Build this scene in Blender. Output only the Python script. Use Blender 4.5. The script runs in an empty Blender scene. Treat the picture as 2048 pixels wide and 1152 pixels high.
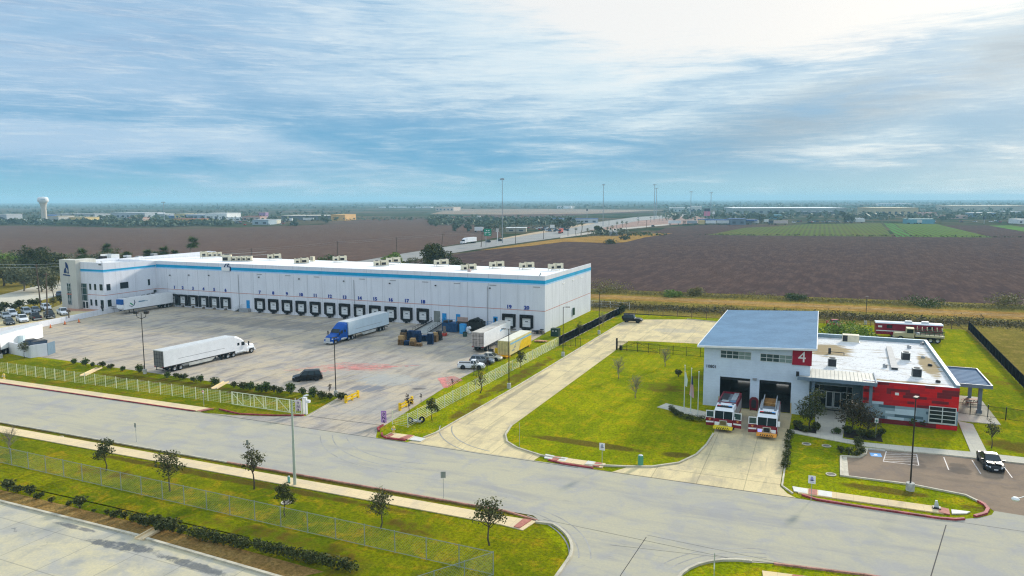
import bpy, math, random
from mathutils import Vector, Matrix
random.seed(7)
sc = bpy.context.scene
C = sc.collection
# ---------------------------------------------------------------- camera
RM = ((0.92152466, -0.04364978, -0.38585878), (0.38830619, 0.11191603, 0.9147093), (-0.00325692, 0.99275853, -0.12008286))
FPX, CAMH = 1463.0, 30.0
cam = bpy.data.objects.new('camera', bpy.data.cameras.new('camera'))
C.objects.link(cam)
cam.matrix_world = Matrix(((RM[0][0], RM[0][1], -RM[0][2], 0), (RM[1][0], RM[1][1], -RM[1][2], 0), (RM[2][0], RM[2][1], -RM[2][2], CAMH), (0, 0, 0, 1)))
cam.data.sensor_width = 36.0
cam.data.lens = FPX / 2048 * 36
cam.data.clip_start = 0.5
cam.data.clip_end = 40000
sc.camera = cam
# ---------------------------------------------------------------- node helper
class NT:
    def __init__(s, tree):
        s.t = tree; s.n = tree.nodes; s.l = tree.links
    def node(s, typ, **k):
        nd = s.n.new(typ)
        for a, b in k.items(): setattr(nd, a, b)
        return nd
    def put(s, sock, v):
        if hasattr(v, 'is_output'): s.l.new(v, sock)
        elif v is not None: sock.default_value = v
    def m(s, op, a, b=None, c=None, clamp=False):
        nd = s.node('ShaderNodeMath', operation=op); nd.use_clamp = clamp
        s.put(nd.inputs[0], a); s.put(nd.inputs[1], b)
        if c is not None: s.put(nd.inputs[2], c)
        return nd.outputs[0]
    def mix(s, f, a, b, blend='MIX'):
        nd = s.node('ShaderNodeMix', data_type='RGBA', blend_type=blend)
        s.put(nd.inputs[0], f); s.put(nd.inputs[6], rgba(a)); s.put(nd.inputs[7], rgba(b))
        return nd.outputs[2]
    def noise(s, vec, scale, detail=3, rough=0.55, dist=0.0, dim='3D'):
        nd = s.node('ShaderNodeTexNoise', noise_dimensions=dim)
        s.put(nd.inputs['Vector'], vec); nd.inputs['Scale'].default_value = scale
        nd.inputs['Detail'].default_value = detail; nd.inputs['Roughness'].default_value = rough
        nd.inputs['Distortion'].default_value = dist
        return nd.outputs['Fac']
    def map(s, vec, scale=(1, 1, 1), loc=(0, 0, 0), rot=(0, 0, 0)):
        nd = s.node('ShaderNodeMapping'); s.put(nd.inputs['Vector'], vec)
        nd.inputs['Location'].default_value = loc; nd.inputs['Rotation'].default_value = rot; nd.inputs['Scale'].default_value = scale
        return nd.outputs[0]
    def step(s, v, lo, hi, a=0.0, b=1.0):
        nd = s.node('ShaderNodeMapRange', interpolation_type='SMOOTHSTEP')
        s.put(nd.inputs[0], v); nd.inputs[1].default_value = lo; nd.inputs[2].default_value = hi
        nd.inputs[3].default_value = a; nd.inputs[4].default_value = b
        return nd.outputs[0]
    def sep(s, vec):
        nd = s.node('ShaderNodeSeparateXYZ'); s.put(nd.inputs[0], vec); return nd.outputs
    def comb(s, x, y, z):
        nd = s.node('ShaderNodeCombineXYZ'); s.put(nd.inputs[0], x); s.put(nd.inputs[1], y); s.put(nd.inputs[2], z); return nd.outputs[0]
def rgba(c):
    if isinstance(c, (tuple, list)) and len(c) == 3: return (c[0], c[1], c[2], 1.0)
    return c
# ---------------------------------------------------------------- sky
SUN_AZ, SUN_EL = math.radians(16), math.radians(21)     # azimuth measured from +Y towards +X
SUNV = Vector((math.sin(SUN_AZ) * math.cos(SUN_EL), math.cos(SUN_AZ) * math.cos(SUN_EL), math.sin(SUN_EL)))
world = bpy.data.worlds.new('World'); sc.world = world; world.use_nodes = True
w = NT(world.node_tree)
for nd in list(w.n): w.n.remove(nd)
out = w.node('ShaderNodeOutputWorld'); bg = w.node('ShaderNodeBackground')
w.l.new(bg.outputs[0], out.inputs[0])
nish = w.node('ShaderNodeTexSky', sky_type='NISHITA'); nish.sun_disc = False
nish.sun_elevation = SUN_EL; nish.sun_rotation = SUN_AZ; nish.air_density = 1.3; nish.dust_density = 1.6
tc = w.node('ShaderNodeTexCoord'); D = tc.outputs['Generated']
dx, dy, dz = w.sep(D)
# axes about the middle of the view: s runs to the right, e upwards
FW = Vector((-0.389, 0.921, 0)); RT = Vector((0.921, 0.389, 0))
sx = w.m('ADD', w.m('MULTIPLY', dx, RT.x), w.m('MULTIPLY', dy, RT.y))
fx = w.m('ADD', w.m('MULTIPLY', dx, FW.x), w.m('MULTIPLY', dy, FW.y))
el = w.m('ARCSINE', dz)
az = w.m('ARCTAN2', sx, fx)
def band(x, c, wd):          # 1 at c, falling to 0 at c +- wd
    return w.step(w.m('ABSOLUTE', w.m('SUBTRACT', x, c)), 0.0, wd, 1.0, 0.0)
vA = w.comb(az, w.m('MULTIPLY', el, 3.4), 0.0)
vA = w.map(vA, rot=(0, 0, 0.10))
vB = w.comb(az, w.m('MULTIPLY', el, 8.0), 0.3)
vB = w.map(vB, rot=(0, 0, 0.16))
vC = w.comb(az, w.m('MULTIPLY', el, 12.0), 0.9)
big = w.noise(vA, 2.6, 5, 0.55, 0.4)
streak = w.noise(vB, 6.0, 9, 0.64, 0.5)
fine = w.noise(vC, 14.0, 8, 0.74, 0.5)
dotn = w.node('ShaderNodeVectorMath', operation='DOT_PRODUCT'); w.l.new(D, dotn.inputs[0]); dotn.inputs[1].default_value = SUNV
K = 1 / 1.28                                     # the picture is exposed 0.35 stops up
def k3(r, g, b): return (r * K, g * K, b * K)
base = w.mix(w.step(el, 0.0, 0.060), k3(0.295, 0.600, 0.750), k3(0.115, 0.400, 0.665))
base = w.mix(w.step(el, 0.05, 0.15), base, k3(0.215, 0.435, 0.680))
veilc = w.mix(w.step(az, -0.55, 0.15), k3(0.44, 0.63, 0.84), k3(0.60, 0.78, 0.90))
mixn = w.m('ADD', w.m('MULTIPLY', big, 0.62), w.m('MULTIPLY', streak, 0.38))
v1 = w.m('ADD', mixn, w.m('MULTIPLY', w.step(el, 0.06, 0.17), 0.17))
v1 = w.m('ADD', v1, w.m('MULTIPLY', w.m('MULTIPLY', band(el, 0.070, 0.030), band(az, -0.60, 0.50)), 0.26))
v1 = w.m('SUBTRACT', v1, w.m('MULTIPLY', w.m('MULTIPLY', band(el, 0.110, 0.035), band(az, -0.45, 0.45)), 0.07))
v1 = w.m('ADD', v1, w.m('MULTIPLY', w.m('SUBTRACT', fine, 0.5), 0.14))
veil = w.step(v1, 0.42, 0.72)
body = w.mix(w.m('MULTIPLY', veil, 0.95), base, veilc)
e2 = w.m('SUBTRACT', el, w.m('MULTIPLY', w.m('SUBTRACT', az, 0.5), 0.25))
grey = w.m('MULTIPLY', w.m('MULTIPLY', band(e2, 0.135, 0.060), w.step(az, 0.10, 0.44)), w.step(mixn, 0.34, 0.54))
body = w.mix(w.m('MULTIPLY', grey, 0.85), body, k3(0.190, 0.330, 0.480))
lav = w.m('MULTIPLY', w.m('MULTIPLY', w.step(el, 0.10, 0.20), w.step(az, -0.15, -0.50)), w.step(streak, 0.40, 0.62))
body = w.mix(w.m('MULTIPLY', lav, 0.60), body, k3(0.255, 0.420, 0.65))
wn = w.m('ADD', w.m('MULTIPLY', streak, 0.48), w.m('MULTIPLY', fine, 0.52))
wn = w.m('ADD', wn, w.m('MULTIPLY', w.m('MULTIPLY', band(az, 0.06, 0.46), w.step(el, 0.06, 0.17)), 0.13))
wn = w.m('ADD', wn, w.m('MULTIPLY', w.m('MULTIPLY', band(el, 0.056, 0.012), band(az, 0.46, 0.22)), 0.17))
wisp = w.m('MULTIPLY', w.step(wn, 0.46, 0.74), w.step(v1, 0.38, 0.64))
wisp = w.m('MULTIPLY', wisp, w.m('SUBTRACT', 1.0, grey))
body = w.mix(w.m('MULTIPLY', wisp, 0.70), body, k3(0.83, 0.915, 0.955))
lineL = w.m('ADD', 0.180, w.m('MULTIPLY', w.m('SUBTRACT', 0.155, az), 0.36))
lineR = w.m('ADD', 0.176, w.m('MULTIPLY', w.m('MAXIMUM', w.m('SUBTRACT', az, 0.42), 0.0), 0.17))
thr = w.m('SUBTRACT', el, w.m('MAXIMUM', lineL, lineR))
thr = w.m('ADD', thr, w.m('ADD', w.m('MULTIPLY', w.m('SUBTRACT', streak, 0.5), 0.10), w.m('MULTIPLY', w.m('SUBTRACT', fine, 0.5), 0.05)))
glow = w.m('MULTIPLY', w.step(thr, -0.030, 0.030), w.step(dotn.outputs['Value'], 0.60, 0.84))
body = w.mix(glow, body, k3(0.92, 0.925, 0.92))
over = w.m('MAXIMUM', w.step(el, 0.29, 0.62), w.m('MULTIPLY', w.step(w.m('ABSOLUTE', az), 1.0, 1.9), w.step(el, 0.02, 0.25)))     # unseen brightness added overhead and behind to lift the front walls
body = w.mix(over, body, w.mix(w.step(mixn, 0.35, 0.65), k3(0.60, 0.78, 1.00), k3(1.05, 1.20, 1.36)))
scl = w.node('ShaderNodeMix', data_type='RGBA', blend_type='MULTIPLY'); scl.inputs[0].default_value = 1.0
w.l.new(nish.outputs[0], scl.inputs[6]); scl.inputs[7].default_value = (0.09, 0.09, 0.09, 1)
SKYMIX = 0.93
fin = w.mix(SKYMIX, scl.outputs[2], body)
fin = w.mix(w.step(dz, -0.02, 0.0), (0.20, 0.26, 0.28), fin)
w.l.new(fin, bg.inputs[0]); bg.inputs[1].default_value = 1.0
# ---------------------------------------------------------------- sun and exposure
sl = bpy.data.lights.new('sun', 'SUN'); sl.energy = 3.7; sl.angle = math.radians(6.5); sl.color = (1.0, 0.93, 0.82)
sun = bpy.data.objects.new('sun', sl); C.objects.link(sun)
sun.rotation_euler = (-SUNV).to_track_quat('-Z', 'Y').to_euler()
sun.location = (40, 60, 90)
sc.view_settings.view_transform = 'Standard'; sc.view_settings.look = 'None'
sc.view_settings.exposure = 0.35; sc.view_settings.gamma = 1.0
sc.cycles.volume_bounces = 0; sc.cycles.max_bounces = 6; sc.cycles.transparent_max_bounces = 12
sc.cycles.use_denoising = True; sc.cycles.denoising_prefilter = 'NONE'; sc.cycles.denoising_input_passes = 'RGB_ALBEDO_NORMAL'; sc.cycles.pixel_filter_type = 'BLACKMAN_HARRIS'; sc.cycles.filter_width = 1.2
# ---------------------------------------------------------------- ground position of a point of the photograph
def ray(px, py):
    c = ((px - 1024) / FPX, -(py - 576) / FPX, 1.0)
    return Vector([sum(RM[i][k] * c[k] for k in range(3)) for i in range(3)])
def G(px, py, z=0.0):
    d = ray(px, py); t = (z - CAMH) / d.z
    return Vector((d.x * t, d.y * t, z))
def onY(px, py, Y):
    d = ray(px, py); t = Y / d.y
    return Vector((d.x * t, Y, CAMH + d.z * t))
def hgt(px, py, p):          # height of what shows at row py above ground point p
    d = ray(px, py); r = math.hypot(p.x, p.y); return CAMH + d.z * r / math.hypot(d.x, d.y)
# ---------------------------------------------------------------- materials
MATS = {}
def pmat(name, col, rough=0.6, metal=0.0, var=0.12, scale=1.5, spec=0.18, emit=None, coat=0.0, bump=0.0):
    if name in MATS: return MATS[name]
    m = bpy.data.materials.new(name); m.use_nodes = True; t = NT(m.node_tree)
    b = t.n['Principled BSDF']
    b.inputs['Roughness'].default_value = rough; b.inputs['Metallic'].default_value = metal
    b.inputs['Specular IOR Level'].default_value = spec
    if coat: b.inputs['Coat Weight'].default_value = coat; b.inputs['Coat Roughness'].default_value = 0.08
    if var > 0:
        co = t.node('ShaderNodeTexCoord').outputs['Object']
        n1 = t.noise(co, scale, 4, 0.6); n2 = t.noise(co, scale * 9, 3, 0.6)
        f = t.m('ADD', t.m('MULTIPLY', n1, 0.65), t.m('MULTIPLY', n2, 0.35))
        lo = tuple(x * (1 - var) for x in col); hi = tuple(min(1, x * (1 + var)) for x in col)
        t.l.new(t.mix(t.step(f, 0.35, 0.65), lo, hi), b.inputs['Base Color'])
        if bump:
            bp = t.node('ShaderNodeBump'); bp.inputs['Strength'].default_value = bump; t.l.new(n2, bp.inputs['Height']); t.l.new(bp.outputs[0], b.inputs['Normal'])
    else: b.inputs['Base Color'].default_value = rgba(col)
    if emit: b.inputs['Emission Color'].default_value = rgba(emit[0]); b.inputs['Emission Strength'].default_value = emit[1]
    MATS[name] = m
    return m
def glass(name='dark_glass', col=(0.010, 0.018, 0.022), rough=0.1):
    return pmat(name, col, rough, 0.0, 0.0, spec=0.3)
# ---------------------------------------------------------------- mesh building
class MB:
    def __init__(s, M=None): s.v = []; s.f = []; s.mi = []; s.M = M
    def add(s, vs, fs, mi=0):
        o = len(s.v)
        s.v += [tuple(s.M @ Vector(v)) if s.M else tuple(v) for v in vs]
        s.f += [tuple(i + o for i in f) for f in fs]; s.mi += [mi] * len(fs)
        return s
    def box(s, x0, y0, z0, x1, y1, z1, mi=0):
        vs = [(x0, y0, z0), (x1, y0, z0), (x1, y1, z0), (x0, y1, z0), (x0, y0, z1), (x1, y0, z1), (x1, y1, z1), (x0, y1, z1)]
        return s.add(vs, [(0, 3, 2, 1), (4, 5, 6, 7), (0, 1, 5, 4), (1, 2, 6, 5), (2, 3, 7, 6), (3, 0, 4, 7)], mi)
    def hexa(s, vs, mi=0):     # 4 lower, 4 upper
        return s.add(vs, [(0, 3, 2, 1), (4, 5, 6, 7), (0, 1, 5, 4), (1, 2, 6, 5), (2, 3, 7, 6), (3, 0, 4, 7)], mi)
    def bar(s, p, q, wd, h=None, mi=0):       # square bar p->q
        return s.tube(p, q, wd / 1.414, wd / 1.414, 4, mi)
    def tube(s, p, q, r0, r1=None, n=8, mi=0, caps=True):
        r1 = r0 if r1 is None else r1; p = Vector(p); q = Vector(q); d = (q - p).normalized()
        a = d.orthogonal().normalized() if abs(d.z) < 0.99 else Vector((1, 0, 0)); b = d.cross(a)
        if n == 4: a, b = (a + b).normalized(), (b - a).normalized()
        vs = []
        for c, r in ((p, r0), (q, r1)):
            for i in range(n):
                t = 2 * math.pi * i / n; vs.append(c + a * (math.cos(t) * r) + b * (math.sin(t) * r))
        fs = [(i, (i + 1) % n, n + (i + 1) % n, n + i) for i in range(n)]
        if caps: fs += [tuple(range(n - 1, -1, -1)), tuple(range(n, 2 * n))]
        return s.add(vs, fs, mi)
    def lathe(s, prof, n=12, mi=0, c=(0, 0, 0)):   # profile of (r, z)
        vs = []; k = len(prof)
        for i in range(n):
            t = 2 * math.pi * i / n
            for r, z in prof: vs.append((c[0] + r * math.cos(t), c[1] + r * math.sin(t), c[2] + z))
        fs = [(i * k + j, ((i + 1) % n) * k + j, ((i + 1) % n) * k + j + 1, i * k + j + 1) for i in range(n) for j in range(k - 1)]
        return s.add(vs, fs, mi)
    def prism(s, poly, z0, z1, mi=0):
        n = len(poly); a = sum(poly[i][0] * poly[(i + 1) % n][1] - poly[(i + 1) % n][0] * poly[i][1] for i in range(n))
        if a < 0: poly = poly[::-1]
        vs = [(p[0], p[1], z0) for p in poly] + [(p[0], p[1], z1) for p in poly]
        fs = [tuple(range(n - 1, -1, -1)), tuple(range(n, 2 * n))] + [(i, (i + 1) % n, n + (i + 1) % n, n + i) for i in range(n)]
        return s.add(vs, fs, mi)
    def sheet(s, poly, z, mi=0):
        n = len(poly); a = sum(poly[i][0] * poly[(i + 1) % n][1] - poly[(i + 1) % n][0] * poly[i][1] for i in range(n))
        if a < 0: poly = poly[::-1]
        return s.add([(p[0], p[1], z) for p in poly], [tuple(range(n))], mi)
    def side(s, prof, y0, y1, mi=0):       # a profile of (x, z) stretched over y
        n = len(prof); a = sum(prof[i][0] * prof[(i + 1) % n][1] - prof[(i + 1) % n][0] * prof[i][1] for i in range(n))
        if a > 0: prof = prof[::-1]
        vs = [(x, y0, z) for x, z in prof] + [(x, y1, z) for x, z in prof]
        fs = [tuple(range(n - 1, -1, -1)), tuple(range(n, 2 * n))] + [(i, (i + 1) % n, n + (i + 1) % n, n + i) for i in range(n)]
        return s.add(vs, fs, mi)
    def loft(s, rings, mi=0, caps=True):
        n = len(rings[0]); vs = [v for r in rings for v in r]
        fs = [(k * n + i, k * n + (i + 1) % n, (k + 1) * n + (i + 1) % n, (k + 1) * n + i) for k in range(len(rings) - 1) for i in range(n)]
        if caps: fs += [tuple(range(n - 1, -1, -1)), tuple(range((len(rings) - 1) * n, len(rings) * n))]
        return s.add(vs, fs, mi)
    def mesh(s, name, mats, smooth=False):
        me = bpy.data.meshes.new(name); me.from_pydata(s.v, [], s.f); 
        for m in (mats if isinstance(mats, (list, tuple)) else [mats]): me.materials.append(m)
        me.polygons.foreach_set('material_index', s.mi)
        if smooth: me.polygons.foreach_set('use_smooth', [True] * len(s.f))
        me.update(); return me
    def build(s, name, mats, parent=None, smooth=False):
        return obj(name, s.mesh(name, mats, smooth), parent)
def obj(name, data, parent=None, loc=None, rz=None):
    o = bpy.data.objects.new(name, data); C.objects.link(o)
    if parent: o.parent = parent
    if loc is not None: o.location = loc
    if rz is not None: o.rotation_euler = (0, 0, rz)
    return o
def tag(o, label=None, cat=None, group=None, kind=None):
    if label: o['label'] = label
    if cat: o['category'] = cat
    if group: o['group'] = group
    if kind: o['kind'] = kind
    return o
def thing(name, label, cat, loc=(0, 0, 0), rz=0.0, group=None):
    o = obj(name, None, None, loc, rz); o.empty_display_size = 0.5
    return tag(o, label, cat, group)
def struct(name, mb, mats): return tag(mb.build(name, mats), kind='structure')
def copy_tree(o, parent=None):
    c = o.copy(); C.objects.link(c)
    if parent: c.parent = parent
    for ch in [x for x in KIDS(o)]: copy_tree(ch, c)
    return c
def KIDS(o): return list(o.children)
def dup(root, label, loc, rz=0.0, scale=1.0, group=None):
    c = copy_tree(root); c.location = loc; c.rotation_euler = (0, 0, rz)
    if scale != 1.0: c.scale = (scale,) * 3
    c['label'] = label
    if group: c['group'] = group
    return c
def text_mesh(body, size, depth=0.01, bold=0.0, align='CENTER'):
    cu = bpy.data.curves.new('lettering', 'FONT'); cu.body = body; cu.size = size; cu.extrude = depth; cu.offset = bold
    cu.align_x = align; cu.align_y = 'CENTER'; cu.resolution_u = 3
    o = bpy.data.objects.new('lettering', cu); C.objects.link(o); dg = bpy.context.evaluated_depsgraph_get()
    me = bpy.data.meshes.new_from_object(o.evaluated_get(dg)); bpy.data.objects.remove(o); bpy.data.curves.remove(cu)
    return me
def lettering(name, body, size, mat, parent, loc, rot=(math.pi / 2, 0, 0), depth=0.02, bold=0.0, sx=1.0):
    me = text_mesh(body, size, depth, bold); me.materials.clear(); me.materials.append(mat)
    o = obj(name, me, parent, loc); o.rotation_euler = rot; o.scale = (sx, 1, 1); return o
def arc(c, r, a0, a1, n=8):
    return [(c[0] + r * math.cos(math.radians(a0 + (a1 - a0) * i / n)), c[1] + r * math.sin(math.radians(a0 + (a1 - a0) * i / n))) for i in range(n + 1)]
def px(*pts): return [tuple(G(a, b))[:2] for a, b in pts]
def strip(pts, wd, off=0.0):       # a band of width wd to the left of a polyline
    L, R_ = [], []
    for i, p in enumerate(pts):
        a = Vector(pts[max(i - 1, 0)]); b = Vector(pts[min(i + 1, len(pts) - 1)]); d = (b - a).normalized(); nn = Vector((-d.y, d.x))
        L.append(Vector(p) + nn * (wd + off)); R_.append(Vector(p) + nn * off)
    return L, R_
def kerb(name, pts, mat, wd=0.18, h=0.15, mb=None):
    b = mb or MB(); L, R_ = strip(pts, wd, -wd / 2)
    rings = [[(l.x, l.y, -0.05), (l.x, l.y, h), (r.x, r.y, h), (r.x, r.y, -0.05)] for l, r in zip(L, R_)]
    b.loft(rings)
    return b
# ================================================================ ground materials
def gmat(name):
    m = bpy.data.materials.new(name); m.use_nodes = True; t = NT(m.node_tree)
    b = t.n['Principled BSDF']; b.inputs['Roughness'].default_value = 0.95; b.inputs['Specular IOR Level'].default_value = 0.0
    return m, t, b, t.node('ShaderNodeTexCoord').outputs['Object']
def blob(t, P, x, y, rx, ry, rot=0.0):       # soft elliptic patch, 1 inside
    v = t.map(t.map(P, loc=(-x, -y, 0)), rot=(0, 0, -rot)); v = t.map(v, scale=(1 / rx, 1 / ry, 0))
    ln = t.node('ShaderNodeVectorMath', operation='LENGTH'); t.l.new(v, ln.inputs[0])
    return t.step(ln.outputs['Value'], 0.4, 1.0, 1.0, 0.0)
def bumped(t, b, h, strength, dist=0.05):
    bp = t.node('ShaderNodeBump'); bp.inputs['Strength'].default_value = strength; bp.inputs['Distance'].default_value = dist
    t.l.new(h, bp.inputs['Height']); t.l.new(bp.outputs[0], b.inputs['Normal'])
def grass_mat(name, bright, mid, dry, dead, patches=(), bare=0.5):
    m, t, b, P = gmat(name)
    n1 = t.noise(P, 0.06, 5, 0.6, 0.6); n2 = t.noise(P, 0.45, 5, 0.65, 0.8); n3 = t.noise(P, 3.2, 4, 0.7); n4 = t.noise(P, 9.0, 2, 0.7)
    mow = t.noise(t.map(P, scale=(1.3, 0.05, 1), rot=(0, 0, 0.45)), 1.0, 2)
    c = t.mix(t.step(t.m('ADD', t.m('MULTIPLY', n1, 0.6), t.m('MULTIPLY', n2, 0.4)), 0.36, 0.62), mid, bright)
    c = t.mix(t.m('MULTIPLY', t.step(n2, 0.50, 0.66), 0.8), c, dry); n6 = t.noise(P, 1.1, 5, 0.75, 0.5)
    c = t.mix(t.m('MULTIPLY', t.step(n6, 0.53, 0.68), 0.6), c, mid); c = t.mix(t.m('MULTIPLY', t.step(n6, 0.47, 0.34), 0.35), c, dead)
    c = t.mix(t.m('MULTIPLY', t.step(mow, 0.46, 0.58), 0.32), c, mid)
    pm = None
    for p in patches:
        k = blob(t, P, *p[:5]); k = t.m('MULTIPLY', k, p[5] if len(p) > 5 else 1.0)
        pm = k if pm is None else t.m('MAXIMUM', pm, k)
    if pm is not None:
        k = t.m('ADD', pm, t.m('MULTIPLY', t.m('SUBTRACT', t.m('ADD', t.m('MULTIPLY', n2, 0.65), t.m('MULTIPLY', n3, 0.35)), 0.5), 3.6))
        c = t.mix(t.m('MULTIPLY', t.step(k, 0.35, 0.95), 0.85), c, dead)
    k = t.m('ADD', t.m('MULTIPLY', n3, 0.72), t.m('MULTIPLY', n4, 0.28))
    c = t.mix(t.step(k, 0.40, 0.57), t.mix(0.50, c, (0.035, 0.036, 0.006)), c)
    t.l.new(c, b.inputs['Base Color']); bumped(t, b, k, 0.9, 0.12)
    return m
def concrete_mat(name, col, warm, dark, joint=0.0, stretch=(1, 1), stain=0.5, blobs=(), red=(), streakrot=0.0, jrot=0.0):
    m, t, b, P = gmat(name); b.inputs['Roughness'].default_value = 0.75; b.inputs['Specular IOR Level'].default_value = 0.0
    n1 = t.noise(P, 0.05, 4, 0.6, 0.5); n2 = t.noise(t.map(t.map(P, rot=(0, 0, streakrot)), scale=(stretch[0], stretch[1], 1)), 0.35, 6, 0.68, 0.4); n3 = t.noise(P, 4.0, 4, 0.7)
    n4 = t.noise(t.map(t.map(P, rot=(0, 0, streakrot)), scale=(stretch[0] * 1.3, stretch[1] * 0.6, 1), loc=(9, 4, 0)), 0.8, 5, 0.7, 0.5)
    n7 = t.noise(t.map(P, loc=(31, 17, 0)), 0.28, 5, 0.65, 0.4); c = t.mix(t.step(t.m('ADD', t.m('MULTIPLY', n1, 0.5), t.m('MULTIPLY', n7, 0.5)), 0.40, 0.60), col, warm); c = t.mix(t.m('MULTIPLY', t.step(n7, 0.50, 0.36), 0.35), c, tuple(x * y for x, y in zip(dark, (1.05, 1.08, 1.25))))
    c = t.mix(t.m('MULTIPLY', t.step(n2, 0.46, 0.68), stain), c, dark)
    c = t.mix(t.m('MULTIPLY', t.step(n4, 0.58, 0.72), stain * 0.7), c, warm)
    n8 = t.noise(t.map(t.map(P, rot=(0, 0, streakrot)), scale=(stretch[0], stretch[1], 1)), 1.1, 5, 0.7, 0.6)
    for bl in blobs:
        k = t.m('ADD', blob(t, P, *bl[:5]), t.m('MULTIPLY', t.m('SUBTRACT', t.m('ADD', t.m('MULTIPLY', n8, 0.5), t.m('ADD', t.m('MULTIPLY', n2, 0.2), t.m('MULTIPLY', n4, 0.3))), 0.5), 4.4))
        c = t.mix(t.m('MULTIPLY', t.step(k, 0.35, 0.95), bl[5]), c, bl[6])
    for rp in red:
        st = t.noise(t.map(t.map(P, rot=(0, 0, rp[7])), scale=(0.25, 3.0, 1)), 1.2, 3, 0.6)
        k = t.m('MULTIPLY', t.step(t.m('ADD', blob(t, P, *rp[:5]), t.m('MULTIPLY', t.m('SUBTRACT', n4, 0.5), 2.2)), 0.35, 0.8), t.step(st, 0.34, 0.58))
        c = t.mix(t.m('MULTIPLY', k, rp[5]), c, rp[6])
    if joint:
        ex, ey, _ = t.sep(t.map(P, rot=(0, 0, jrot)))
        for e, off in ((ex, 0.3), (ey, 1.1)):
            f = t.m('ABSOLUTE', t.m('SUBTRACT', t.m('FRACT', t.m('ADD', t.m('DIVIDE', e, joint), off)), 0.5))
            c = t.mix(t.m('MULTIPLY', t.step(f, 0.486, 0.498), 0.5), c, tuple(x * 0.45 for x in dark))
    c = t.mix(t.m('MULTIPLY', t.step(n3, 0.35, 0.62), 0.26), c, dark); n5 = t.noise(t.map(t.map(P, rot=(0, 0, streakrot)), scale=(stretch[0], stretch[1], 1)), 1.7, 5, 0.75)
    c = t.mix(t.m('MULTIPLY', t.step(n5, 0.62, 0.70), stain * 0.7), c, tuple(x * 0.6 for x in dark))
    t.l.new(c, b.inputs['Base Color']); bumped(t, b, n3, 0.15, 0.02)
    return m
G_BRIGHT, G_MID, G_DRY, G_DEAD = (0.37, 0.375, 0.002), (0.175, 0.225, 0.002), (0.46, 0.33, 0.008), (0.125, 0.085, 0.018)
M_lawn = grass_mat('lawn_grass', G_BRIGHT, G_MID, G_DRY, G_DEAD, [
    (-26, 84.3, 12, 1.5, -0.03), (-14.5, 84.5, 2.6, 1.4, 0.2), (-22.5, 115, 5.5, 4.5, 0.0, 0.7), (-17, 124, 3.5, 4, 0, 0.75), (-31.5, 128, 4, 1.2, 0, 0.4),  # two round patches left of the station paint its shade in brown
    (7, 82.0, 6.5, 1.4, 0.0), (15, 80.2, 2.2, 1.2, 0.0, 0.7), (23, 103, 4.5, 3.5, 0.0),
    (-46.4, 112, 2.2, 26, 0.0, 0.8), (-45.8, 92, 1.6, 9, 0.0, 0.7), 
    (-30, 62, 14, 0.9, 0, 0.9), (-60, 59.0, 30, 0.7, 0, 0.8), (-90, 61.9, 44, 0.5, 0, 1.0), (-45, 61.9, 30, 0.5, 0, 1.0), (-45, 49.5, 14, 1.4, 0, .55), (-36, 47, 6, 3, 0, 0.55),
    (-100, 87.3, 22, 1.5, 0.0, 0.75), (-80, 86.5, 10, 1.3, 0.0, 0.7), (28, 140, 4, 10, 0.2, 0.5), (24, 150, 3, 5, 0.2, 0.45)])
M_bank = grass_mat('bank_grass', (0.27, 0.265, 0.002), (0.105, 0.145, 0.002), (0.37, 0.24, 0.010), (0.095, 0.062, 0.014), [(-60, 58.4, 34, 1.0, 0, 0.9), (-45, 49.5, 14, 1.6, 0, .6), (-36, 47.5, 6, 3, 0, 0.6), (-70, 55.0, 9, 2, 0.1, .5), (-34, 55.5, 6, 2, 0, .6), (-100, 87.6, 26, 2.2, 0.0, 0.8), (-80, 86.8, 12, 2.0, 0.0, 0.8), (-90, 61.9, 44, 0.6, 0, 1.0), (-45, 61.9, 30, 0.6, 0, 1.0), (-120, 79.6, 40, .8, 0, .5)])
M_wild = grass_mat('wild_grass', (0.30, 0.235, 0.045), (0.19, 0.155, 0.03), (0.37, 0.25, 0.07), (0.12, 0.085, 0.03), [(-215, 170, 20, 12, 0.5, 0.6)])
M_track = grass_mat('dry_verge', (0.46, 0.27, 0.07), (0.30, 0.17, 0.045), (0.55, 0.34, 0.11), (0.17, 0.10, 0.03))
M_bed = grass_mat('mulch_bed', (0.34, 0.22, 0.07), (0.26, 0.15, 0.05), (0.40, 0.26, 0.09), (0.10, 0.06, 0.02))
M_street = concrete_mat('street_concrete', (0.41, 0.385, 0.315), (0.48, 0.435, 0.30), (0.315, 0.30, 0.28), 0, (0.22, 1.3), 0.6)
M_yard = concrete_mat('yard_concrete', (0.43, 0.385, 0.325), (0.54, 0.445, 0.31), (0.245, 0.22, 0.20), 4.6, (1.3, 0.28), 0.85,
    blobs=[(-66, 96.5, 4.2, 3.0, 0.3, 0.75, (0.17, 0.19, 0.23)), (-66, 103, 8, 6, 0, 0.55, (0.40, 0.42, 0.40)), (-58, 99.5, 1.8, 0.9, 0.4, 0.7, (0.08, 0.08, 0.08)), (-67, 91.6, 2.6, 0.8, 0.5, 0.7, (0.10, 0.09, 0.09)), (-92, 133, 9, 2.0, 0.9, 0.7, (0.13, 0.12, 0.115)),
           (-125, 140, 40, 8, 0, 0.6, (0.20, 0.185, 0.17)), (-75, 140, 14, 9, 0, 0.45, (0.20, 0.185, 0.17)), (-63, 118, 8, 12, 0, 0.35, (0.46, 0.42, 0.34)), (-60, 88, 6, 7, 0, 0.4, (0.36, 0.36, 0.345))],  # wide dark dock patches mix stains with painted shade
    red=[(-73.5, 108.5, 6.2, 3.0, 0.25, 0.35, (0.60, 0.26, 0.19), 0.3)], jrot=0.0)
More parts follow.
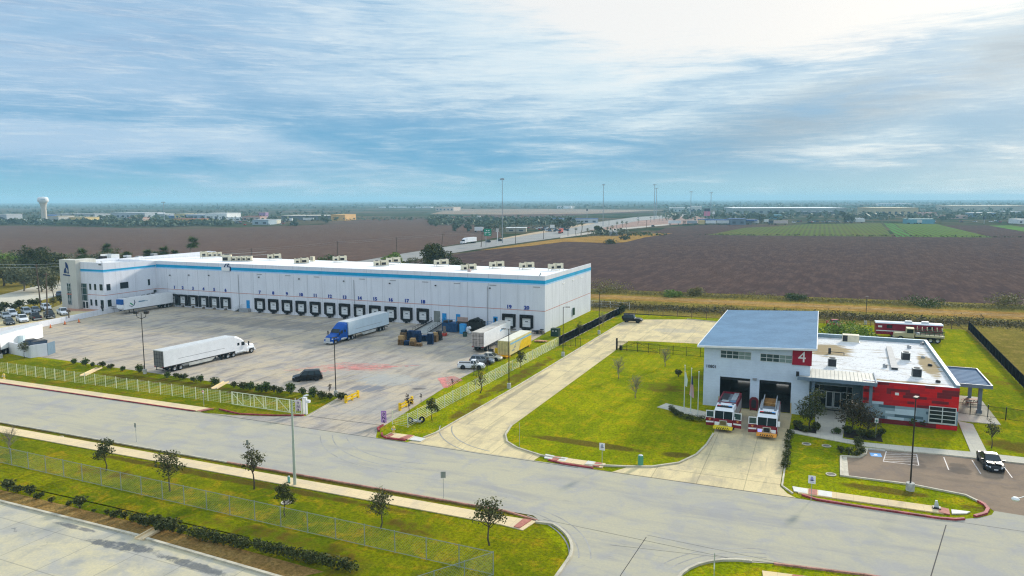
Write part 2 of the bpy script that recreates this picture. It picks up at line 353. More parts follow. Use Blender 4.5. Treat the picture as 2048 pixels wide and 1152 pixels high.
M_drive = concrete_mat('drive_concrete', (0.62, 0.50, 0.29), (0.74, 0.60, 0.33), (0.37, 0.32, 0.22), 4.8, (1.6, 0.25), 0.6,
    blobs=[(-42.9, 105, 0.8, 22, 0, 0.5, (0.17, 0.16, 0.14)), (-42.8, 150, 1.0, 14, 0, 0.5, (0.18, 0.17, 0.15)), (-7.5, 101, 4, 5, 0, 0.5, (0.24, 0.23, 0.22)), (-30, 167, 9, 4, 0.2, 0.4, (0.36, 0.35, 0.32))])  # dark patch before the bays paints the station's shade on the apron
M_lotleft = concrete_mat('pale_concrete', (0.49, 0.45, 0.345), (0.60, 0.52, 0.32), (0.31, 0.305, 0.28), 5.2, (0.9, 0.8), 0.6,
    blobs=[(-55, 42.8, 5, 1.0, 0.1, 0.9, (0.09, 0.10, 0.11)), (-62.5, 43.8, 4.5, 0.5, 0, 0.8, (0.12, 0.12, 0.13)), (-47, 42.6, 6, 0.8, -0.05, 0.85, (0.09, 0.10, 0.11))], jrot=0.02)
M_walk = concrete_mat('pavement_concrete', (0.72, 0.565, 0.34), (0.80, 0.62, 0.35), (0.54, 0.43, 0.28), 1.55, (1, 1), 0.35)
M_walk2 = concrete_mat('walk_concrete', (0.54, 0.51, 0.42), (0.61, 0.56, 0.44), (0.39, 0.365, 0.30), 1.55, (1, 1), 0.35)
M_asph = concrete_mat('asphalt', (0.265, 0.200, 0.145), (0.31, 0.23, 0.16), (0.19, 0.15, 0.115), 0, (0.5, 1.0), 0.6, blobs=[(15.5, 92, 1.6, 3, 0, 0.5, (0.07, 0.068, 0.065)), (11, 92, 1.6, 3, 0, 0.35, (0.07, 0.068, 0.065))])
M_kerb = pmat('kerb_concrete', (0.50, 0.45, 0.34), 0.8, 0, 0.2, 0.8)
M_redkerb = pmat('red_kerb_paint', (0.31, 0.055, 0.060), 0.7, 0, 0.45, 0.9)
M_brick = pmat('red_ramp_pavers', (0.42, 0.16, 0.12), 0.8, 0, 0.2, 3)
M_white = pmat('white_paint', (0.80, 0.79, 0.76), 0.5, 0, 0.06, 0.7)
M_crack = pmat('joint_sealant', (0.035, 0.035, 0.035), 0.8, 0, 0.2, 2)
# ---- open country to the horizon
m, t, b, P = gmat('open_country')
n1 = t.noise(t.map(P, scale=(0.5, 1.6, 1)), 0.0012, 6, 0.6, 0.6); n2 = t.noise(P, 0.011, 6, 0.7, 0.4); n3 = t.noise(P, 0.08, 4, 0.7)
c = t.mix(t.step(n1, 0.42, 0.60), (0.048, 0.062, 0.024), (0.15, 0.105, 0.070)); c = t.mix(t.step(n2, 0.47, 0.58), c, (0.030, 0.045, 0.018))
c = t.mix(t.m('MULTIPLY', t.step(n3, 0.5, 0.7), 0.5), c, (0.02, 0.032, 0.014))
t.l.new(c, b.inputs['Base Color']); M_country = m
mb = MB(); mb.sheet(arc((0, 0), 14000, 0, 360, 48)[:-1], -0.30); struct('ground', mb, M_country)
# ---- ploughed earth, furrows run away from the camera
def plough(name, a, bcol, cc, rot):
    m, t, b, P = gmat(name)
    n1 = t.noise(P, 0.010, 5, 0.6, 0.5); n2 = t.noise(t.map(P, rot=(0, 0, rot), scale=(1, 0.25, 1)), 0.25, 5, 0.75); n3 = t.noise(P, 1.1, 4, 0.8)
    ex, ey, _ = t.sep(t.map(P, rot=(0, 0, rot)))
    fur = t.m('SINE', t.m('MULTIPLY', ex, 2 * math.pi / 1.9))
    n5 = t.noise(P, 0.13, 4, 0.8)
    c = t.mix(t.step(n1, 0.35, 0.65), a, bcol); c = t.mix(t.step(n2, 0.44, 0.62, 0.0, 0.9), c, cc)
    c = t.mix(t.step(n3, 0.42, 0.62, 0.5, 0.0), c, tuple(x * 0.5 for x in a)); c = t.mix(t.step(n5, 0.45, 0.7, 0.0, 0.45), c, tuple(x * 0.62 for x in cc)); c = t.mix(t.m('MULTIPLY', t.step(fur, -0.2, 0.9), 0.18), c, tuple(x * 0.55 for x in a))
    t.l.new(c, b.inputs['Base Color']); bumped(t, b, n3, 0.7, 0.2); return m
M_soil = plough('ploughed_soil', (0.102, 0.066, 0.056), (0.080, 0.054, 0.053), (0.155, 0.100, 0.080), 0.05)
M_soil2 = plough('ploughed_soil_pale', (0.142, 0.087, 0.066), (0.118, 0.076, 0.063), (0.19, 0.125, 0.090), 0.3)
fl = MB(); fl.sheet(px((-60, 560), (-60, 451), (0, 451), (190, 454), (370, 458), (470, 455), (640, 449), (760, 444), (872, 441), (935, 446), (1000, 463), (1004, 473), (930, 485), (822, 503), (742, 517), (705, 523)), -0.22)
struct('ploughed_field', fl, M_soil2)
fl = MB(); fl.sheet(px((640, 448), (700, 441), (1020, 428), (1180, 424), (1320, 424), (1180, 428), (930, 446), (870, 441), (760, 444)), -0.21); struct('far_field', fl, M_soil2)
fl = MB(); fl.sheet(px((900, 418), (1110, 418), (1340, 420), (1180, 427), (1000, 429), (860, 428)), -0.20); struct('stubble_field', fl, pmat('stubble', (0.21, 0.140, 0.085), 0.9, 0, 0.25, 0.01))
fr = MB(); fr.sheet([tuple(G(720, 545))[:2]] + px((800, 528), (860, 516), (960, 500), (1060, 491), (1140, 482), (1180, 484), (1215, 485), (1250, 483.5), (1290, 474), (1345, 467.5), (1800, 472), (2048, 475), (2300, 478)) + [(130, 250), (54, 246), (-70, 238), (-150, 236)], -0.22)
struct('ploughed_field', fr, M_soil)
fr = MB(); fr.sheet(px((1290, 472), (1330, 456), (1395, 450), (1470, 449), (1560, 449), (1545, 455), (1400, 469), (1345, 467.5)), -0.21); struct('ploughed_field', fr, M_soil)
fr = MB(); fr.sheet(px((1880, 450), (2300, 452), (2300, 472), (2048, 475), (1985, 474)), -0.21); struct('ploughed_field', fr, M_soil)
def crop(name, a, bcol, rot, rowsp):
    m, t, b, P = gmat(name); ex, ey, _ = t.sep(t.map(P, rot=(0, 0, rot)))
    row = t.m('SINE', t.m('MULTIPLY', ex, 2 * math.pi / rowsp)); n = t.noise(P, 0.02, 5, 0.6)
    c = t.mix(t.step(row, -0.7, 0.5), (0.10, 0.105, 0.045), a); c = t.mix(t.m('MULTIPLY', t.step(n, 0.45, 0.65), 0.6), c, bcol); t.l.new(c, b.inputs['Base Color']); return m
for pts, mt in (([(1415, 469.5), (1490, 455), (1560, 452), (1612, 448), (1762, 446), (1785, 473), (1600, 471.5)], crop('crop_rows', (0.115, 0.150, 0.035), (0.14, 0.135, 0.045), 0.0, 4.2)),
                ([(1768, 446.5), (1786, 446.5), (1825, 473.5), (1793, 473)], crop('crop_lush', (0.09, 0.22, 0.05), (0.10, 0.23, 0.05), 0.0, 5)),
                ([(1788, 446.5), (1875, 448), (1985, 474.5), (1828, 473.5)], crop('crop_mixed', (0.11, 0.19, 0.035), (0.13, 0.17, 0.04), 0.0, 5)),
                ([(1978, 450.5), (2020, 450.5), (2060, 455), (2060, 465)], crop('crop_green', (0.12, 0.25, 0.05), (0.12, 0.25, 0.05), 0.0, 5))):
    c_ = MB(); c_.sheet(px(*pts), -0.19); struct('crop_field', c_, mt)
# ---- verge, dirt track, ditch behind the plots
v = MB(); v.sheet([(-330, 236), (-330, 192), (-200, 190), (60, 190), (140, 200), (140, 250), (54, 246), (-70, 237)], -0.18); struct('verge', v, M_wild)
v = MB(); v.sheet([(-150, 214), (140, 216), (140, 232), (52, 229), (-68, 224), (-150, 223)], -0.16); struct('dirt_track', v, M_track)
v = MB(); v.sheet([(-150, 218.4), (140, 222.0), (140, 222.5), (-150, 218.9)], -0.15); v.sheet([(-150, 220.6), (140, 224.6), (140, 225.2), (-150, 221.0)], -0.15); struct('wheel_rut', v, pmat('bare_soil', (0.30, 0.20, 0.10), 0.9, 0, 0.3, 0.5))
# ---- lawn under everything on the plots
v = MB(); v.sheet([(-400, 20), (120, 20), (120, 150), (31, 150), (31.4, 193), (-45, 187), (-57, 190), (-192, 190), (-192, 110), (-400, 110)], -0.03); struct('lawn', v, M_lawn)
v = MB(); v.sheet([(-400, 44), (-18.6, 44), (-18.6, 56), (-24, 62), (-400, 62.6)], -0.024); v.sheet([(-300, 76), (-66, 76), (-66, 91.4), (-300, 91.4)], -0.024); struct('grass_bank', v, M_bank)
v = MB(); v.sheet([(31, 150), (120, 150), (120, 205), (31.4, 205), (31.4, 193)], -0.05); v.sheet([(31.2, 116), (120, 100), (120, 150), (31, 150)], -0.02); struct('dry_grass', v, M_wild)
v = MB(); v.sheet([(-420, 128), (-180, 128), (-196, 192), (-420, 245)], -0.04); struct('dry_grass', v, M_wild)
# ---- streets
s = MB(); s.sheet([(-420, 62.35), (-24.2, 62.35), (-23.0, 61.4)] + arc((-25.2, 55.2), 6.8, 68, 0, 8) + [(-18.4, 10), (-9.2, 10), (-9.2, 55.0)] + arc((-3.6, 55.2), 5.6, 178, 95, 7) + [(-2.0, 61.4), (4.6, 62.2), (120, 62.6), (120, 76.2), (-420, 76.2)], 0.0)
struct('street', s, M_street)
s = MB(); s.sheet([(-440, 15), (-38, 15), (-38, 43.7), (-55, 44.6), (-75, 44.8), (-160, 45.3)], 0.0); struct('concrete_lot', s, M_lotleft)
s = MB(); s.sheet([(-80, 76.2), (-51.0, 76.2), (-52.6, 79.0), (-53.0, 84), (-54, 94), (-55, 105), (-55.6, 126), (-56, 144.5), (-56.5, 153.4), (-180, 153.4), (-180, 100), (-150, 92.6), (-136, 92.6), (-105, 91.2), (-91, 90.4), (-76, 90.2), (-67.2, 91.2), (-66.3, 86), (-65.4, 80.4), (-69.5, 78.6), (-75, 77.0)], -0.008)
struct('truck_yard', s, M_yard)
s = MB(); s.sheet([(-46.5, 76.2), (-29.5, 76.2), (-29.3, 77.9), (-32.8, 79.3), (-34.8, 80.9), (-36.1, 83.5), (-36.9, 87.2), (-36.8, 151), (-32.4, 152.3), (-22.2, 153.6), (-15.2, 154), (-15.2, 144.5), (-0.6, 144.5), (-0.6, 184), (-21.8, 183.5), (-30, 184.2), (-43.3, 178.5), (-43.8, 170), (-44, 108), (-44.7, 80.6), (-45.4, 78.4)], -0.012)
struct('driveway', s, M_drive)
s = MB(); s.sheet([(-20.2, 76.2), (-1.0, 76.2), (-2.0, 77.2), (-2.8, 79), (-2.65, 107.35), (-12.7, 107.35), (-11.5, 93.6), (-11.7, 89.3), (-12.3, 85.2), (-13.7, 81.6), (-16.3, 79.2), (-19.0, 78.2)], -0.006); struct('apron', s, M_drive)
s = MB(); s.sheet([(3.5, 91.0), (3.3, 84.5), (9.9, 84.7), (14.7, 83.7), (15.9, 82.1), (16.6, 80.2), (40, 78.6), (60, 96.4), (15.1, 96.2), (6.3, 95.1), (6.0, 93.0), (5.4, 91.6)], -0.010); struct('parking_bay', s, M_asph)
s = MB(); s.sheet([(11.8, 76.2), (40, 76.2), (40, 78.7), (16.6, 80.3), (16.2, 79.2), (15.0, 78.0), (13.4, 77.0)], -0.009); struct('parking_entry', s, M_street)
# raised parking court left of the white retaining wall, and the road beyond
s = MB(); s.prism([(-171.3, 100), (-171.3, 114.8), (-176.9, 142), (-176.5, 153), (-200, 153), (-205, 150), (-188, 126), (-196, 100)], -0.5, 0.88); struct('parking_court', s, M_drive)
s = MB(); s.prism([(-185.2, 131), (-176.6, 134.5), (-176.6, 136.4), (-190, 136.4), (-190, 133.5)], 0.5, 0.90); struct('entrance_paving', s, pmat('red_paving', (0.46, 0.24, 0.16), 0.8, 0, 0.2, 2))
d = Vector((-24.3, 37.9)).normalized(); p1 = Vector((-204.4, 126.9)); p2 = Vector((-242.8, 151.3)); s = MB()
s.sheet([tuple(p1 - d * 80), tuple(p1 + d * 90), tuple(p2 + d * 90), tuple(p2 - d * 80)], 0.0); struct('road', s, M_walk2)
# ---- highway
s = MB(); s.sheet(px((640, 551), (760, 533), (860, 513), (1000, 491), (1120, 474.5), (1190, 458), (1280, 441), (1420, 428), (1420, 425.5), (1270, 434), (1180, 446), (1110, 461), (1000, 478), (900, 492), (810, 506), (735, 519), (610, 540)), -0.10); struct('highway', s, pmat('highway_concrete', (0.26, 0.252, 0.232), 0.8, 0, 0.12, 0.05))
s = MB(); s.sheet(px((1000, 479), (1110, 462), (1190, 447), (1186, 444.5), (1100, 459), (998, 477)), -0.08); struct('verge', s, pmat('verge_sand', (0.42, 0.31, 0.19), 0.9, 0, 0.2, 0.05))
s = MB(); s.sheet(px((860, 516.5), (1000, 494), (1120, 477), (1188, 472), (1250, 467), (1345, 466.5), (1290, 474.5), (1250, 484.2), (1215, 485.5), (1180, 484.5), (1130, 483), (1060, 491.5), (960, 500.5)), -0.12); struct('verge', s, M_track)
s = MB(); s.sheet(px((1120, 476), (1240, 459.5), (1340, 449.5), (1340, 447.5), (1236, 456.5), (1122, 471)), -0.09); struct('frontage_road', s, pmat('frontage_concrete', (0.38, 0.34, 0.28), 0.8, 0, 0.12, 0.05))
s = MB(); s.sheet(px((1180, 447), (1330, 431.5), (1430, 431), (1395, 446), (1250, 457), (1180, 462)), -0.11); struct('embankment', s, pmat('bare_earth', (0.26, 0.15, 0.11), 0.9, 0, 0.3, 0.03))
s = MB(); s.sheet([tuple(G(*q))[:2] for q in ((690, 545), (742, 520), (810, 508), (815, 530), (760, 545))], -0.12); struct('verge', s, M_track)
# ---- pavements along the street
s = MB(); s.box(-420, 59.3, -0.1, -26.3, 61.15, 0.06); s.hexa([(-26.3, 59.3, -0.1), (-23.9, 59.0, -0.1), (-23.4, 61.3, -0.1), (-26.3, 61.15, -0.1), (-26.3, 59.3, 0.06), (-23.9, 59.0, 0.03), (-23.4, 61.3, 0.03), (-26.3, 61.15, 0.06)]); struct('pavement', s, M_walk)
s = MB(); s.box(-420, 76.35, -0.1, -80.6, 78.15, 0.10); struct('pavement', s, M_walk)
s = MB(); s.box(-1.0, 77.6, -0.1, 12.0, 79.2, 0.08); struct('pavement', s, M_walk)
s = MB(); s.box(-50.3, 77.0, -0.1, -46.7, 78.6, 0.07); struct('pavement', s, M_walk)
s = MB(); s.box(-28.0, 76.9, -0.1, -21.5, 78.3, 0.07); struct('pavement', s, M_walk)
s = MB(); s.prism([(-3.2, 59.6), (3.0, 60.4), (60, 61.0), (60, 59.6), (2, 58.9), (-3.0, 58.3)], -0.1, 0.06); struct('pavement', s, M_walk)
s = MB(); s.prism([(-2.45, 98.3), (6.3, 95.9), (60, 97.0), (60, 98.9), (18.9, 98.7), (6.3, 97.6), (-2.45, 99.6)], -0.1, 0.05); s.prism([(17.55, 98.6), (19.3, 98.65), (19.8, 111.2), (18.2, 112)], -0.1, 0.052); s.prism([(0.6, 98.6), (3.6, 97.8), (4.6, 112.0), (0.2, 112.0)], -0.1, 0.055); struct('footpath', s, M_walk2)
s = MB(); s.prism([(-20.8, 103.4), (-12.2, 99.6), (-12.0, 101.8), (-13.0, 103.2), (-20.0, 105.8)], -0.1, 0.05); struct('flagpole_paving', s, M_walk2)
s = MB(); s.box(17.5, 112.3, -0.1, 23.2, 127, 0.05); struct('pavilion_slab', s, M_walk2)
# ramps with red pavers at the crossings
s = MB()
for q in (((-24.9, 59.25), (-24.3, 59.2), (-23.9, 61.2), (-24.7, 61.15)), ((-48.0, 77.0), (-46.9, 77.0), (-46.9, 78.6), (-47.6, 78.6)), ((-50.2, 77.2), (-49.4, 77.0), (-49.4, 77.9), (-50.0, 78.3)), ((-27.6, 77.0), (-26.9, 77.0), (-26.9, 78.3), (-27.6, 78.3)), ((-22.6, 76.9), (-21.9, 76.9), (-21.9, 78.2), (-22.6, 78.2)), ((0.0, 77.7), (0.8, 77.7), (0.8, 79.1), (0.0, 79.1)), ((11.6, 77.7), (12.5, 77.5), (12.6, 78.9), (11.7, 79.1)), ((-0.9, 58.7), (-0.1, 58.8), (-0.1, 59.9), (-0.9, 59.8)), ((-81.4, 76.4), (-80.6, 76.4), (-79.8, 78.1), (-80.6, 78.1))):
    s.prism(q, 0.02, 0.115)
struct('tactile_paving', s, M_brick)
s = MB(); s.prism([(-46.6, 77.0), (-44.9, 77.0), (-44.9, 78.2), (-46.6, 78.4)], 0.0, 0.09); s.prism([(-28.6, 77.3), (-27.7, 77.2), (-27.7, 78.4), (-28.9, 78.6)], 0, 0.09); s.prism([(-26.8, 77.2), (-26.0, 77.2), (-26.0, 78.35), (-26.8, 78.35)], 0, 0.09); s.prism([(-23.6, 77.0), (-22.7, 76.9), (-22.7, 78.3), (-23.6, 78.3)], 0, 0.10); s.prism([(-1.4, 77.9), (-0.1, 77.7), (-0.1, 79.0), (-1.6, 79.2)], 0, 0.1); s.prism([(0.9, 77.7), (2.2, 77.65), (2.2, 79.15), (0.9, 79.15)], 0, 0.1); s.prism([(12.7, 77.8), (14.0, 78.4), (14.4, 79.0), (12.8, 78.9)], 0, 0.1)
struct('ramp_slab', s, pmat('ramp_concrete_pale', (.62, .60, .54), .7, 0, .1, 1))
# ---- kerbs
k = MB(); kerb('', [(-420, 76.26), (-81.5, 76.26)], None, 0.2, 0.14, k); kerb('', [(-79.0, 78.3), (-74.6, 77.6), (-69.5, 78.9), (-65.7, 80.5)], None, 0.2, 0.16, k); kerb('', [(-52.9, 80.8), (-52.8, 79.4), (-52.0, 78.5)], None, 0.25, 0.2, k); kerb('', [(-51.2, 77.9), (-50.6, 77.0), (-49.5, 76.45), (-46.9, 76.6)], None, 0.25, 0.17, k)
kerb('', [(-27.9, 76.9), (-26.0, 76.4), (-22.4, 76.35)], None, 0.22, 0.16, k); kerb('', [(-0.6, 77.2), (0.8, 76.5), (4, 76.3), (11.6, 76.25), (12.8, 76.5), (13.6, 77.0)], None, 0.25, 0.18, k); kerb('', [(14.6, 78.0), (15.7, 79.2), (16.1, 80.4), (16.0, 81.4), (15.6, 82.2)], None, 0.3, 0.18, k)
struct('red_kerb', k, M_redkerb)
k = MB(); kerb('', [(-62, 62.2), (-27, 62.2), (-23.4, 61.4)], None, 0.18, 0.10, k); kerb('', [(-2.4, 61.2), (4.6, 62.1), (60, 62.5)], None, 0.2, 0.12, k); struct('faded_kerb', k, pmat('faded_red_kerb', (.40, .20, .15), .8, 0, .35, .8)); k = MB(); kerb('', [(-420, 62.2), (-62, 62.2)], None, 0.18, 0.09, k); kerb('', [(-23.4, 61.0)] + arc((-25.2, 55.2), 6.9, 60, 0, 8) + [(-18.3, 10)], None, 0.26, 0.16, k); kerb('', [(-9.3, 10), (-9.3, 55.0)] + arc((-3.6, 55.2), 5.7, 178, 95, 7), None, 0.26, 0.16, k)
kerb('', [(-45.3, 78.4), (-44.8, 80.6), (-44.1, 108), (-43.9, 170), (-43.4, 176)], None, 0.2, 0.16, k); kerb('', [(-26.2, 77.8), (-29.3, 78.0), (-32.9, 79.4), (-34.9, 81.0), (-36.2, 83.5), (-36.95, 87.2)], None, 0.2, 0.15, k)
kerb('', [(-23.6, 77.0), (-19.0, 78.3), (-16.4, 79.3), (-13.8, 81.7), (-12.4, 85.2), (-11.8, 89.3), (-11.6, 94.0)], None, 0.22, 0.15, k); kerb('', [(-1.5, 77.3), (-2.6, 79), (-2.55, 98.0)], None, 0.18, 0.12, k); kerb('', [(-30, 184.3), (-22, 182.6)], None, 0.2, 0.15, k)
kerb('', [(-75, 44.9), (-55.2, 44.7)], None, 0.28, 0.15, k); kerb('', [(-54.3, 44.55), (-38, 43.7), (-30, 43.2)], None, 0.28, 0.15, k); kerb('', [(-160, 45.4), (-75, 44.9)], None, 0.28, 0.15, k)
kerb('', [(-66.6, 91), (-65.8, 86), (-65.0, 80.6)], None, 0.12, 0.04, k)
kerb('', [(3.3, 91.1), (3.15, 84.5), (9.9, 84.55), (14.7, 83.5), (15.6, 82.2)], None, 0.24, 0.13, k); kerb('', [(3.3, 91.1), (5.2, 91.5), (5.95, 92.9), (6.2, 95.2)], None, 0.35, 0.14, k); kerb('', [(6.2, 95.2), (15.1, 96.25), (60, 96.5)], None, 0.16, 0.12, k)
struct('kerb', k, M_kerb)
s = MB(); s.box(3.2, 84.6, -0.1, 3.95, 91.2, 0.05); struct('concrete_gutter', s, M_kerb)
s = MB(); s.sheet([(-160, 45.3), (-75, 44.95), (-55, 44.75), (-38, 43.8), (-36, 45.9), (-50, 46.6), (-75, 46.9), (-160, 47.2)], 0.0); struct('mulch_bed', s, M_bed)
s = MB(); s.box(-421, 48.25, -0.6, -46, 48.42, -0.024); struct('ditch_edge', s, M_bed)
# ---- sealed joints and painted markings
s = MB()
def line(a, b, wd, z):
    L, R_ = strip([a, b], wd, -wd / 2); s.sheet([tuple(L[0]), tuple(L[1]), tuple(R_[1]), tuple(R_[0])], z)
line((-80, 76.2), (-24, 75.9), 0.10, 0.006); line((-22.5, 76.1), (-0.4, 76.25), 0.10, 0.006); line((-64.9, 80.6), (-52.6, 80.9), 0.10, 0.002); line((-81.5, 76.15), (-420, 76.15), 0.10, 0.006); line((11.85, 75.0), (9.0, 62.6), 0.09, 0.006); line((12.5, 76.15), (60, 76.0), 0.05, 0.006); line((18.5, 76), (17.5, 63), 0.04, 0.006)
line((-23.0, 61.9), (-4.0, 60.7), 0.04, 0.006); line((-15.8, 59.3), (-2.0, 61.4), 0.03, 0.006); line((-13.2, 62.0), (-13.9, 50), 0.06, 0.006); line((-4.5, 61.0), (4.5, 62.4), 0.07, 0.006); line((-13.2, 62.4), (0.5, 61.5), 0.03, 0.006); line((-36.9, 140.9), (-44, 141), 0.06, -0.006); line((-19, 79.3), (-2.6, 79.4), 0.04, 0.0)
struct('pavement_joint', s, M_crack)
M_line = pmat('road_marking_paint', (0.62, 0.55, 0.50), 0.7, 0, 0.25, 3)
s = MB()
for a, b_ in (((8.35, 95.2), (7.75, 91.2)), ((11.55, 95.3), (11.35, 91.3)), ((14.35, 95.4), (14.25, 91.0)), ((17.2, 95.5), (17.3, 91.0)), ((20.1, 95.6), (20.2, 91)), ((22.9, 95.6), (23.1, 91)), ((7.75, 91.2), (11.35, 91.3))): line(a, b_, 0.11, -0.004)
for i in range(6):
    f0 = i / 6; line((8.35 - 0.6 * (1 - f0), 91.2 + 4 * f0), (11.35 + 0.2 * min(1, f0 + 0.30), 91.3 + 4 * min(1, f0 + 0.30)), 0.09, -0.003)
struct('bay_marking', s, M_line)
s = MB(); s.sheet([(6.55, 92.6), (7.75, 92.75), (7.65, 94.0), (6.45, 93.85)], -0.003); struct('blue_marking', s, pmat('blue_marking_paint', (0.10, 0.36, 0.72), 0.6, 0, 0.15, 4))
s = MB(); s.sheet([(6.95, 93.0), (7.3, 93.05), (7.25, 93.6), (6.9, 93.55)], 0.0); s.sheet([(6.75, 92.85), (7.05, 92.9), (7.05, 93.0), (6.75, 92.95)], 0.0); struct('wheelchair_marking', s, M_white)
M_yl = pmat('faded_yellow_paint', (0.52, 0.42, 0.20), 0.8, 0, 0.3, 1)
s = MB()
for i in range(26):
    x = -170 + i * 4.5
    if x > -60: break
    line((x + 2.25, 152.5), (x + 2.25, 138), 0.10, 0.0)
for i in range(12): line((-112 + i * 3.6, 97), (-109 + i * 3.6, 104.5), 0.10, 0.0)
line((-66.5, 131), (-66.2, 147), 0.1, 0.0); line((-74, 129), (-66.5, 136), .1, 0.0)
struct('yard_marking', s, M_yl)
s = MB()
HZ = [0]
def hatch(pts, n, mx):       # worn red lines drawn across an outline given in the photograph
    a, b_, c_, d = [Vector(tuple(G(*q))[:2]) for q in pts]
    for i in range(n):
        f = (i + .5) / n; u, v = a.lerp(d, f), b_.lerp(c_, f)
        m0 = .0
        while m0 < .96:
            m1 = min(1, m0 + random.uniform(.12, .4)); line(tuple(u.lerp(v, m0)), tuple(u.lerp(v, m1)), mx * random.uniform(.6, 1.25), -0.006 + HZ[0] * .0002); HZ[0] += 1; m0 = m1 + random.uniform(.0, .09)
hatch(((560, 741), (640, 744), (850, 731), (690, 724)), 9, .30); hatch(((640, 737), (740, 741), (800, 733), (700, 727)), 6, .34)
hatch(((876, 756), (893, 776), (926, 760), (908, 752)), 10, .26); hatch(((876, 757), (890, 777), (897, 772), (884, 756)), 4, .4)
struct('red_marking', s, pmat('worn_red_paint', (.55, .20, .17), .8, 0, .4, .8))
# tyre marks on the street
M_tyre = pmat('tyre_rubber_stain', (0.33, 0.315, 0.28), 0.8, 0, 0.2, 0.5)
s = MB()
def curve_mark(c, r, a0, a1, wd, z):
    p = arc(c, r, a0, a1, 24); L, R_ = strip(p, wd, 0)
    for i in range(len(p) - 1): s.add([(*L[i], z), (*L[i + 1], z), (*R_[i + 1], z), (*R_[i], z)], [(0, 1, 2, 3)])
for r in (14.0, 15.7, 17.2): curve_mark((-44, 84), r, 215, 285, 0.16, 0.004)
for r in (9.0, 10.8, 9.8): curve_mark((-27, 53.5), r, 15, 75, 0.14, 0.004)
for r in (8.8, 10.3, 9.5): curve_mark((-1.5, 53.5), r, 100, 158, 0.14, 0.004)
curve_mark((-110, 72.5), 12, 190, 260, 0.14, 0.004)
for r in (11, 12.6): curve_mark((-34, 88), r, 200, 262, 0.14, 0.001)
struct('tyre_mark', s, M_tyre)
# ================================================================ warehouse
def wall_mat(name, col, streak=0.10):
    m, t, b, P = gmat(name); b.inputs['Roughness'].default_value = 0.7
    n = t.noise(t.map(P, scale=(1.2, 1.2, 0.09)), 0.9, 5, 0.65); n2 = t.noise(P, 0.16, 4, 0.6)
    c = t.mix(t.step(n, 0.45, 0.72), col, tuple(x * (1 - streak * 1.6) for x in col)); c = t.mix(t.m('MULTIPLY', t.step(n2, 0.4, 0.65), 0.6), c, tuple(x * (1 - streak) for x in col))
    t.l.new(c, b.inputs['Base Color']); return m
M_wall = wall_mat('painted_tilt_wall', (0.73, 0.74, 0.775), 0.09)
M_stone = wall_mat('limestone_cladding', (0.58, 0.565, 0.50), 0.13)
M_joint = pmat('wall_joint', (0.30, 0.31, 0.34), 0.8, 0, 0.1)
M_stripe = pmat('blue_stripe_paint', (0.004, 0.33, 0.58), 0.6, 0, 0.1, 0.4)
M_stripe_halo = pmat('blue_stripe_halo', (0.36, 0.58, 0.80), 0.6, 0, 0.08, 0.4)  # paints the bright fringe under the blue stripe as a band
M_orange = pmat('orange_stripe_paint', (0.52, 0.20, 0.15), 0.6, 0, 0.12, 0.5)
M_roofw = wall_mat('white_roof_membrane', (0.86, 0.86, 0.84), 0.05)
M_black = pmat('black_rubber', (0.014, 0.014, 0.016), 0.8, 0, 0.2, 3)
M_dark = pmat('dark_metal', (0.03, 0.032, 0.036), 0.5, 0, 0.2, 3)
M_doorw = pmat('dock_door_white', (0.72, 0.74, 0.74), 0.5, 0, 0.05, 1)
M_num = pmat('dock_number_blue', (0.012, 0.045, 0.28), 0.5, 0, 0.1, 2)
M_blued = pmat('blue_door_paint', (0.02, 0.26, 0.56), 0.5, 0, 0.12, 1)
M_grey = pmat('grey_metal', (0.32, 0.33, 0.34), 0.5, 0.2, 0.12, 2)
M_lgrey = pmat('light_grey_metal', (0.55, 0.57, 0.58), 0.45, 0.2, 0.1, 2)
M_cream = pmat('cream_metal', (0.66, 0.59, 0.43), 0.6, 0, 0.10, 1.5)
M_glass = glass(); M_glassg = glass('green_glass', (0.03, 0.065, 0.062), 0.06)
M_navy = pmat('navy_paint', (0.006, 0.03, 0.12), 0.5, 0, 0.1, 1)
M_rust = pmat('grimy_metal', (0.18, 0.15, 0.12), 0.8, 0, 0.35, 2)
M_yellow = pmat('yellow_paint', (0.78, 0.50, 0.010), 0.5, 0, 0.14, 1.5)
WX0, WX1, WY0, WY1, WT = -191.0, -56.65, 153.3, 189.0, 12.88
WL = Vector((-120, 153.3, 0)); wh = thing('warehouse', 'long white warehouse with a blue stripe and twenty numbered loading docks', 'warehouse', WL)
TW = Matrix.Translation(-WL)
b = MB(TW)
b.box(WX0, WY0, -0.6, WX1, WY1, 11.0)
b.box(WX0, WY0, 11.0, WX1, WY0 + 0.3, WT); b.box(WX1 - 0.3, WY0 + 0.3, 11.0, WX1, WY1, WT); b.box(WX0, WY0 + 0.3, 11.0, WX0 + 0.3, WY1, 13.0); b.box(WX0 + 0.3, WY1 - 0.3, 11.0, -188.6, WY1, 12.9)
# office wing and its sloping top
b.box(WX0, 136.5, -0.6, -175.8, WY0, 11.6)
b.hexa([(-176.1, 136.5, 11.6), (-175.8, 136.5, 11.6), (-175.8, WY0, 11.6), (-176.1, WY0, 11.6), (-176.1, 136.5, 13.63), (-175.8, 136.5, 13.63), (-175.8, WY0, 12.9), (-176.1, WY0, 12.9)])
b.box(-185.0, 136.5, 11.6, -176.1, 136.8, 13.6); b.box(WX0, 136.5, 11.6, WX0 + 0.3, WY0 + 0.3, 13.4)
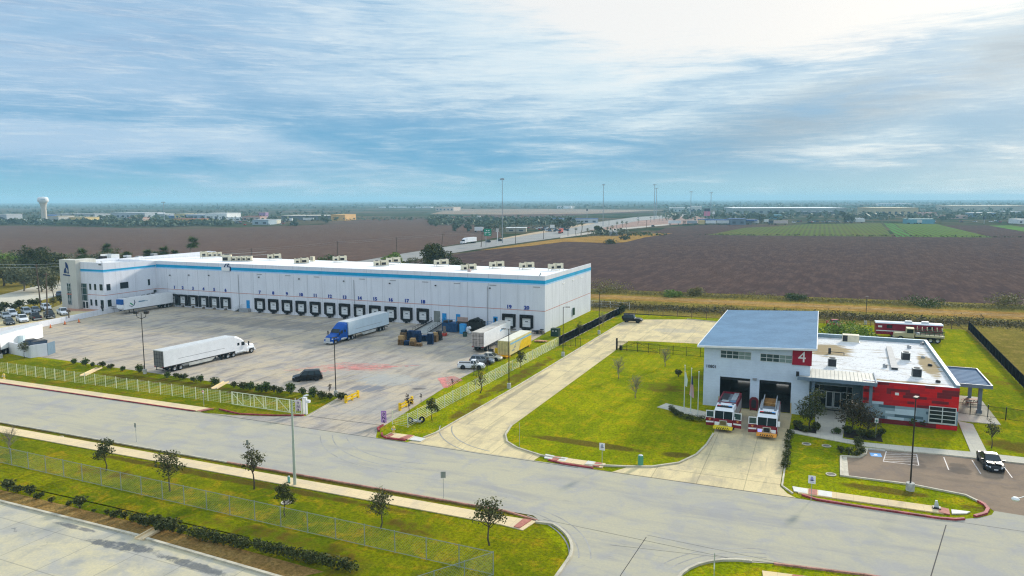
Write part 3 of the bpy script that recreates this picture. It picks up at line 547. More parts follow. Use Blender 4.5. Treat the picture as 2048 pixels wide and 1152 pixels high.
# dirty skirt, stripes and panel joints
b.box(-175.7, WY0 - 0.012, 11.1, WX1 + 0.012, WY0, 11.89, 1); b.box(-175.7, WY0 - 0.010, 10.78, WX1 + 0.010, WY0, 11.1, 2)
b.box(WX1, WY0, 11.1, WX1 + 0.012, WY1, 11.89, 1); b.box(WX1, WY0, 10.78, WX1 + 0.010, WY1, 11.1, 2)
b.box(-175.8, 136.5, 11.22, -175.788, 153.28, 11.73, 1); b.box(-175.8, 136.5, 10.95, -175.79, 153.28, 11.22, 2)
b.box(-185.0, 136.488, 11.22, -175.788, 136.5, 11.73, 1); b.box(-185.0, 136.49, 10.95, -175.79, 136.5, 11.22, 2)
b.box(-175.7, WY0 - 0.014, 4.84, WX1 + 0.014, WY0, 4.97, 3); b.box(WX1, WY0, 4.84, WX1 + 0.014, WY1, 4.97, 3); b.box(-175.8, 136.5, 4.80, -175.786, 153.28, 4.93, 3); b.box(-182.4, 136.486, 4.80, -175.786, 136.5, 4.93, 3)
for x in [-171.7 + 3.9 * i for i in range(7)] + [-140.3] + [-135.95 + 4.555 * i for i in range(12)] + [-80.9, -76.0, -70.6, -67.6, -63.2]: b.box(x - 0.025, WY0 - 0.006, 0, x + 0.025, WY0, 10.78, 4); b.box(x - 0.02, WY0 - 0.006, 11.89, x + 0.02, WY0, 12.88, 4)
for y in (158.5, 163.4, 168.0, 173.0, 178.5, 184): b.box(WX1, y - 0.02, 0, WX1 + 0.006, y + 0.02, 10.78, 4)
for y in (140.2, 146.2): b.box(-175.8, y - 0.02, 0.9, -175.794, y + 0.02, 13.0, 4)
b.build('wall', [M_wall, M_stripe, M_stripe_halo, M_orange, M_joint], wh)
b = MB(TW)      # roof falls towards the back; the office wing has a flat roof of its own
b.hexa([(WX0 + .3, WY0 + .3, 10.9), (WX1 - .3, WY0 + .3, 10.9), (WX1 - .3, WY1, 10.5), (WX0 + .3, WY1, 10.5), (WX0 + .3, WY0 + .3, 12.35), (WX1 - .3, WY0 + .3, 12.35), (WX1 - .3, WY1, 11.1), (WX0 + .3, WY1, 11.1)])
b.box(-190.7, 136.8, 11.5, -176.1, 153.6, 12.3)
b.build('roof', M_roofw, wh)
b = MB(TW); b.box(WX0 - .02, 135.2, 0.5, -184.6, 138.2, 14.15); b.box(-189, 138.2, 12.3, -185.5, 142, 14.1); b.build('entrance_tower', M_stone, wh)
b = MB(TW); b.box(-188.45, 135.14, 1.9, -187.0, 135.2, 7.8); tw = b.build('window', M_glassg, wh); tag(tw, 'tall narrow green window in the stone tower')
b = MB(TW)
for x in (-188.45, -187.73, -187.05): b.box(x - 0.05, 135.08, 1.9, x + 0.05, 135.14, 7.8)
for z in (1.9, 3.2, 3.5, 4.8, 5.6, 6.8, 7.8): b.box(-188.5, 135.09, z - 0.05, -187.0, 135.14, z + 0.05)
b.build('frame', M_lgrey, tw)
b = MB(TW); b.box(-188.7, 135.07, 4.7, -186.8, 135.14, 5.0); b.build('band', M_orange, wh)
b = MB(TW); b.box(-185.0, 136.42, 0.95, -182.4, 136.5, 7.8); tw = b.build('window', M_glassg, wh); tag(tw, 'two storey glazed entrance bay beside the tower')
b = MB(TW)
for x in (-184.98, -184.2, -182.45): b.box(x - 0.05, 136.36, 0.95, x + 0.05, 136.42, 7.8)
for z in (3.1, 4.75, 6.6, 7.8): b.box(-185, 136.37, z - 0.05, -182.4, 136.42, z + 0.05)
b.build('frame', M_lgrey, tw)
b = MB(TW)
for x in (-184.4, -183.2): b.box(x, 136.32, 0.92, x + 1.1, 136.40, 3.0)
dd = b.build('door', M_white, wh); tag(dd, 'white framed double entrance door')
b = MB(TW)
for x in (-184.25, -183.05): b.box(x, 136.30, 1.1, x + 0.8, 136.32, 2.85)
b.build('pane', M_glass, dd)
for x0, x1 in ((-177.55, -176.45), (-179.65, -178.9), (-181.5, -180.82)):
    for z0, z1 in ((6.2, 7.82), (1.9, 3.55)):
        b = MB(TW); b.box(x0, 136.44, z0, x1, 136.505, z1); wn = b.build('window', M_glass, wh)
        b = MB(TW); b.box(x0 - .05, 136.43, z0 - .06, x1 + .05, 136.50, z0); b.build('sill', M_lgrey, wn)
for y0, y1 in ((137.18, 138.3), (141.3, 143.85), (150.3, 150.95)):
    for z0, z1 in ((6.12, 7.8), (1.75, 3.55)):
        if y0 > 150 and z0 < 3: continue
        b = MB(TW); b.box(-175.81, y0, z0, -175.745, y1, z1); wn = b.build('window', M_glass, wh)
        b = MB(TW); b.box(-175.80, y0 - .05, z0 - .06, -175.73, y1 + .05, z0); b.build('sill', M_lgrey, wn)
# emblem on the tower: two dark sails over a pale hollow, with a dark line of lettering below
def fan(pts): return pts
sx, sz = -189.15, 10.55
A = lambda u, v: (sx + u, sz + v)
def plate(poly, y0, y1, mi=0, M=TW):
    bb = MB(M); n = len(poly); bb.side(poly, y0, y1, mi); return bb
b = plate([A(0.66, 3.0), A(0.95, 2.95), A(1.3, 2.65), A(1.6, 2.1), A(1.72, 1.4), A(1.68, 0.8), A(1.62, 0.45), A(1.78, 0.12), A(1.70, -0.08), A(1.1, -0.06), A(1.28, 0.18), A(1.45, 0.5), A(1.48, 0.9), A(1.32, 1.25), A(1.0, 1.45), A(0.72, 1.5)], 135.12, 135.2)
b.side([A(0.70, 1.52), A(0.35, 1.35), A(0.08, 0.95), A(-0.08, 0.5), A(-0.12, 0.02), A(0.9, 0.0), A(0.86, 0.8)], 135.12, 135.2)
b.side([A(-0.5, -0.28), A(-0.5, -0.62), A(0.82, -0.72), A(0.82, -0.38)], 135.12, 135.2); b.side([A(0.95, -0.38), A(0.95, -0.72), A(2.15, -0.80), A(2.15, -0.48)], 135.12, 135.2)
b.build('emblem', M_navy, wh)
b = MB(TW)
for i in range(5): b.box(-177.35 + i * 0.22, 136.44, 12.95, -177.2 + i * 0.22, 136.5, 13.22)
b.build('house_number', M_dark, wh)
# docks
DX = {1: -169.6, 2: -165.85, 3: -162.0, 4: -158.1, 5: -154.2, 6: -150.1, 19: -65.4, 20: -61.05}
for i in range(7, 19): DX[i] = -138.2 + 4.555 * (i - 7)
M_leaf = pmat('yard_sign_grey', (0.12, 0.14, 0.16), 0.6, 0, 0.1)
dock0 = None
def dock_meshes(old):
    z0, z1 = (0.45, 3.55) if old else (0.85, 3.85)
    d = MB(); d.box(-1.05, -0.09, 1.05, 1.05, -0.02, 3.2)
    for z in (1.6, 2.15, 2.7): d.box(-1.05, -0.10, z, 1.05, -0.09, z + 0.02, 1)
    d.box(-0.35, -0.105, 2.2, 0.35, -0.098, 2.42, 1)
    s = MB(); s.box(-1.62, -0.55 if old else -0.42, z0, -1.08, -0.01, z1); s.box(1.08, -0.55 if old else -0.42, z0, 1.62, -0.01, z1); s.box(-1.08, -0.56 if old else -0.43, 3.1, 1.08, -0.015, z1 + 0.02)
    if not old: s.hexa([(-0.95, -0.42, 0.55), (0.95, -0.42, 0.55), (0.95, -0.02, 0.55), (-0.95, -0.02, 0.55), (-1.45, -0.42, 0.848), (1.45, -0.42, 0.848), (1.45, -0.02, 0.848), (-1.45, -0.02, 0.848)]); s.box(-1.07, -0.40, 0.86, 1.07, -0.02, 1.04)
    l = MB(); l.box(-0.95, -0.35, 0.86 if old else 0.30, 0.95, -0.03, 1.03 if old else 0.54); l.box(-0.22, -0.7, 0.0, 0.22, -0.03, 0.32); l.box(-0.1, -0.75, 0.3, 0.1, -0.05, 0.5)
    return d.mesh('dock_door', [M_doorw, M_leaf]), s.mesh('dock_seal', M_black), l.mesh('dock_leveller', M_rust if old else M_dark)
DM = {k: dock_meshes(k) for k in (True, False)}
for i in sorted(DX):
    x = DX[i]; dm, sm, lm = DM[i <= 6]
    o = obj('dock_door', dm, wh, (x - WL.x, 0, 0)); obj('dock_seal', sm, o); obj('dock_leveller', lm, o)
    lettering('dock_number', str(i), 1.16, M_num, wh, (x - WL.x + (0 if i > 1 else 0.6), -0.05, 5.47), depth=0.06, bold=0.038, sx=1.12)
# personnel doors, vents, lamps, downpipes
def wdoor(x0, x1, z0, z1, mt, lab, pane=False):
    b = MB(TW); b.box(x0, WY0 - 0.06, z0, x1, WY0 - 0.005, z1); o = b.build('door', mt, wh); tag(o, lab)
    b = MB(TW); b.box(x1 - 0.2, WY0 - 0.13, z0 + 0.95, x1 - 0.1, WY0 - 0.06, z0 + 1.1); b.build('handle', M_lgrey, o)
    if pane: b = MB(TW); b.box(x0 + 0.28, WY0 - 0.075, z0 + 0.9, x1 - 0.28, WY0 - 0.06, z1 - 0.35); b.build('pane', M_glass, o)
wdoor(-142.95, -141.8, 0.95, 3.1, M_blued, 'blue steel door between docks six and seven')
wdoor(-82.85, -81.7, 0.9, 3.0, M_blued, 'blue steel door beside the grey ramp door'); wdoor(-79.15, -78.0, 0.9, 3.0, M_blued, 'blue steel door behind the waste compactor'); wdoor(-69.4, -68.3, 0.9, 3.0, M_blued, 'blue steel door with a glass pane', True)
wdoor(-85.1, -83.4, 0.8, 3.45, pmat('olive_door', (0.20, 0.21, 0.19), 0.5, 0, 0.15), 'wide dull olive roller door at the ramp head')
for x in (-138.9, -129.4, -120.2, -106.3, -97.3, -88.2, -79.6, -70.3, -59.5):
    b = MB(TW); b.box(x, WY0 - 0.08, 10.25, x + 1.7, WY0 - 0.01, 10.42); b.build('vent', M_grey, wh)
for x, z in ((-170.4, 8.9), (-163.2, 9.2), (-155.8, 9.4), (-138.2, 9.56), (-124.9, 9.6), (-110.9, 9.6), (-97.3, 9.6), (-84.5, 9.6), (-70.2, 9.6)):
    b = MB(TW); b.box(x - 0.15, WY0 - 0.35, z - 0.1, x + 0.15, WY0 - 0.01, z + 0.15); b.build('wall_lamp', M_dark, wh)
for y in (165.5, 173.0, 180.0):
    b = MB(TW); b.box(WX1 + 0.01, y, 9.8, WX1 + 0.1, y + 1.6, 9.98); b.build('vent', M_white, wh)
for x in (-145.4, -107.9, -70.9):
    b = MB(TW); b.tube((x, WY0 - 0.08, 0.1), (x, WY0 - 0.08, 10.0), 0.06, n=6); b.build('downpipe', M_grey, wh)
b = MB(TW); b.box(-176.5 + .75, 152.0, 3.9, -175.5, 152.8, 4.6); b.build('wall_cabinet', M_dark, wh)
for y, z in ((147.8, 3.4), (149.6, 3.5), (151.2, 3.6)): b = MB(TW); b.box(-175.79, y, z, -175.4, y + 1.0, z + 0.22); b.build('wall_light', M_dark, wh)
b = MB(TW); b.box(-150.85, WY0 - 0.35, 10.9, -148.1, WY0 - 0.02, 11.85); sg = b.build('sign_box', M_white, wh)
b = plate([(-150.0, 11.9), (-149.4, 12.75), (-148.5, 12.8), (-149.0, 12.3), (-148.9, 11.95), (-148.1, 11.9), (-148.0, 10.9), (-147.85, 10.9), (-147.9, 12.05), (-148.75, 12.1), (-148.85, 12.3), (-148.2, 12.95), (-149.5, 12.9), (-150.2, 11.9)], WY0 - 0.2, WY0 - 0.03)
b.build('sail_emblem', M_navy, sg)
b = MB(TW); b.box(WX1 + 0.02, 173.4, 1.1, WX1 + 0.35, 174.3, 2.9); b.build('meter_cabinet', pmat('dark_green_metal', (0.035, 0.075, 0.05), 0.5, 0, 0.2), wh)
b = MB(TW); b.tube((-176.5, 136.9, 13.7), (-176.2, 136.3, 14.1), 0.12, n=6); b.tube((-58.0, 153.5, 12.9), (-57.6, 153.1, 13.6), 0.12, n=6); b.tube((-57.6, 153.1, 13.6), (-57.4, 152.8, 13.2), 0.1, n=6); b.build('roof_camera', M_lgrey, wh)
# rooftop equipment, each a thing of its own
M_coil = pmat('condenser_coil', (0.035, 0.035, 0.038), 0.8, 0, 0.3, 6)
def roof_unit(name, label, p, boxes, rz=0.0, group='air conditioners on the warehouse roof'):
    r = thing(name, label, 'air conditioner', p, rz, group)
    f = MB(); xs0 = min(q[0] for q in boxes); xs1 = max(q[0] + q[1] for q in boxes)
    f.box(xs0, -0.9, 0.05, xs1, -0.75, 0.2); f.box(xs0, 0.75, 0.05, xs1, 0.9, 0.2)
    for x in (xs0 + 0.1, xs1 - 0.2):
        for y in (-0.85, 0.78): f.box(x, y, -0.5, x + 0.1, y + 0.1, 0.05)
    f.build('support_frame', M_lgrey, r)
    for x, wd, h in boxes:
        c = MB(); c.box(x, -0.8, 0.21, x + wd - 0.12, 0.8, 0.21 + h); o = c.build('cabinet', M_cream, r)
        c = MB(); c.box(x + 0.12, -0.83, 0.36, x + wd * 0.6, -0.8, h * 0.72); c.tube((x + wd * .45, 0, 0.21 + h), (x + wd * .45, 0, 0.30 + h), wd * 0.3, n=10); c.build('coil', M_coil, o)
    return r
U = lambda x, y, z=11.75: G(x, y, z)
roof_unit('rooftop_unit', 'four box air conditioner on the warehouse roof nearest the office end', U(402, 515), [(0, 1.9, 1.7), (2.0, 1.6, 1.3), (3.7, 1.3, 1.3), (5.1, 1.5, 1.3)], 1.15)
roof_unit('rooftop_unit', 'five box air conditioner on the roof above docks three and four', U(446, 523), [(0, 2.6, 1.8), (2.7, 1.5, 1.3), (4.3, 1.3, 1.3), (5.7, 1.3, 1.3), (7.1, 1.5, 1.3)], 0.55)
for (x, y), lab in (((536, 518.5), 'cream rooftop unit at the rear roof edge above docks five and six'), ((590, 527.5), 'cream rooftop unit near the front parapet above dock seven'), ((667, 523), 'cream rooftop unit at the rear roof edge above dock nine'), ((749, 532.5), 'cream rooftop unit near the front parapet above dock thirteen'), ((774, 526), 'cream rooftop unit at the rear in front of the big oak'),
                    ((870, 530.5), 'cream rooftop unit at the rear roof edge above dock seventeen'), ((924, 541), 'cream rooftop unit near the front parapet above the ramp'), ((981, 535), 'cream rooftop unit at the rear roof edge above the compactor'), ((1041, 537), 'cream rooftop unit above dock nineteen'), ((1099, 539.5), 'cream rooftop unit nearest the lit end wall')):
    roof_unit('rooftop_unit', lab, U(x, y), [(0, 1.5, 1.25), (1.7, 2.3, 1.4)], 0.95)
b = thing('roof_hatch', 'small cream louvred box at the rear edge of the roof', 'roof vent', U(625, 520)); MB().box(-.5, -.5, -.4, .6, .5, 1.1).build('housing', M_cream, b); q = MB(); [q.box(-.4, -.52, z, .5, -.5, z + .15) for z in (0.1, 0.45, 0.8)]; q.build('louvre', M_coil, b)
b = thing('roof_pipe', 'dark stub flue standing behind the warehouse roof edge', 'flue', U(938, 545)); MB().box(-.3, -.3, -.4, .5, .4, .9).build('flue_pipe', pmat('pinkish_metal', (0.5, 0.36, 0.32), .6), b)
for (x, y), lab, s_ in (((205, 521), 'dark condenser on the office roof below the white screen', 'coil'), ((254, 519), 'grey louvred unit on the office roof', 'l'), ((277, 518), 'low pale unit on the office roof', 'p'), ((308, 515), 'small blue grey box at the office roof corner', 'b')):
    r = thing('office_roof_unit', lab, 'air conditioner', G(x, y, 12.3)); q = MB(); q.box(-.7, -.7, 0, 1.1 if s_ != 'b' else 0.8, .7, 1.3 if s_ != 'p' else 0.9); q.build('cabinet', {'coil': M_coil, 'l': M_lgrey, 'p': M_lgrey, 'b': M_grey}[s_], r)
    q = MB(); [q.box(-.6 + k * .45, -.73, .2, -.3 + k * .45, -.7, 0.8) for k in range(3)]; q.build('louvre', M_coil, r)
r = thing('roof_screen', 'white three sided screen wall standing on the office roof', 'screen wall', G(215, 520, 12.3)); q = MB(); q.box(-2.2, 2.0, 0, 2.4, 2.2, 1.7); q.box(2.2, -.6, 0, 2.4, 2.0, 1.7); q.box(-2.2, -.6, 0, -2.0, 2.0, 1.7); q.build('panel', M_roofw, r)
# retaining wall of the raised court
rw = thing('retaining_wall', 'low white retaining wall between the car park and the truck yard', 'wall', (-171, 114, 0)); T = Matrix.Translation((171, -114, 0)); b = MB(T)
b.loft([[(x - .25, y, -0.2), (x, y, -0.2), (x, y, z), (x - .25, y, z)] for x, y, z in ((-170.6, 100.0, 1.35), (-171.1, 114.9, 1.35), (-175.6, 137.0, 1.35), (-176.4, 141.5, 0.9))]); b.build('wall_panel', M_wall, rw)
hr = thing('handrail', 'dark sloping steel handrail beside the office entrance steps', 'handrail', (-176.2, 136.8, 0)); b = MB(); b.tube((-.5, -.3, 2.1), (1.9, 4.2, 1.0), 0.05, n=6); b.tube((-.5, -.3, 1.6), (1.9, 4.2, 0.5), 0.04, n=6)
for k in range(5): b.tube((-.5 + k * .6, -.3 + k * 1.1, 0), (-.5 + k * .6, -.3 + k * 1.1, 2.1 - k * .275), 0.04, n=6)
b.build('rail', M_dark, hr)
r = thing('litter_bin', 'blue bin at the foot of the office handrail', 'bin', G(240, 622)); MB().lathe([(0, 0), (.45, 0), (.55, 1.3), (.4, 1.45), (0, 1.5)], 10).build('bin_body', M_navy, r); MB().lathe([(0, 1.5), (.45, 1.5), (.45, 1.58), (0, 1.6)], 10).build('lid', M_dark, r)
# stairs by dock six
st = thing('steel_stairs', 'grey steel stairs with handrails below the first blue door', 'stairs', (-144.6, 153.2, 0)); b = MB()
for k in range(5): b.box(-1.6 + k * .35, -1.2, k * .18, -1.25 + k * .35, -.05, k * .18 + .18)
b.box(0.15, -1.2, 0, 3.2, -.05, .92); b.build('step', M_grey, st); b = MB()
for y in (-1.2, -.1):
    b.tube((-1.7, y, 1.0), (0.1, y, 1.9), .035, n=5); b.tube((0.1, y, 1.9), (1.2, y, 1.9), .035, n=5); b.tube((-1.7, y, .5), (0.1, y, 1.4), .03, n=5)
    for k in range(4): b.tube((-1.7 + k * .6, y, k * .3), (-1.7 + k * .6, y, 1.0 + k * .3), .03, n=5)
b.build('handrail', M_lgrey, st)
st = thing('steel_stairs', 'blue steel stairs with a handrail beside dock nineteen', 'stairs', (-70.6, 153.2, 0)); b = MB()
for k in range(5): b.box(-1.2 + k * .3, -1.2, k * .18, -.9 + k * .3, -.05, k * .18 + .18)
b.box(.3, -1.2, 0, 2.3, -.05, .9); b.build('step', M_grey, st); b = MB()
for z in (1.45, 1.95): b.tube((.3, -1.2, z), (2.3, -1.2, z), .04, n=5); b.tube((-1.2, -1.2, z - .9), (.3, -1.2, z), .04, n=5)
for x, z in ((-1.2, 0), (.3, .9), (1.3, .9), (2.3, .9)): b.tube((x, -1.2, z), (x, -1.2, z + 1.05), .04, n=5)
b.build('handrail', M_blued, st)
# ramp to the olive door
e0 = G(826, 668); rp = thing('loading_ramp', 'sloping grey concrete ramp with curbs leading up to the olive door', 'ramp', (-83.5, 152.5, 0)); b = MB(Matrix.Translation((83.5, -152.5, 0)))
x0, y0 = e0.x + 1.0, e0.y + 1.5
b.hexa([(x0 - 2, y0, -.1), (x0 + 2, y0, -.1), (-81.9, 153.0, -.1), (-85.4, 153.0, -.1), (x0 - 2, y0, .05), (x0 + 2, y0, .05), (-81.9, 153.0, .85), (-85.4, 153.0, .85)]); b.build('ramp_slab', pmat('ramp_concrete', (.33, .34, .32), .8, 0, .2), rp); b = MB(Matrix.Translation((83.5, -152.5, 0)))
for (xa, xb) in ((x0 - 2, -85.4), (x0 + 2, -81.9)):
    b.tube((xa, y0, .25), (xb, 153, 1.05), .16, n=4)
    for hgt_ in (.75, 1.15): b.tube((xa, y0, hgt_), (xb, 152.6, hgt_ + .8), .03, n=5)
    for f_ in [i / 7 for i in range(8)]: p_ = Vector((xa, y0, .1)).lerp(Vector((xb, 152.6, .9)), f_); b.tube(p_, p_ + Vector((0, 0, 1.05)), .03, n=5)
b.build('handrail', M_dark, rp)
# ================================================================ fire station
FL = Vector((-7.5, 107.3, 0)); fs = thing('fire_station', 'white brick fire station with two open bays and a red panelled wing', 'fire station', FL)
TF = Matrix.Translation(-FL)
m, t, b_, P = gmat('white_block'); b_.inputs['Roughness'].default_value = 0.8
ex, ey, ez = t.sep(P)
crs = t.m('ABSOLUTE', t.m('SUBTRACT', t.m('FRACT', t.m('MULTIPLY', ez, 2.5)), 0.5)); n = t.noise(P, 0.5, 5, 0.65); n2 = t.noise(t.map(P, scale=(0.6, 0.6, 2.5)), 3.0, 3, 0.7)
c = t.mix(t.step(n, 0.35, 0.7), (0.63, 0.72, 0.81), (0.55, 0.635, 0.73)); c = t.mix(t.step(n2, 0.45, 0.7, 0, 0.35), c, (0.50, 0.56, 0.62)); c = t.mix(t.step(crs, 0.44, 0.5, 0, 0.25), c, (0.42, 0.46, 0.5)); t.l.new(c, b_.inputs['Base Color']); M_block = m
M_red = pmat('sign_red', (0.34, 0.010, 0.030), 0.5, 0, 0.06, 0.5)
M_metalroof = pmat('blue_grey_metal_roof', (0.20, 0.33, 0.46), 0.7, 0.0, 0.14, 0.25, spec=.04); M_rib = pmat('roof_seam', (.10, .175, .255), .7, spec=.04)
M_fascia = pmat('grey_blue_fascia', (0.16, 0.215, 0.27), 0.5, 0.1, 0.08, 1)
M_frame = pmat('white_window_frame', (0.62, 0.64, 0.62), 0.5, 0, 0.05, 1)
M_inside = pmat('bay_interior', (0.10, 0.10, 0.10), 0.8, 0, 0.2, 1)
BX0, BX1, BY0, BY1 = -14.9, -0.55, 107.3, 142.3
b = MB(TF)
for x0, x1 in ((BX0, -12.57), (-8.38, -7.13), (-2.9, BX1)): b.box(x0, BY0, -0.3, x1, BY0 + 0.35, 4.45)
b.hexa([(BX0, BY0, 4.45), (BX1, BY0, 4.45), (BX1, BY0 + .35, 4.45), (BX0, BY0 + .35, 4.45), (BX0, BY0, 8.95), (BX1, BY0, 9.55), (BX1, BY0 + .35, 9.55), (BX0, BY0 + .35, 8.95)])
b.box(BX0, BY0 + .35, -0.3, BX0 + .35, BY1, 8.9); b.box(BX1 - .35, BY0 + .35, -0.3, BX1, BY1, 9.4)
for x0, x1 in ((BX0 + .35, -13.3), (-9.5, -8.3), (-7.2, -6.4), (-4.3, -2.6), (-1.6, BX1 - .35)): b.box(x0, BY1 - .35, -0.3, x1, BY1, 4.6)
b.box(BX0 + .35, BY1 - .35, 4.6, BX1 - .35, BY1, 8.9)
b.box(-13.3, BY1 - .33, -0.3, -9.5, BY1 - .1, 2.4); b.box(-6.4, BY1 - .33, -0.3, -4.3, BY1 - .1, 2.4); b.box(-2.6, BY1 - .33, -.3, -1.6, BY1 - .1, 2.4); b.box(-8.3, BY1 - .33, -.3, -7.2, BY1 - .1, 4.6)
b.build('wall', M_block, fs)
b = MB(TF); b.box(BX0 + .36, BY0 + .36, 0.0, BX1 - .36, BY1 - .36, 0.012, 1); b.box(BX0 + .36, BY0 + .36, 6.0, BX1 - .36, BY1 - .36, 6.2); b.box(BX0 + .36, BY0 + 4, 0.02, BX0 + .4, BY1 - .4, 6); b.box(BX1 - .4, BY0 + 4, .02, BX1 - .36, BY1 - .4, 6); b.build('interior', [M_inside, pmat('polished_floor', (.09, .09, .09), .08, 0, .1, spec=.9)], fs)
b = MB(TF); rf = [(-15.7, 106.35, 8.90), (0.15, 106.35, 9.58), (0.15, 143.1, 9.58), (-15.7, 143.1, 8.90)]; b.hexa(rf + [(x, y, z + 0.06) for x, y, z in rf], 0)
for k in range(60):
    y = 106.7 + k * 0.61; b.hexa([(-15.65, y, 8.95), (0.1, y, 9.63), (0.1, y + .09, 9.63), (-15.65, y + .09, 8.95), (-15.65, y, 8.985), (0.1, y, 9.665), (0.1, y + .09, 9.665), (-15.65, y + .09, 8.985)], 2)
b.hexa([(-15.75, 106.25, 8.70), (0.2, 106.25, 9.38), (0.2, 106.35, 9.38), (-15.75, 106.35, 8.70), (-15.75, 106.25, 8.97), (0.2, 106.25, 9.65), (0.2, 106.35, 9.65), (-15.75, 106.35, 8.97)], 1)
b.hexa([(-15.80, 106.35, 8.70), (-15.7, 106.35, 8.70), (-15.7, 143.2, 8.70), (-15.80, 143.2, 8.70), (-15.8, 106.35, 8.99), (-15.7, 106.35, 8.99), (-15.7, 143.2, 8.99), (-15.8, 143.2, 8.99)], 1)
b.box(0.15, 106.35, 9.40, 0.25, 143.2, 9.67, 1); b.build('roof', [M_metalroof, M_white, M_rib], fs)
for x0, x1, z0, z1 in ((-12.57, -8.39, 7.23, 8.32), (-7.12, -2.93, 7.20, 8.27)):
    b = MB(TF); b.box(x0, BY0 - .03, z0, x1, BY0 + .02, z1); wn = b.build('window', M_glassg, fs); b = MB(TF); dxw = (x1 - x0) / 5
    for k in range(6): b.box(x0 + dxw * k - .035, BY0 - .07, z0, x0 + dxw * k + .035, BY0 - .03, z1)
    for z in (z0, (z0 + z1) / 2, z1): b.box(x0 - .03, BY0 - .068, z - .035, x1 + .03, BY0 - .03, z + .035)
    b.build('frame', M_frame, wn)
    b = MB(TF)
    for k in (3, 4): b.box(x0 + dxw * k + .06, BY0 - .034, z0 + .05, x0 + dxw * k + dxw - .06, BY0 - .03, z1 - .05)
    b.build('blind', pmat('pale_blind', (.20, .27, .24), .4), wn)
b = MB(TF)
for x0, x1 in ((-12.57, -8.38), (-7.13, -2.9)):
    b.box(x0 - .14, BY0 - .04, 0, x0, BY0 + .02, 1.5); b.box(x1, BY0 - .04, 0, x1 + .14, BY0 + .02, 1.5)
b.build('door_bollard', pmat('ochre_paint', (.52, .38, .16), .6), fs)
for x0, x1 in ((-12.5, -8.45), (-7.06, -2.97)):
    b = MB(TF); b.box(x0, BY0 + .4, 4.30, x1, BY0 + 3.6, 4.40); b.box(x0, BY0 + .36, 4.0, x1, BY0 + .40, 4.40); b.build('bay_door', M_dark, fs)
b = MB(TF); b.box(-8.05, BY0 - .25, 4.35, -7.5, BY0 - .01, 4.65); b.build('wall_lamp', M_grey, fs)
b = MB(TF); b.box(-2.90, BY0 - .16, 7.05, -0.38, BY0 - .01, 9.28); sg = b.build('number_sign', M_red, fs)
lettering('numeral', '4', 2.15, pmat('sign_white', (.80, .74, .72), .5, 0, .03), sg, (-1.64 - FL.x, -.175, 8.15), depth=.012, bold=0.0)
lettering('house_number', '10801', 0.62, M_black, fs, (-13.85 - FL.x, -.02, 5.80), depth=.03, bold=.006)
# shield shaped maroon plaque standing between the bays
pq = thing('maroon_shield_board', 'maroon rounded board standing on the apron between the two bays', 'board', (-7.75, 106.9, 0)); b = MB()
pts = [(-.55, .3), (-.45, .05), (.45, .05), (.55, .3), (.62, .8), (.62, 1.4), (.5, 1.75), (.25, 1.95), (-.25, 1.95), (-.5, 1.75), (-.62, 1.4), (-.62, .8)]; b.side(pts, -.08, .08); b.build('panel', pmat('maroon_paint', (.16, .018, .028), .5, 0, .2), pq)
b = MB(); b.side([(x * .55, .35 + z * .65) for x, z in pts], -.10, -.08); b.build('crest', M_dark, pq); b = MB(); b.box(-.5, -.25, 0, -.4, .25, .08); b.box(.4, -.25, 0, .5, .25, .08); b.build('foot', M_dark, pq)
# ---- single storey wing
WX, WY = 17.4, 140.5
M_wallgrey = pmat('slate_blue_wall', (0.20, 0.27, 0.31), .7, 0, .08, .6)
m, t, b_, P = gmat('stained_white_roof'); b_.inputs['Roughness'].default_value = .55
n = t.noise(P, .13, 5, .6, .5); n2 = t.noise(t.map(P, scale=(.5, 1.8, 1)), .5, 6, .7, .6); n3 = t.noise(P, 2.5, 3, .7)
c = t.mix(t.step(n2, .52, .66, 0, .65), (.74, .73, .71), (.42, .36, .29))
k = t.m('MAXIMUM', t.m('MAXIMUM', blob(t, P, 9.7, 21.2, 4.6, 8, 0), blob(t, P, 23.1, 14.7, 1.7, 12, 0)), blob(t, P, 17.5, 1.5, 9, 1.8, 0)); k = t.m('ADD', k, t.m('MULTIPLY', t.m('SUBTRACT', n2, .5), 3.0))
c = t.mix(t.m('MULTIPLY', t.step(k, .25, .85), .92), c, (.36, .27, .14)); c = t.mix(t.step(n3, .57, .66, 0, .6), c, (.30, .27, .24)); t.l.new(c, b_.inputs['Base Color']); M_roofst = m
b = MB(TF); b.box(-.549, 112.4, -.3, WX, WY, 5.1); b.box(6.2, BY0 + .02, -.3, WX, 112.4, 5.1)
b.box(WX - .35, BY0 + .02, 5.1, WX, WY, 5.95); b.box(-.549, WY - .35, 5.1, WX - .35, WY, 5.95); b.box(6.2, BY0 + .02, 5.1, WX - .35, BY0 + .3, 5.62); b.build('wing_wall', M_wallgrey, fs)
b = MB(TF); b.box(-.549, 112.0, 5.1, WX - .35, WY - .35, 5.36); b.box(6.2, BY0 + .3, 5.1, WX - .35, 112.0, 5.36); b.build('wing_roof', M_roofst, fs)
b = MB(TF); b.box(WX - .40, BY0, 5.95, WX + .05, WY + .05, 6.02); b.box(-.54, WY - .40, 5.95, WX - .40, WY + .05, 6.02); b.box(6.2, BY0 - .02, 5.62, WX - .40, BY0 + .34, 5.68); b.build('coping', pmat('pale_blue_coping', (.62, .74, .80), .5), fs)
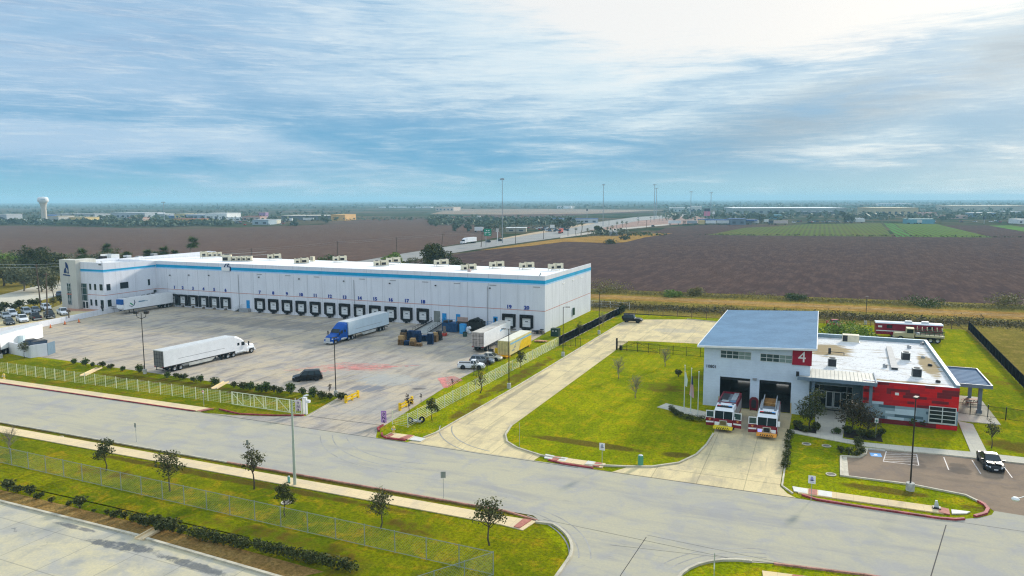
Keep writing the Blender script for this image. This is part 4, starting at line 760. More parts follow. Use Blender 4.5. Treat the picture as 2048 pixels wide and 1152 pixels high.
# cladding: red above, grey and white below, each panel placed from its spot on the wall
CM = [pmat('clad_red', (.62, .010, .012), .6, 0, .07, 1), pmat('clad_maroon', (.17, .016, .022), .5, 0, .06, 1), pmat('clad_slate', (.085, .135, .17), .5, 0, .05, 1), pmat('clad_pale', (.52, .62, .70), .5, 0, .05, 1), pmat('clad_mid', (.27, .36, .42), .5, 0, .05, 1), pmat('clad_crimson', (.48, .010, .016), .6, 0, .07, 1)]
b = MB(TF); Y0 = BY0
def zx(u, v): p = onY(1640 + u / 3.84, 600 + v / 3.84, BY0); return p.x, p.z
b.box(6.2, Y0 - .04, 2.55, WX, Y0 + .02, 5.62, 0); b.box(6.2, Y0 - .04, .62, WX, Y0 + .02, 2.55, 4); b.box(6.2, Y0 - .04, 0, WX, Y0 + .02, .62, 1)
CW = .28; NC = int((WX - 6.2) / CW); GU = [[0] * NC for _ in range(8)]; GL = [[4] * NC for _ in range(5)]      # one board per cell, so that no two overlap
def panel(u0, v0, u1, mi, rowh=1):
    x0, z = zx(u0, v0); x1, _ = zx(u1, v0); c0 = max(0, round((x0 - 6.2) / CW)); c1 = min(NC, round((x1 - 6.2) / CW))
    g, r = (GU, round((min(z, 5.62) - 2.55) / .384)) if z > 2.6 else (GL, round((min(z, 2.55) - .62) / .386))
    for k in range(rowh):
        if 0 <= r - 1 - k < len(g):
            for c_ in range(c0, c1): g[r - 1 - k][c_] = mi
for q in ((420, 615, 520, 1), (520, 625, 640, 5), (760, 650, 890, 1), (890, 665, 1072, 5), (330, 688, 460, 1), (460, 640, 560, 5), (520, 685, 760, 1, 2), (640, 738, 815, 1), (400, 665, 520, 5), (945, 700, 1060, 1), (1010, 725, 1075, 1), (850, 772, 1000, 1), (420, 735, 570, 5), (570, 765, 720, 1), (290, 750, 420, 1), (700, 700, 850, 5), (330, 770, 390, 5), (830, 745, 950, 5), (450, 600, 700, 5)): panel(*q)
for q in ((395, 782, 515, 3), (455, 808, 570, 2), (340, 800, 395, 4), (570, 822, 735, 3), (735, 800, 760, 2), (750, 812, 835, 3), (345, 820, 392, 3), (392, 838, 480, 4), (510, 838, 560, 3), (510, 852, 735, 3), (565, 872, 800, 2), (510, 890, 640, 3), (455, 885, 505, 2), (340, 850, 400, 2), (815, 845, 835, 2), (640, 905, 700, 4), (735, 850, 810, 4)): panel(*q)
rp = random.Random(6)
for k in range(16):
    r_, c0 = rp.randrange(8), rp.randrange(NC - 4); mi = rp.choice((1, 5, 5))
    for c_ in range(c0, min(NC, c0 + rp.randrange(3, 8))): GU[r_][c_] = mi
for g, zb_, dz_ in ((GU, 2.56, .3825), (GL, .63, .384)):
    for r_, row in enumerate(g):
        c0 = 0
        for c_ in range(1, NC + 1):
            if c_ == NC or row[c_] != row[c0]: b.box(6.2 + c0 * CW + .006, Y0 - .07, zb_ + r_ * dz_ + .006, (WX if c_ == NC else 6.2 + c_ * CW) - .006, Y0 - .041, zb_ + (r_ + 1) * dz_ - .006, row[c0]); c0 = c_
b.box(12.2, Y0 - .10, .02, 15.0, Y0 - .045, .60, 1); b.box(15.0, Y0 - .10, .02, WX, Y0 - .045, .58, 0)
b.build('cladding', CM, fs)
b = MB(TF); b.box(14.1, Y0 - .15, .82, 17.15, Y0 - .065, 2.97); wn = b.build('window', M_glass, fs); tag(wn, 'large eight pane window in the red corner'); b = MB(TF)
for x in (14.1, 15.62, 17.15): b.box(x - .05, Y0 - .20, .80, x + .05, Y0 - .15, 2.99)
for z in (.82, 1.36, 1.9, 2.43, 2.97): b.box(14.05, Y0 - .198, z - .04, 17.2, Y0 - .15, z + .04)
b.box(14.0, Y0 - .15, .66, 17.25, Y0 - .07, .78); b.build('frame', M_frame, wn)
x0, z0 = zx(575, 728); x1, z1 = zx(606, 712); b = MB(TF); b.box(x0, Y0 - .16, z0, x1, Y0 - .07, z1); b.build('plaque', M_white, fs)
b = MB(TF); b.box(WX + .001, BY0 + .5, .0, WX + .03, WY, 5.9); b.build('side_wall', CM[0], fs)
# recessed entrance
RY = 112.4; ENT = lambda u, v: onY(1640 + u / 3.84, 600 + v / 3.84, RY)
a0, a1 = ENT(-55, 690), ENT(245, 770); d0, d1 = ENT(45, 735), ENT(155, 862)
b = MB(TF); b.box(a0.x, RY - .06, .05, a1.x, RY - .005, 3.35); wn = b.build('window', M_glass, fs); tag(wn, 'dark glazed entrance front under the canopy'); b = MB(TF)
for x in (a0.x, (a0.x + d0.x) / 2, a1.x, (a1.x + d1.x) / 2): b.box(x - .04, RY - .10, .05, x + .04, RY - .06, 3.35)
for z in (1.5, 2.45, 3.35): b.box(a0.x, RY - .095, z - .04, a1.x, RY - .06, z + .04)
b.build('frame', M_lgrey, wn)
mid = (d0.x + d1.x) / 2
for xa, xb in ((d0.x, mid - .02), (mid + .02, d1.x)):
    b = MB(TF); b.box(xa, RY - .14, .06, xb, RY - .10, 2.5); o = b.build('door', M_frame, fs); b = MB(TF); b.box(xa + .14, RY - .15, .3, xb - .14, RY - .14, 2.36); b.build('pane', M_glass, o)
b = MB(TF)
for k in range(2): b.box(d0.x - .1, RY - 1.6 + k * .3, .056, d1.x + .1, RY - 1.3 + k * .3, .07)
b.build('door_mat', M_dark, fs)
# canopy
b = MB(TF); b.box(-2.1, 105.6, 5.30, 7.75, 105.75, 5.78, 0); b.box(7.6, 105.75, 5.30, 7.75, 112.2, 5.80, 0); b.box(-2.1, 105.75, 5.30, -1.95, 107.2, 5.78, 0)
b.box(-1.95, 105.75, 5.44, 7.6, 107.25, 5.60, 1); b.box(-.5, 107.25, 5.44, 7.6, 112.2, 5.60, 1)
for k in range(17):
    x = -.3 + k * .49; b.box(x, 105.8, 5.60, x + .06, 112.2, 5.66, 1)
b.box(-2.3, 105.9, 5.7, -1.9, 106.5, 6.3, 2)
for k in range(7): b.box(-.3 + k * 1.3, 105.9, 5.12, -.2 + k * 1.3, 112.2, 5.44, 0)
b.build('canopy', [M_fascia, pmat('canopy_sheet', (.52, .50, .43), .6, 0, .1, .6), M_dark], fs)
for x in (-.25, 6.9): b = MB(TF); b.box(x, 106.4, 0, x + .38, 106.8, 5.12); b.build('canopy_column', M_fascia, fs)
# rooftop plant of the wing
def plant(lab, p, wx, wy, h, big=False):
    r = thing('condenser_unit', lab, 'air conditioner', p, 0, 'condensers on the fire station roof'); q = MB(); q.box(-wx / 2 - .15, -wy / 2 - .15, -.1, wx / 2 + .15, wy / 2 + .15, .12); q.build('plinth', M_white, r)
    q = MB(); q.box(-wx / 2, -wy / 2, .12, wx / 2, wy / 2, h); q.build('cabinet', M_cream if big else pmat('pale_unit', (.60, .60, .55), .6), r)
    q = MB(); x1 = -wx / 2 + wx * .3 if big else wx / 2 - .06; q.box(-wx / 2 + .04, -wy / 2 - .02, .2, x1, -wy / 2, h - .08)
    if not big: q.box(-wx / 2 - .02, -wy / 2 + .05, .2, -wx / 2, wy / 2 - .05, h - .08); q.tube((0, 0, h), (0, 0, h + .06), wx * .38, n=12)
    q.build('coil', M_coil, r)
RZ = 5.36
plant('long cream air handler at the rear left corner of the fire station roof', G(1701, 684, RZ), 2.6, 1.5, 1.3, True)
plant('condenser on the stained part of the roof beside the tall bay', G(1664, 734, RZ), 1.15, 1.1, 1.35); plant('condenser beyond the flat duct on the fire station roof', G(1811, 721, RZ), 1.15, 1.1, 1.3); plant('condenser near the red front edge of the roof', G(1833, 755, RZ), 1.15, 1.1, 1.35)
r = thing('roof_duct', 'long flat grey duct lying on the fire station roof', 'duct'); q = MB(); a0, a1, a2, a3 = [G(1640 + u / 3.84, 600 + v / 3.84, RZ) for u, v in ((545, 535), (600, 540), (548, 372), (508, 370))]; q.prism([tuple(p)[:2] for p in (a0, a1, a2, a3)], RZ + .02, RZ + .35); q.build('duct_body', pmat('duct_grey', (.36, .36, .35), .7, 0, .1), r); q = MB(); q.tube(a0 + Vector((.1, -.05, .2)), a1 + Vector((-.1, -.05, .2)), .12, n=6); q.build('duct_end', M_dark, r)
r = thing('vent_stack', 'small dark vent with a pipe on the stained roof corner', 'vent', G(1659, 707, RZ)); q = MB(); q.box(-.2, -.2, -.1, .2, .2, .9); q.tube((.2, 0, .3), (2.1, -.2, .3), .06, n=6); q.tube((2.1, -.2, .3), (2.1, -.8, .05), .06, n=6); q.build('pipe', M_dark, r)
for k, (u, v) in enumerate(((1846, 716), (1844, 690), (1818, 697), (1860, 732), (1876, 765), (1836, 668.5), (1770, 735))):
    r = thing('roof_vent', ('small round vent on the roof near the right parapet', 'grey box vent in the far right corner of the roof', 'grey box vent beside the far end of the duct', 'dark low roof drain by the right parapet', 'dark roof drain near the red corner', 'pale vent at the rear parapet', 'grey hatch at the near end of the duct')[k], 'vent', G(u, v, RZ)); q = MB(); q.lathe([(0, -.05), (.3, -.05), (.32, .25 if k not in (1, 2, 6) else .5), (.15, .35 if k not in (1, 2, 6) else .55), (0, .36)], 8 if k not in (1, 2, 6) else 4); q.build('vent_cap', M_grey if k not in (3, 4) else M_dark, r)
# pavilion and picnic table
pv = thing('picnic_pavilion', 'open grey flat roofed pavilion on two posts beside the red wing', 'pavilion', (21, 122, 0)); T = Matrix.Translation((-21, -122, 0)); b = MB(T)
b.box(17.5, 116.3, 3.95, 22.6, 127.5, 4.12); b.box(17.5, 116.15, 3.85, 22.75, 116.3, 4.35, 1); b.box(22.6, 116.3, 3.85, 22.75, 127.5, 4.35, 1); b.box(17.5, 127.5, 3.85, 22.75, 127.65, 4.35, 1)
for k in range(12): b.box(17.5, 116.8 + k * .9, 4.12, 22.6, 116.84 + k * .9, 4.15)
b.build('roof', [pmat('pavilion_metal', (.13, .20, .29), .8, 0, .08, .5, spec=.03), M_fascia], pv)
for y in (117.4, 124.7): b = MB(T); b.box(21.3, y - .22, .05, 21.75, y + .22, 3.85); b.box(21.2, y - .32, .05, 21.85, y + .32, .5); b.build('post', M_fascia, pv)
pt = thing('picnic_table', 'red brown picnic table standing under the pavilion', 'picnic table', G(1941, 808, .05), .3); M_wood = pmat('red_brown_wood', (.36, .16, .10), .7, 0, .15, 3)
MB().box(-.95, -.38, .70, .95, .38, .76).build('table_top', M_wood, pt); [MB().box(-.95, y - .14, .42, .95, y + .14, .47).build('bench', M_wood, pt) for y in (-.72, .72)]; b = MB()
for x in (-.7, .7):
    for s_ in (-1, 1): b.tube((x, s_ * .75, 0), (x, s_ * .25, .7), .045, n=4)
    b.tube((x, -.75, .40), (x, .75, .40), .04, n=4)
b.build('leg', M_dark, pt)
# ================================================================ vehicles; local x points forward
M_tyre2 = pmat('tyre', (.016, .016, .017), .85, 0, .2, 4); M_rim = pmat('alloy_rim', (.50, .51, .52), .35, .6, .1, 4); M_rimd = pmat('dark_rim', (.06, .06, .065), .4, .5, .1, 4)
M_lamp = pmat('headlamp_lens', (.75, .78, .80), .15, 0, 0); M_tail = pmat('tail_lamp', (.35, .012, .012), .3, 0, 0); M_plate = pmat('number_plate', (.66, .66, .66), .5, 0, 0); M_trim = pmat('black_trim', (.02, .02, .022), .5, 0, .1)
WHC = {}
def wheel(parent, x, y, r, wd, rim=None, out=1):
    key = (round(r, 3), round(wd, 3), rim.name if rim else '')
    if key not in WHC:
        a = MB(); a.lathe([(r * .55, -wd / 2), (r * .93, -wd / 2), (r, -wd * .3), (r, wd * .3), (r * .93, wd / 2), (r * .55, wd / 2)], 16); ta = a.mesh('tyre', M_tyre2, True)
        c = MB(); c.lathe([(0, wd * .30), (r * .18, wd * .33), (r * .5, wd * .36), (r * .60, wd * .46), (r * .60, -wd * .4), (0, -wd * .4)], 12); WHC[key] = (ta, c.mesh('rim', rim or M_rim, True))
    ta, ri = WHC[key]
    o = obj('wheel', ta, parent, (x, y, r)); o.rotation_euler = (-math.pi / 2 if y > 0 else math.pi / 2, 0, 0); obj('rim', ri, o); return o
def ring(x, w, z0, z1, sh=.86, r=.06):     # cross-section of a car body: tucked sill, bulge, shoulder
    zm = z0 + (z1 - z0) * .55
    return [(x, -w * .92, z0), (x, -w, zm), (x, -w * .97, z1 - r), (x, -w * sh, z1), (x, w * sh, z1), (x, w * .97, z1 - r), (x, w, zm), (x, w * .92, z0)]
M_cglass = pmat('car_glass', (.030, .040, .046), .12, 0, 0, spec=.45)
def car(name, label, cat, p, rz, style, paint, L=4.7, W=1.85, H=1.45, group=None, rim=None, z=0.0):
    o = thing(name, label, cat, (p[0], p[1], z + (p[2] if len(p) > 2 else 0)), rz, group); w = W / 2; h = L / 2
    S = dict(sedan=(.19, .63, .58, .88, .92, (-.30, -.17, .09, .26)), coupe=(.19, .66, .60, .90, .93, (-.34, -.16, .06, .24)), suv=(.23, .72, .68, 1.0, 1.02, (-.47, -.40, .10, .25)), jeep=(.36, .92, .90, 1.08, 1.10, (-.47, -.45, .06, .13)), pickup=(.30, .80, .76, 1.08, 1.05, (-.10, -.07, .15, .26)), cabpickup=(.28, .74, .70, 1.0, 1.0, (-.02, .0, .16, .27)))[style]
    z0, znose, ztail, zhood, zdeck, gx = S
    zb = 1.0 * (zhood + .02); a0, a1, a2, a3 = [g * L for g in gx]
    st = [(-h, w * .86, z0 + .12, zdeck - .18), (-h + .10, w * .96, z0 + .02, zdeck - .03), (a0, w, z0, zdeck), (a0 + .01, w, z0, zb), (a3, w, z0, zb), (a3 + .02, w * .995, z0, zhood), (h - .55, w * .97, z0, znose + .16), (h - .12, w * .90, z0 + .03, znose + .04), (h, w * .80, z0 + .12, znose - .16)]
    if 'pickup' in style: st[2] = (a0 - .02, w, z0, zdeck); 
    b = MB(); b.loft([ring(*q) for q in st]); b.build('body', paint, o, False)
    k1, k2 = .87, (.70 if style not in ('jeep', 'pickup', 'suv') else .76)
    low = [(a0, w * k1), (a3, w * k1)]; base = [(a0, -w * k1, zb - .02), (a3, -w * k1, zb - .02), (a3, w * k1, zb - .02), (a0, w * k1, zb - .02)]; top = [(a1, -w * k2, H - .04), (a2, -w * k2, H - .04), (a2, w * k2, H - .04), (a1, w * k2, H - .04)]
    b = MB(); b.hexa(base + top)
    b.hexa([(a1 - .02, -w * k2 - .015, H - .05), (a2 + .03, -w * k2 - .015, H - .05), (a2 + .03, w * k2 + .015, H - .05), (a1 - .02, w * k2 + .015, H - .05), (a1 + .18, -w * k2 * .88, H), (a2 - .12, -w * k2 * .88, H), (a2 - .12, w * k2 * .88, H), (a1 + .18, w * k2 * .88, H)]); b.build('roof', paint, o)
    def pane(q0, q1, q2, q3, inset, off):       # glass quad, drawn in from its corners and lifted off the pillar
        q = [Vector(v) for v in (q0, q1, q2, q3)]; cc = sum(q, Vector()) / 4; nn = (q[1] - q[0]).cross(q[3] - q[0]).normalized() * off
        return [tuple(cc + (v - cc) * inset + nn) for v in q]
    g = MB(); g.add(pane(base[1], base[2], top[2], top[1], .90, .012), [(0, 1, 2, 3)]); g.build('windscreen', M_cglass, o)
    g = MB(); g.add(pane(base[3], base[0], top[0], top[3], .86, .012), [(0, 1, 2, 3)]); g.build('rear_window', M_cglass, o)
    nseg = 1 if style in ('coupe',) else (3 if style in ('suv', 'jeep') else 2)
    for sg in (0, 1):
        A, B, T1, T0 = [Vector(v) for v in ((base[0], base[1], top[1], top[0]) if sg == 0 else (base[2], base[3], top[3], top[2]))]
        for k in range(nseg):
            f0, f1 = k / nseg + .015, (k + 1) / nseg - .015
            g = MB(); g.add(pane(A.lerp(B, f0), A.lerp(B, f1), T0.lerp(T1, f1), T0.lerp(T1, f0), .88, .012) if sg == 0 else pane(A.lerp(B, f0), A.lerp(B, f1), T0.lerp(T1, f1), T0.lerp(T1, f0), .88, .012), [(0, 1, 2, 3)]); g.build('side_window', M_cglass, o)
    r = .33 if style in ('sedan', 'coupe') else .38; wb = L * .29
    for x in (wb + .05, -wb):
        for s_ in (-1, 1):
            wheel(o, x, s_ * (w - .10), r, .24, rim)
    b = MB()
    for x in (wb + .05, -wb):
        for s_ in (-1, 1): b.tube((x, s_ * (w - .3), r), (x, s_ * (w + .004), r), r * 1.18, n=14)
    b.build('wheel_arch', M_trim, o)
    for s_ in (-1, 1):
        b = MB(); b.hexa([(h - .22, s_ * w * .52, znose - .12), (h - .02, s_ * w * .52, znose - .12), (h - .08, s_ * w * .82, znose - .12), (h - .34, s_ * w * .93, znose - .10), (h - .24, s_ * w * .52, znose + .05), (h - .06, s_ * w * .52, znose + .02), (h - .14, s_ * w * .82, znose + .04), (h - .36, s_ * w * .93, znose + .07)]); b.build('headlight', M_lamp, o)
        b = MB(); b.box(-h + .0, min(s_ * w * .60, s_ * w * .9), zdeck - .32, -h + .16, max(s_ * w * .60, s_ * w * .9), zdeck - .10); b.build('tail_light', M_tail, o)
        b = MB(); b.box(a3 - .30, min(s_ * w * .9, s_ * (w + .17)), zb, a3 - .14, max(s_ * w * .9, s_ * (w + .17)), zb + .16); b.build('mirror', paint, o)
    b = MB(); b.box(h - .08, -w * .50, z0 + .20, h + .01, w * .50, znose - .14); b.build('grille', M_trim, o); b = MB(); b.box(h - .02, -.2, z0 + .16, h + .022, .2, z0 + .29); b.build('number_plate', M_plate, o)
    b = MB(); b.box(h - .15, -w * .82, z0 + .02, h + .015, w * .82, z0 + .15); b.box(-h - .02, -w * .85, z0 + .04, -h + .14, w * .85, z0 + .26); b.build('bumper', M_trim if style in ('jeep', 'coupe') else M_lgrey if 'pickup' in style else M_trim, o)
    if 'pickup' in style:
        b = MB(); b.box(-h + .16, -w * .82, zdeck + .001, a0 - .10, w * .82, zdeck + .012); b.build('cargo_bed', M_dark, o)
        b = MB()
        for s_ in (-1, 1): b.box(-h + .08, s_ * w * .90 - .06, zdeck - .02, a0 - .02, s_ * w * .90 + .06, zdeck + .10)
        b.box(-h + .06, -w * .9, zdeck - .03, -h + .14, w * .9, zdeck + .10); b.build('bed_rail', paint, o)
    if style == 'jeep':
        b = MB(); b.tube((-h - .28, 0, 1.05), (-h - .02, 0, 1.05), .40, n=16); b.build('spare_wheel', M_tyre2, o); b = MB()
        for y in (-.5, 0, .5): b.box(a1, y - .03, H + .08, a2, y + .03, H + .12)
        for x in (a1 + .1, (a1 + a2) / 2, a2 - .1): b.box(x - .03, -.62, H + .005, x + .03, .62, H + .08)
        b.build('roof_rack', M_trim, o); b = MB()
        for x in (wb + .05, -wb):
            for s_ in (-1, 1): b.box(x - .55, min(s_ * w * .93, s_ * (w + .10)), .80, x + .55, max(s_ * w * .93, s_ * (w + .10)), .88)
        b.build('wheel_flare', M_trim, o)
    return o
P_black = pmat('car_black', (.008, .008, .009), .4, 0, 0, spec=.25, coat=.15); P_white = pmat('car_white', (.78, .79, .80), .3, 0, .02, coat=.25); P_silver = pmat('car_silver', (.40, .43, .45), .32, .5, .03, coat=.25); P_beige = pmat('car_beige', (.56, .52, .43), .32, .3, .03, coat=.25); P_grey = pmat('car_grey', (.16, .19, .22), .3, .4, .03, coat=.25); P_dark = pmat('car_charcoal', (.045, .050, .056), .3, .3, .03, coat=.25); P_red = pmat('car_red', (.42, .025, .02), .3, 0, .03, coat=.25); P_blue = pmat('car_blue_grey', (.10, .16, .24), .3, .3, .03, coat=.25); P_maroon = pmat('car_maroon', (.10, .02, .022), .3, .2, .03, coat=.25)
def ang(a, b): return math.atan2(b.y - a.y, b.x - a.x)
D2 = math.radians
# cars in the truck yard
car('black_suv', 'black sport utility car parked alone in the yard near the shrubs', 'car', (G(590, 762) + G(640, 758)) / 2, ang(G(640, 758), G(592, 762)) - .08, 'suv', P_black, 4.9, 1.9, 1.72)
pc = G(937, 738); car('pickup_truck', 'old white pickup parked nose to the fence beside red paint', 'pickup', (pc.x + .3, pc.y + .6), .30, 'cabpickup', P_white, 4.9, 1.85, 1.62)
pc = G(962, 728); car('dark_sedan', 'dark grey car parked between the white pickup and the beige sedan', 'car', (pc.x, pc.y + .5), .22, 'suv', P_grey, 4.5, 1.85, 1.55)
pc = G(975, 721); car('beige_sedan', 'pale beige sedan parked next to the yellow container', 'car', (pc.x + .2, pc.y + .6), .18, 'sedan', P_beige, 4.7, 1.82, 1.46)
pc = G(1264, 645); car('black_off_roader', 'black boxy off-roader with a roof rack on the rear drive', 'car', (pc.x, pc.y + .6), .02, 'jeep', P_black, 4.7, 1.9, 1.95, rim=M_rimd)
pv_ = car('muscle_car', 'black muscle car in a bay before the red wall', 'car', (18.75, 94.2), D2(-88), 'coupe', P_black, 5.0, 1.95, 1.45, rim=M_rimd)
b = MB(); b.box(1.1, -.75, .965, 2.05, -.12, .975); b.box(1.1, .12, .965, 2.05, .75, .975); b.build('hood_sheen', P_dark, pv_); b = MB(); b.box(-.6, -.62, 1.452, .1, .62, 1.46); b.build('roof_panel', P_grey, pv_); b = MB(); b.box(1.5, -.12, .97, 1.9, .12, 1.02); b.build('hood_scoop', M_trim, pv_)  # charcoal plates on the hood paint a silvery reflection
# cars in the raised court by the office, each at its spot
Lc = [((447 / 12.8, 560 + 1085 / 12.8), 'pickup', P_white, 'white pickup nearest the retaining wall', -12), ((790 / 12.8, 560 + 1030 / 12.8), 'pickup', P_dark, 'grey pickup showing its tailgate beside the white pickup', 168), ((1150 / 12.8, 560 + 980 / 12.8), 'pickup', P_black, 'black pickup between the grey pickup and the office corner', -14), ((1500 / 12.8, 560 + 900 / 12.8), 'pickup', P_white, 'white pickup parked closest to the office tower', -12),
      ((1075 / 12.8, 560 + 775 / 12.8), 'suv', P_white, 'white sport utility car behind the black pickup', -12), ((790 / 12.8, 560 + 830 / 12.8), 'sedan', P_grey, 'grey sedan next to the white sport utility car', -12), ((560 / 12.8, 560 + 880 / 12.8), 'suv', P_silver, 'silver sport utility car in the middle of the rear row', -12), ((190 / 12.8, 560 + 940 / 12.8), 'suv', P_white, 'white car at the start of the rear row', -12), ((20 / 12.8, 560 + 985 / 12.8), 'sedan', P_silver, 'silver sedan cut by the picture edge', -12), ((110 / 12.8, 560 + 1150 / 12.8), 'sedan', P_dark, 'dark sedan behind the big white trailer', -12)]
for (u, v), sty, pt_, lb, a in Lc:
    p = G(u, v, .88); car('parked_car' if sty != 'pickup' else 'parked_pickup', lb, 'car' if sty != 'pickup' else 'pickup', (p.x, p.y + 1.2, .88), D2(a - 12), sty, pt_, 5.4 if sty == 'pickup' else 4.7, 1.95 if sty == 'pickup' else 1.85, 1.85 if sty == 'pickup' else (1.7 if sty == 'suv' else 1.45), 'cars parked in the office court')
p = G(123, 592); car('passing_car', 'grey car half hidden behind the stone tower', 'car', (p.x, p.y), D2(125), 'suv', P_blue, 4.7, 1.85, 1.7)
# red pickup beyond the station
p = G(1668, 655); car('red_pickup', 'red pickup with a white roof behind the green thicket', 'pickup', (p.x, p.y + .5), D2(-70), 'pickup', P_red, 5.4, 1.95, 1.9)
# ---- trailers and tractors
M_tw = pmat('trailer_white', (.80, .81, .82), .4, 0, .05, .8); M_alu = pmat('bare_aluminium', (.52, .53, .54), .4, .4, .12, 2); M_skirt = pmat('skirt_grey', (.52, .52, .48), .6, 0, .15, 1); M_troof = pmat('trailer_roof', (.62, .62, .60), .5, .1, .10, 1); M_chas = pmat('chassis', (.022, .022, .024), .7, 0, .3, 3); M_rear = pmat('rear_door_grey', (.20, .19, .18), .6, 0, .15, 2)
TYR = .51
def trailer(parent, x0, L=16.0, body=None, rear=None, skirt=(5.2, 11.0), stripe=True, wheels=True, z0=1.18, z1=4.05, W=2.6, corr=False, roofm=None, bogie=2.2):
    """box from x0 (rear) to x0+L"""
    body = body or M_tw; rear = rear or M_rear; h = W / 2
    b = MB(); b.box(x0 + .05, -h, z0, x0 + L, h, z1 - .02)
    if corr:
        for k in range(10): b.box(x0 + .1, -h - .025, z0 + .18 + k * .27, x0 + L - .1, h + .025, z0 + .26 + k * .27)
    b.build('trailer_body', body, parent); b = MB(); b.box(x0 + .05, -h + .03, z1 - .02, x0 + L - .02, h - .03, z1)
    b.box(x0, -h - .02, z1 - .14, x0 + .05, h + .02, z1); b.build('trailer_roof', roofm or M_troof, parent)
    for s_ in (-1, 1):
        b = MB(); b.box(x0, min(.02 * s_, s_ * (h - .04)), z0 + .05, x0 + .05, max(.02 * s_, s_ * (h - .04)), z1 - .14); d = b.build('rear_door', rear, parent); b = MB()
        for y in (.35, .95): b.tube((x0 - .03, s_ * y, z0 + .08), (x0 - .03, s_ * y, z1 - .16), .025, n=5)
        for z in (z0 + .7, z0 + 1.4, z0 + 2.1): b.box(x0 - .04, min(s_ * .1, s_ * 1.15), z, x0 - .001, max(s_ * .1, s_ * 1.15), z + .05)
        b.build('lock_rod', M_dark, d); b = MB(); b.box(x0 - .03, min(s_ * .85, s_ * 1.2), z0 - .12, x0 + .02, max(s_ * .85, s_ * 1.2), z0 + .02); b.build('tail_light', M_tail, parent)
    b = MB(); b.box(x0 + .02, -h, z0 - .16, x0 + L, h, z0 - .002); b.box(x0 + .1, -1.05, .50, x0 + .2, 1.05, .60); b.box(x0 + .12, -.9, .55, x0 + .2, -.8, z0); b.box(x0 + .12, .8, .55, x0 + .2, .9, z0)
    b.box(x0 + .8, -.55, .85, x0 + 5.0, -.45, z0 - .1); b.box(x0 + .8, .45, .85, x0 + 5.0, .55, z0 - .1)
    for s_ in (-1, 1): b.box(x0 + L - 3.0, s_ * .85 - .07, .05, x0 + L - 2.85, s_ * .85 + .07, z0 - .1); b.box(x0 + L - 3.1, s_ * .85 - .15, .0, x0 + L - 2.75, s_ * .85 + .15, .06)
    b.build('chassis', M_chas, parent)
    if stripe: b = MB(); b.box(x0 + 3.0, -h - .012, z0 + .95, x0 + L - 2.4, -h - .002, z0 + 1.02); b.box(x0 + 3.0, h + .002, z0 + .95, x0 + L - 2.4, h + .012, z0 + 1.02); b.build('rub_rail', M_grey, parent)
    if skirt:
        b = MB()
        for s_ in (-1, 1): b.side([(x0 + skirt[0], z0 - .16), (x0 + skirt[0], .42), (x0 + skirt[1] - .9, .42), (x0 + skirt[1], z0 - .16)], s_ * (h - .06) - .02, s_ * (h - .06) + .02)
        b.build('side_skirt', M_skirt, parent)
    if wheels:
        for k in (0, 1):
            for s_ in (-1, 1): wheel(parent, x0 + bogie + k * 1.25, s_ * (h - .30), TYR, .56, M_rim)
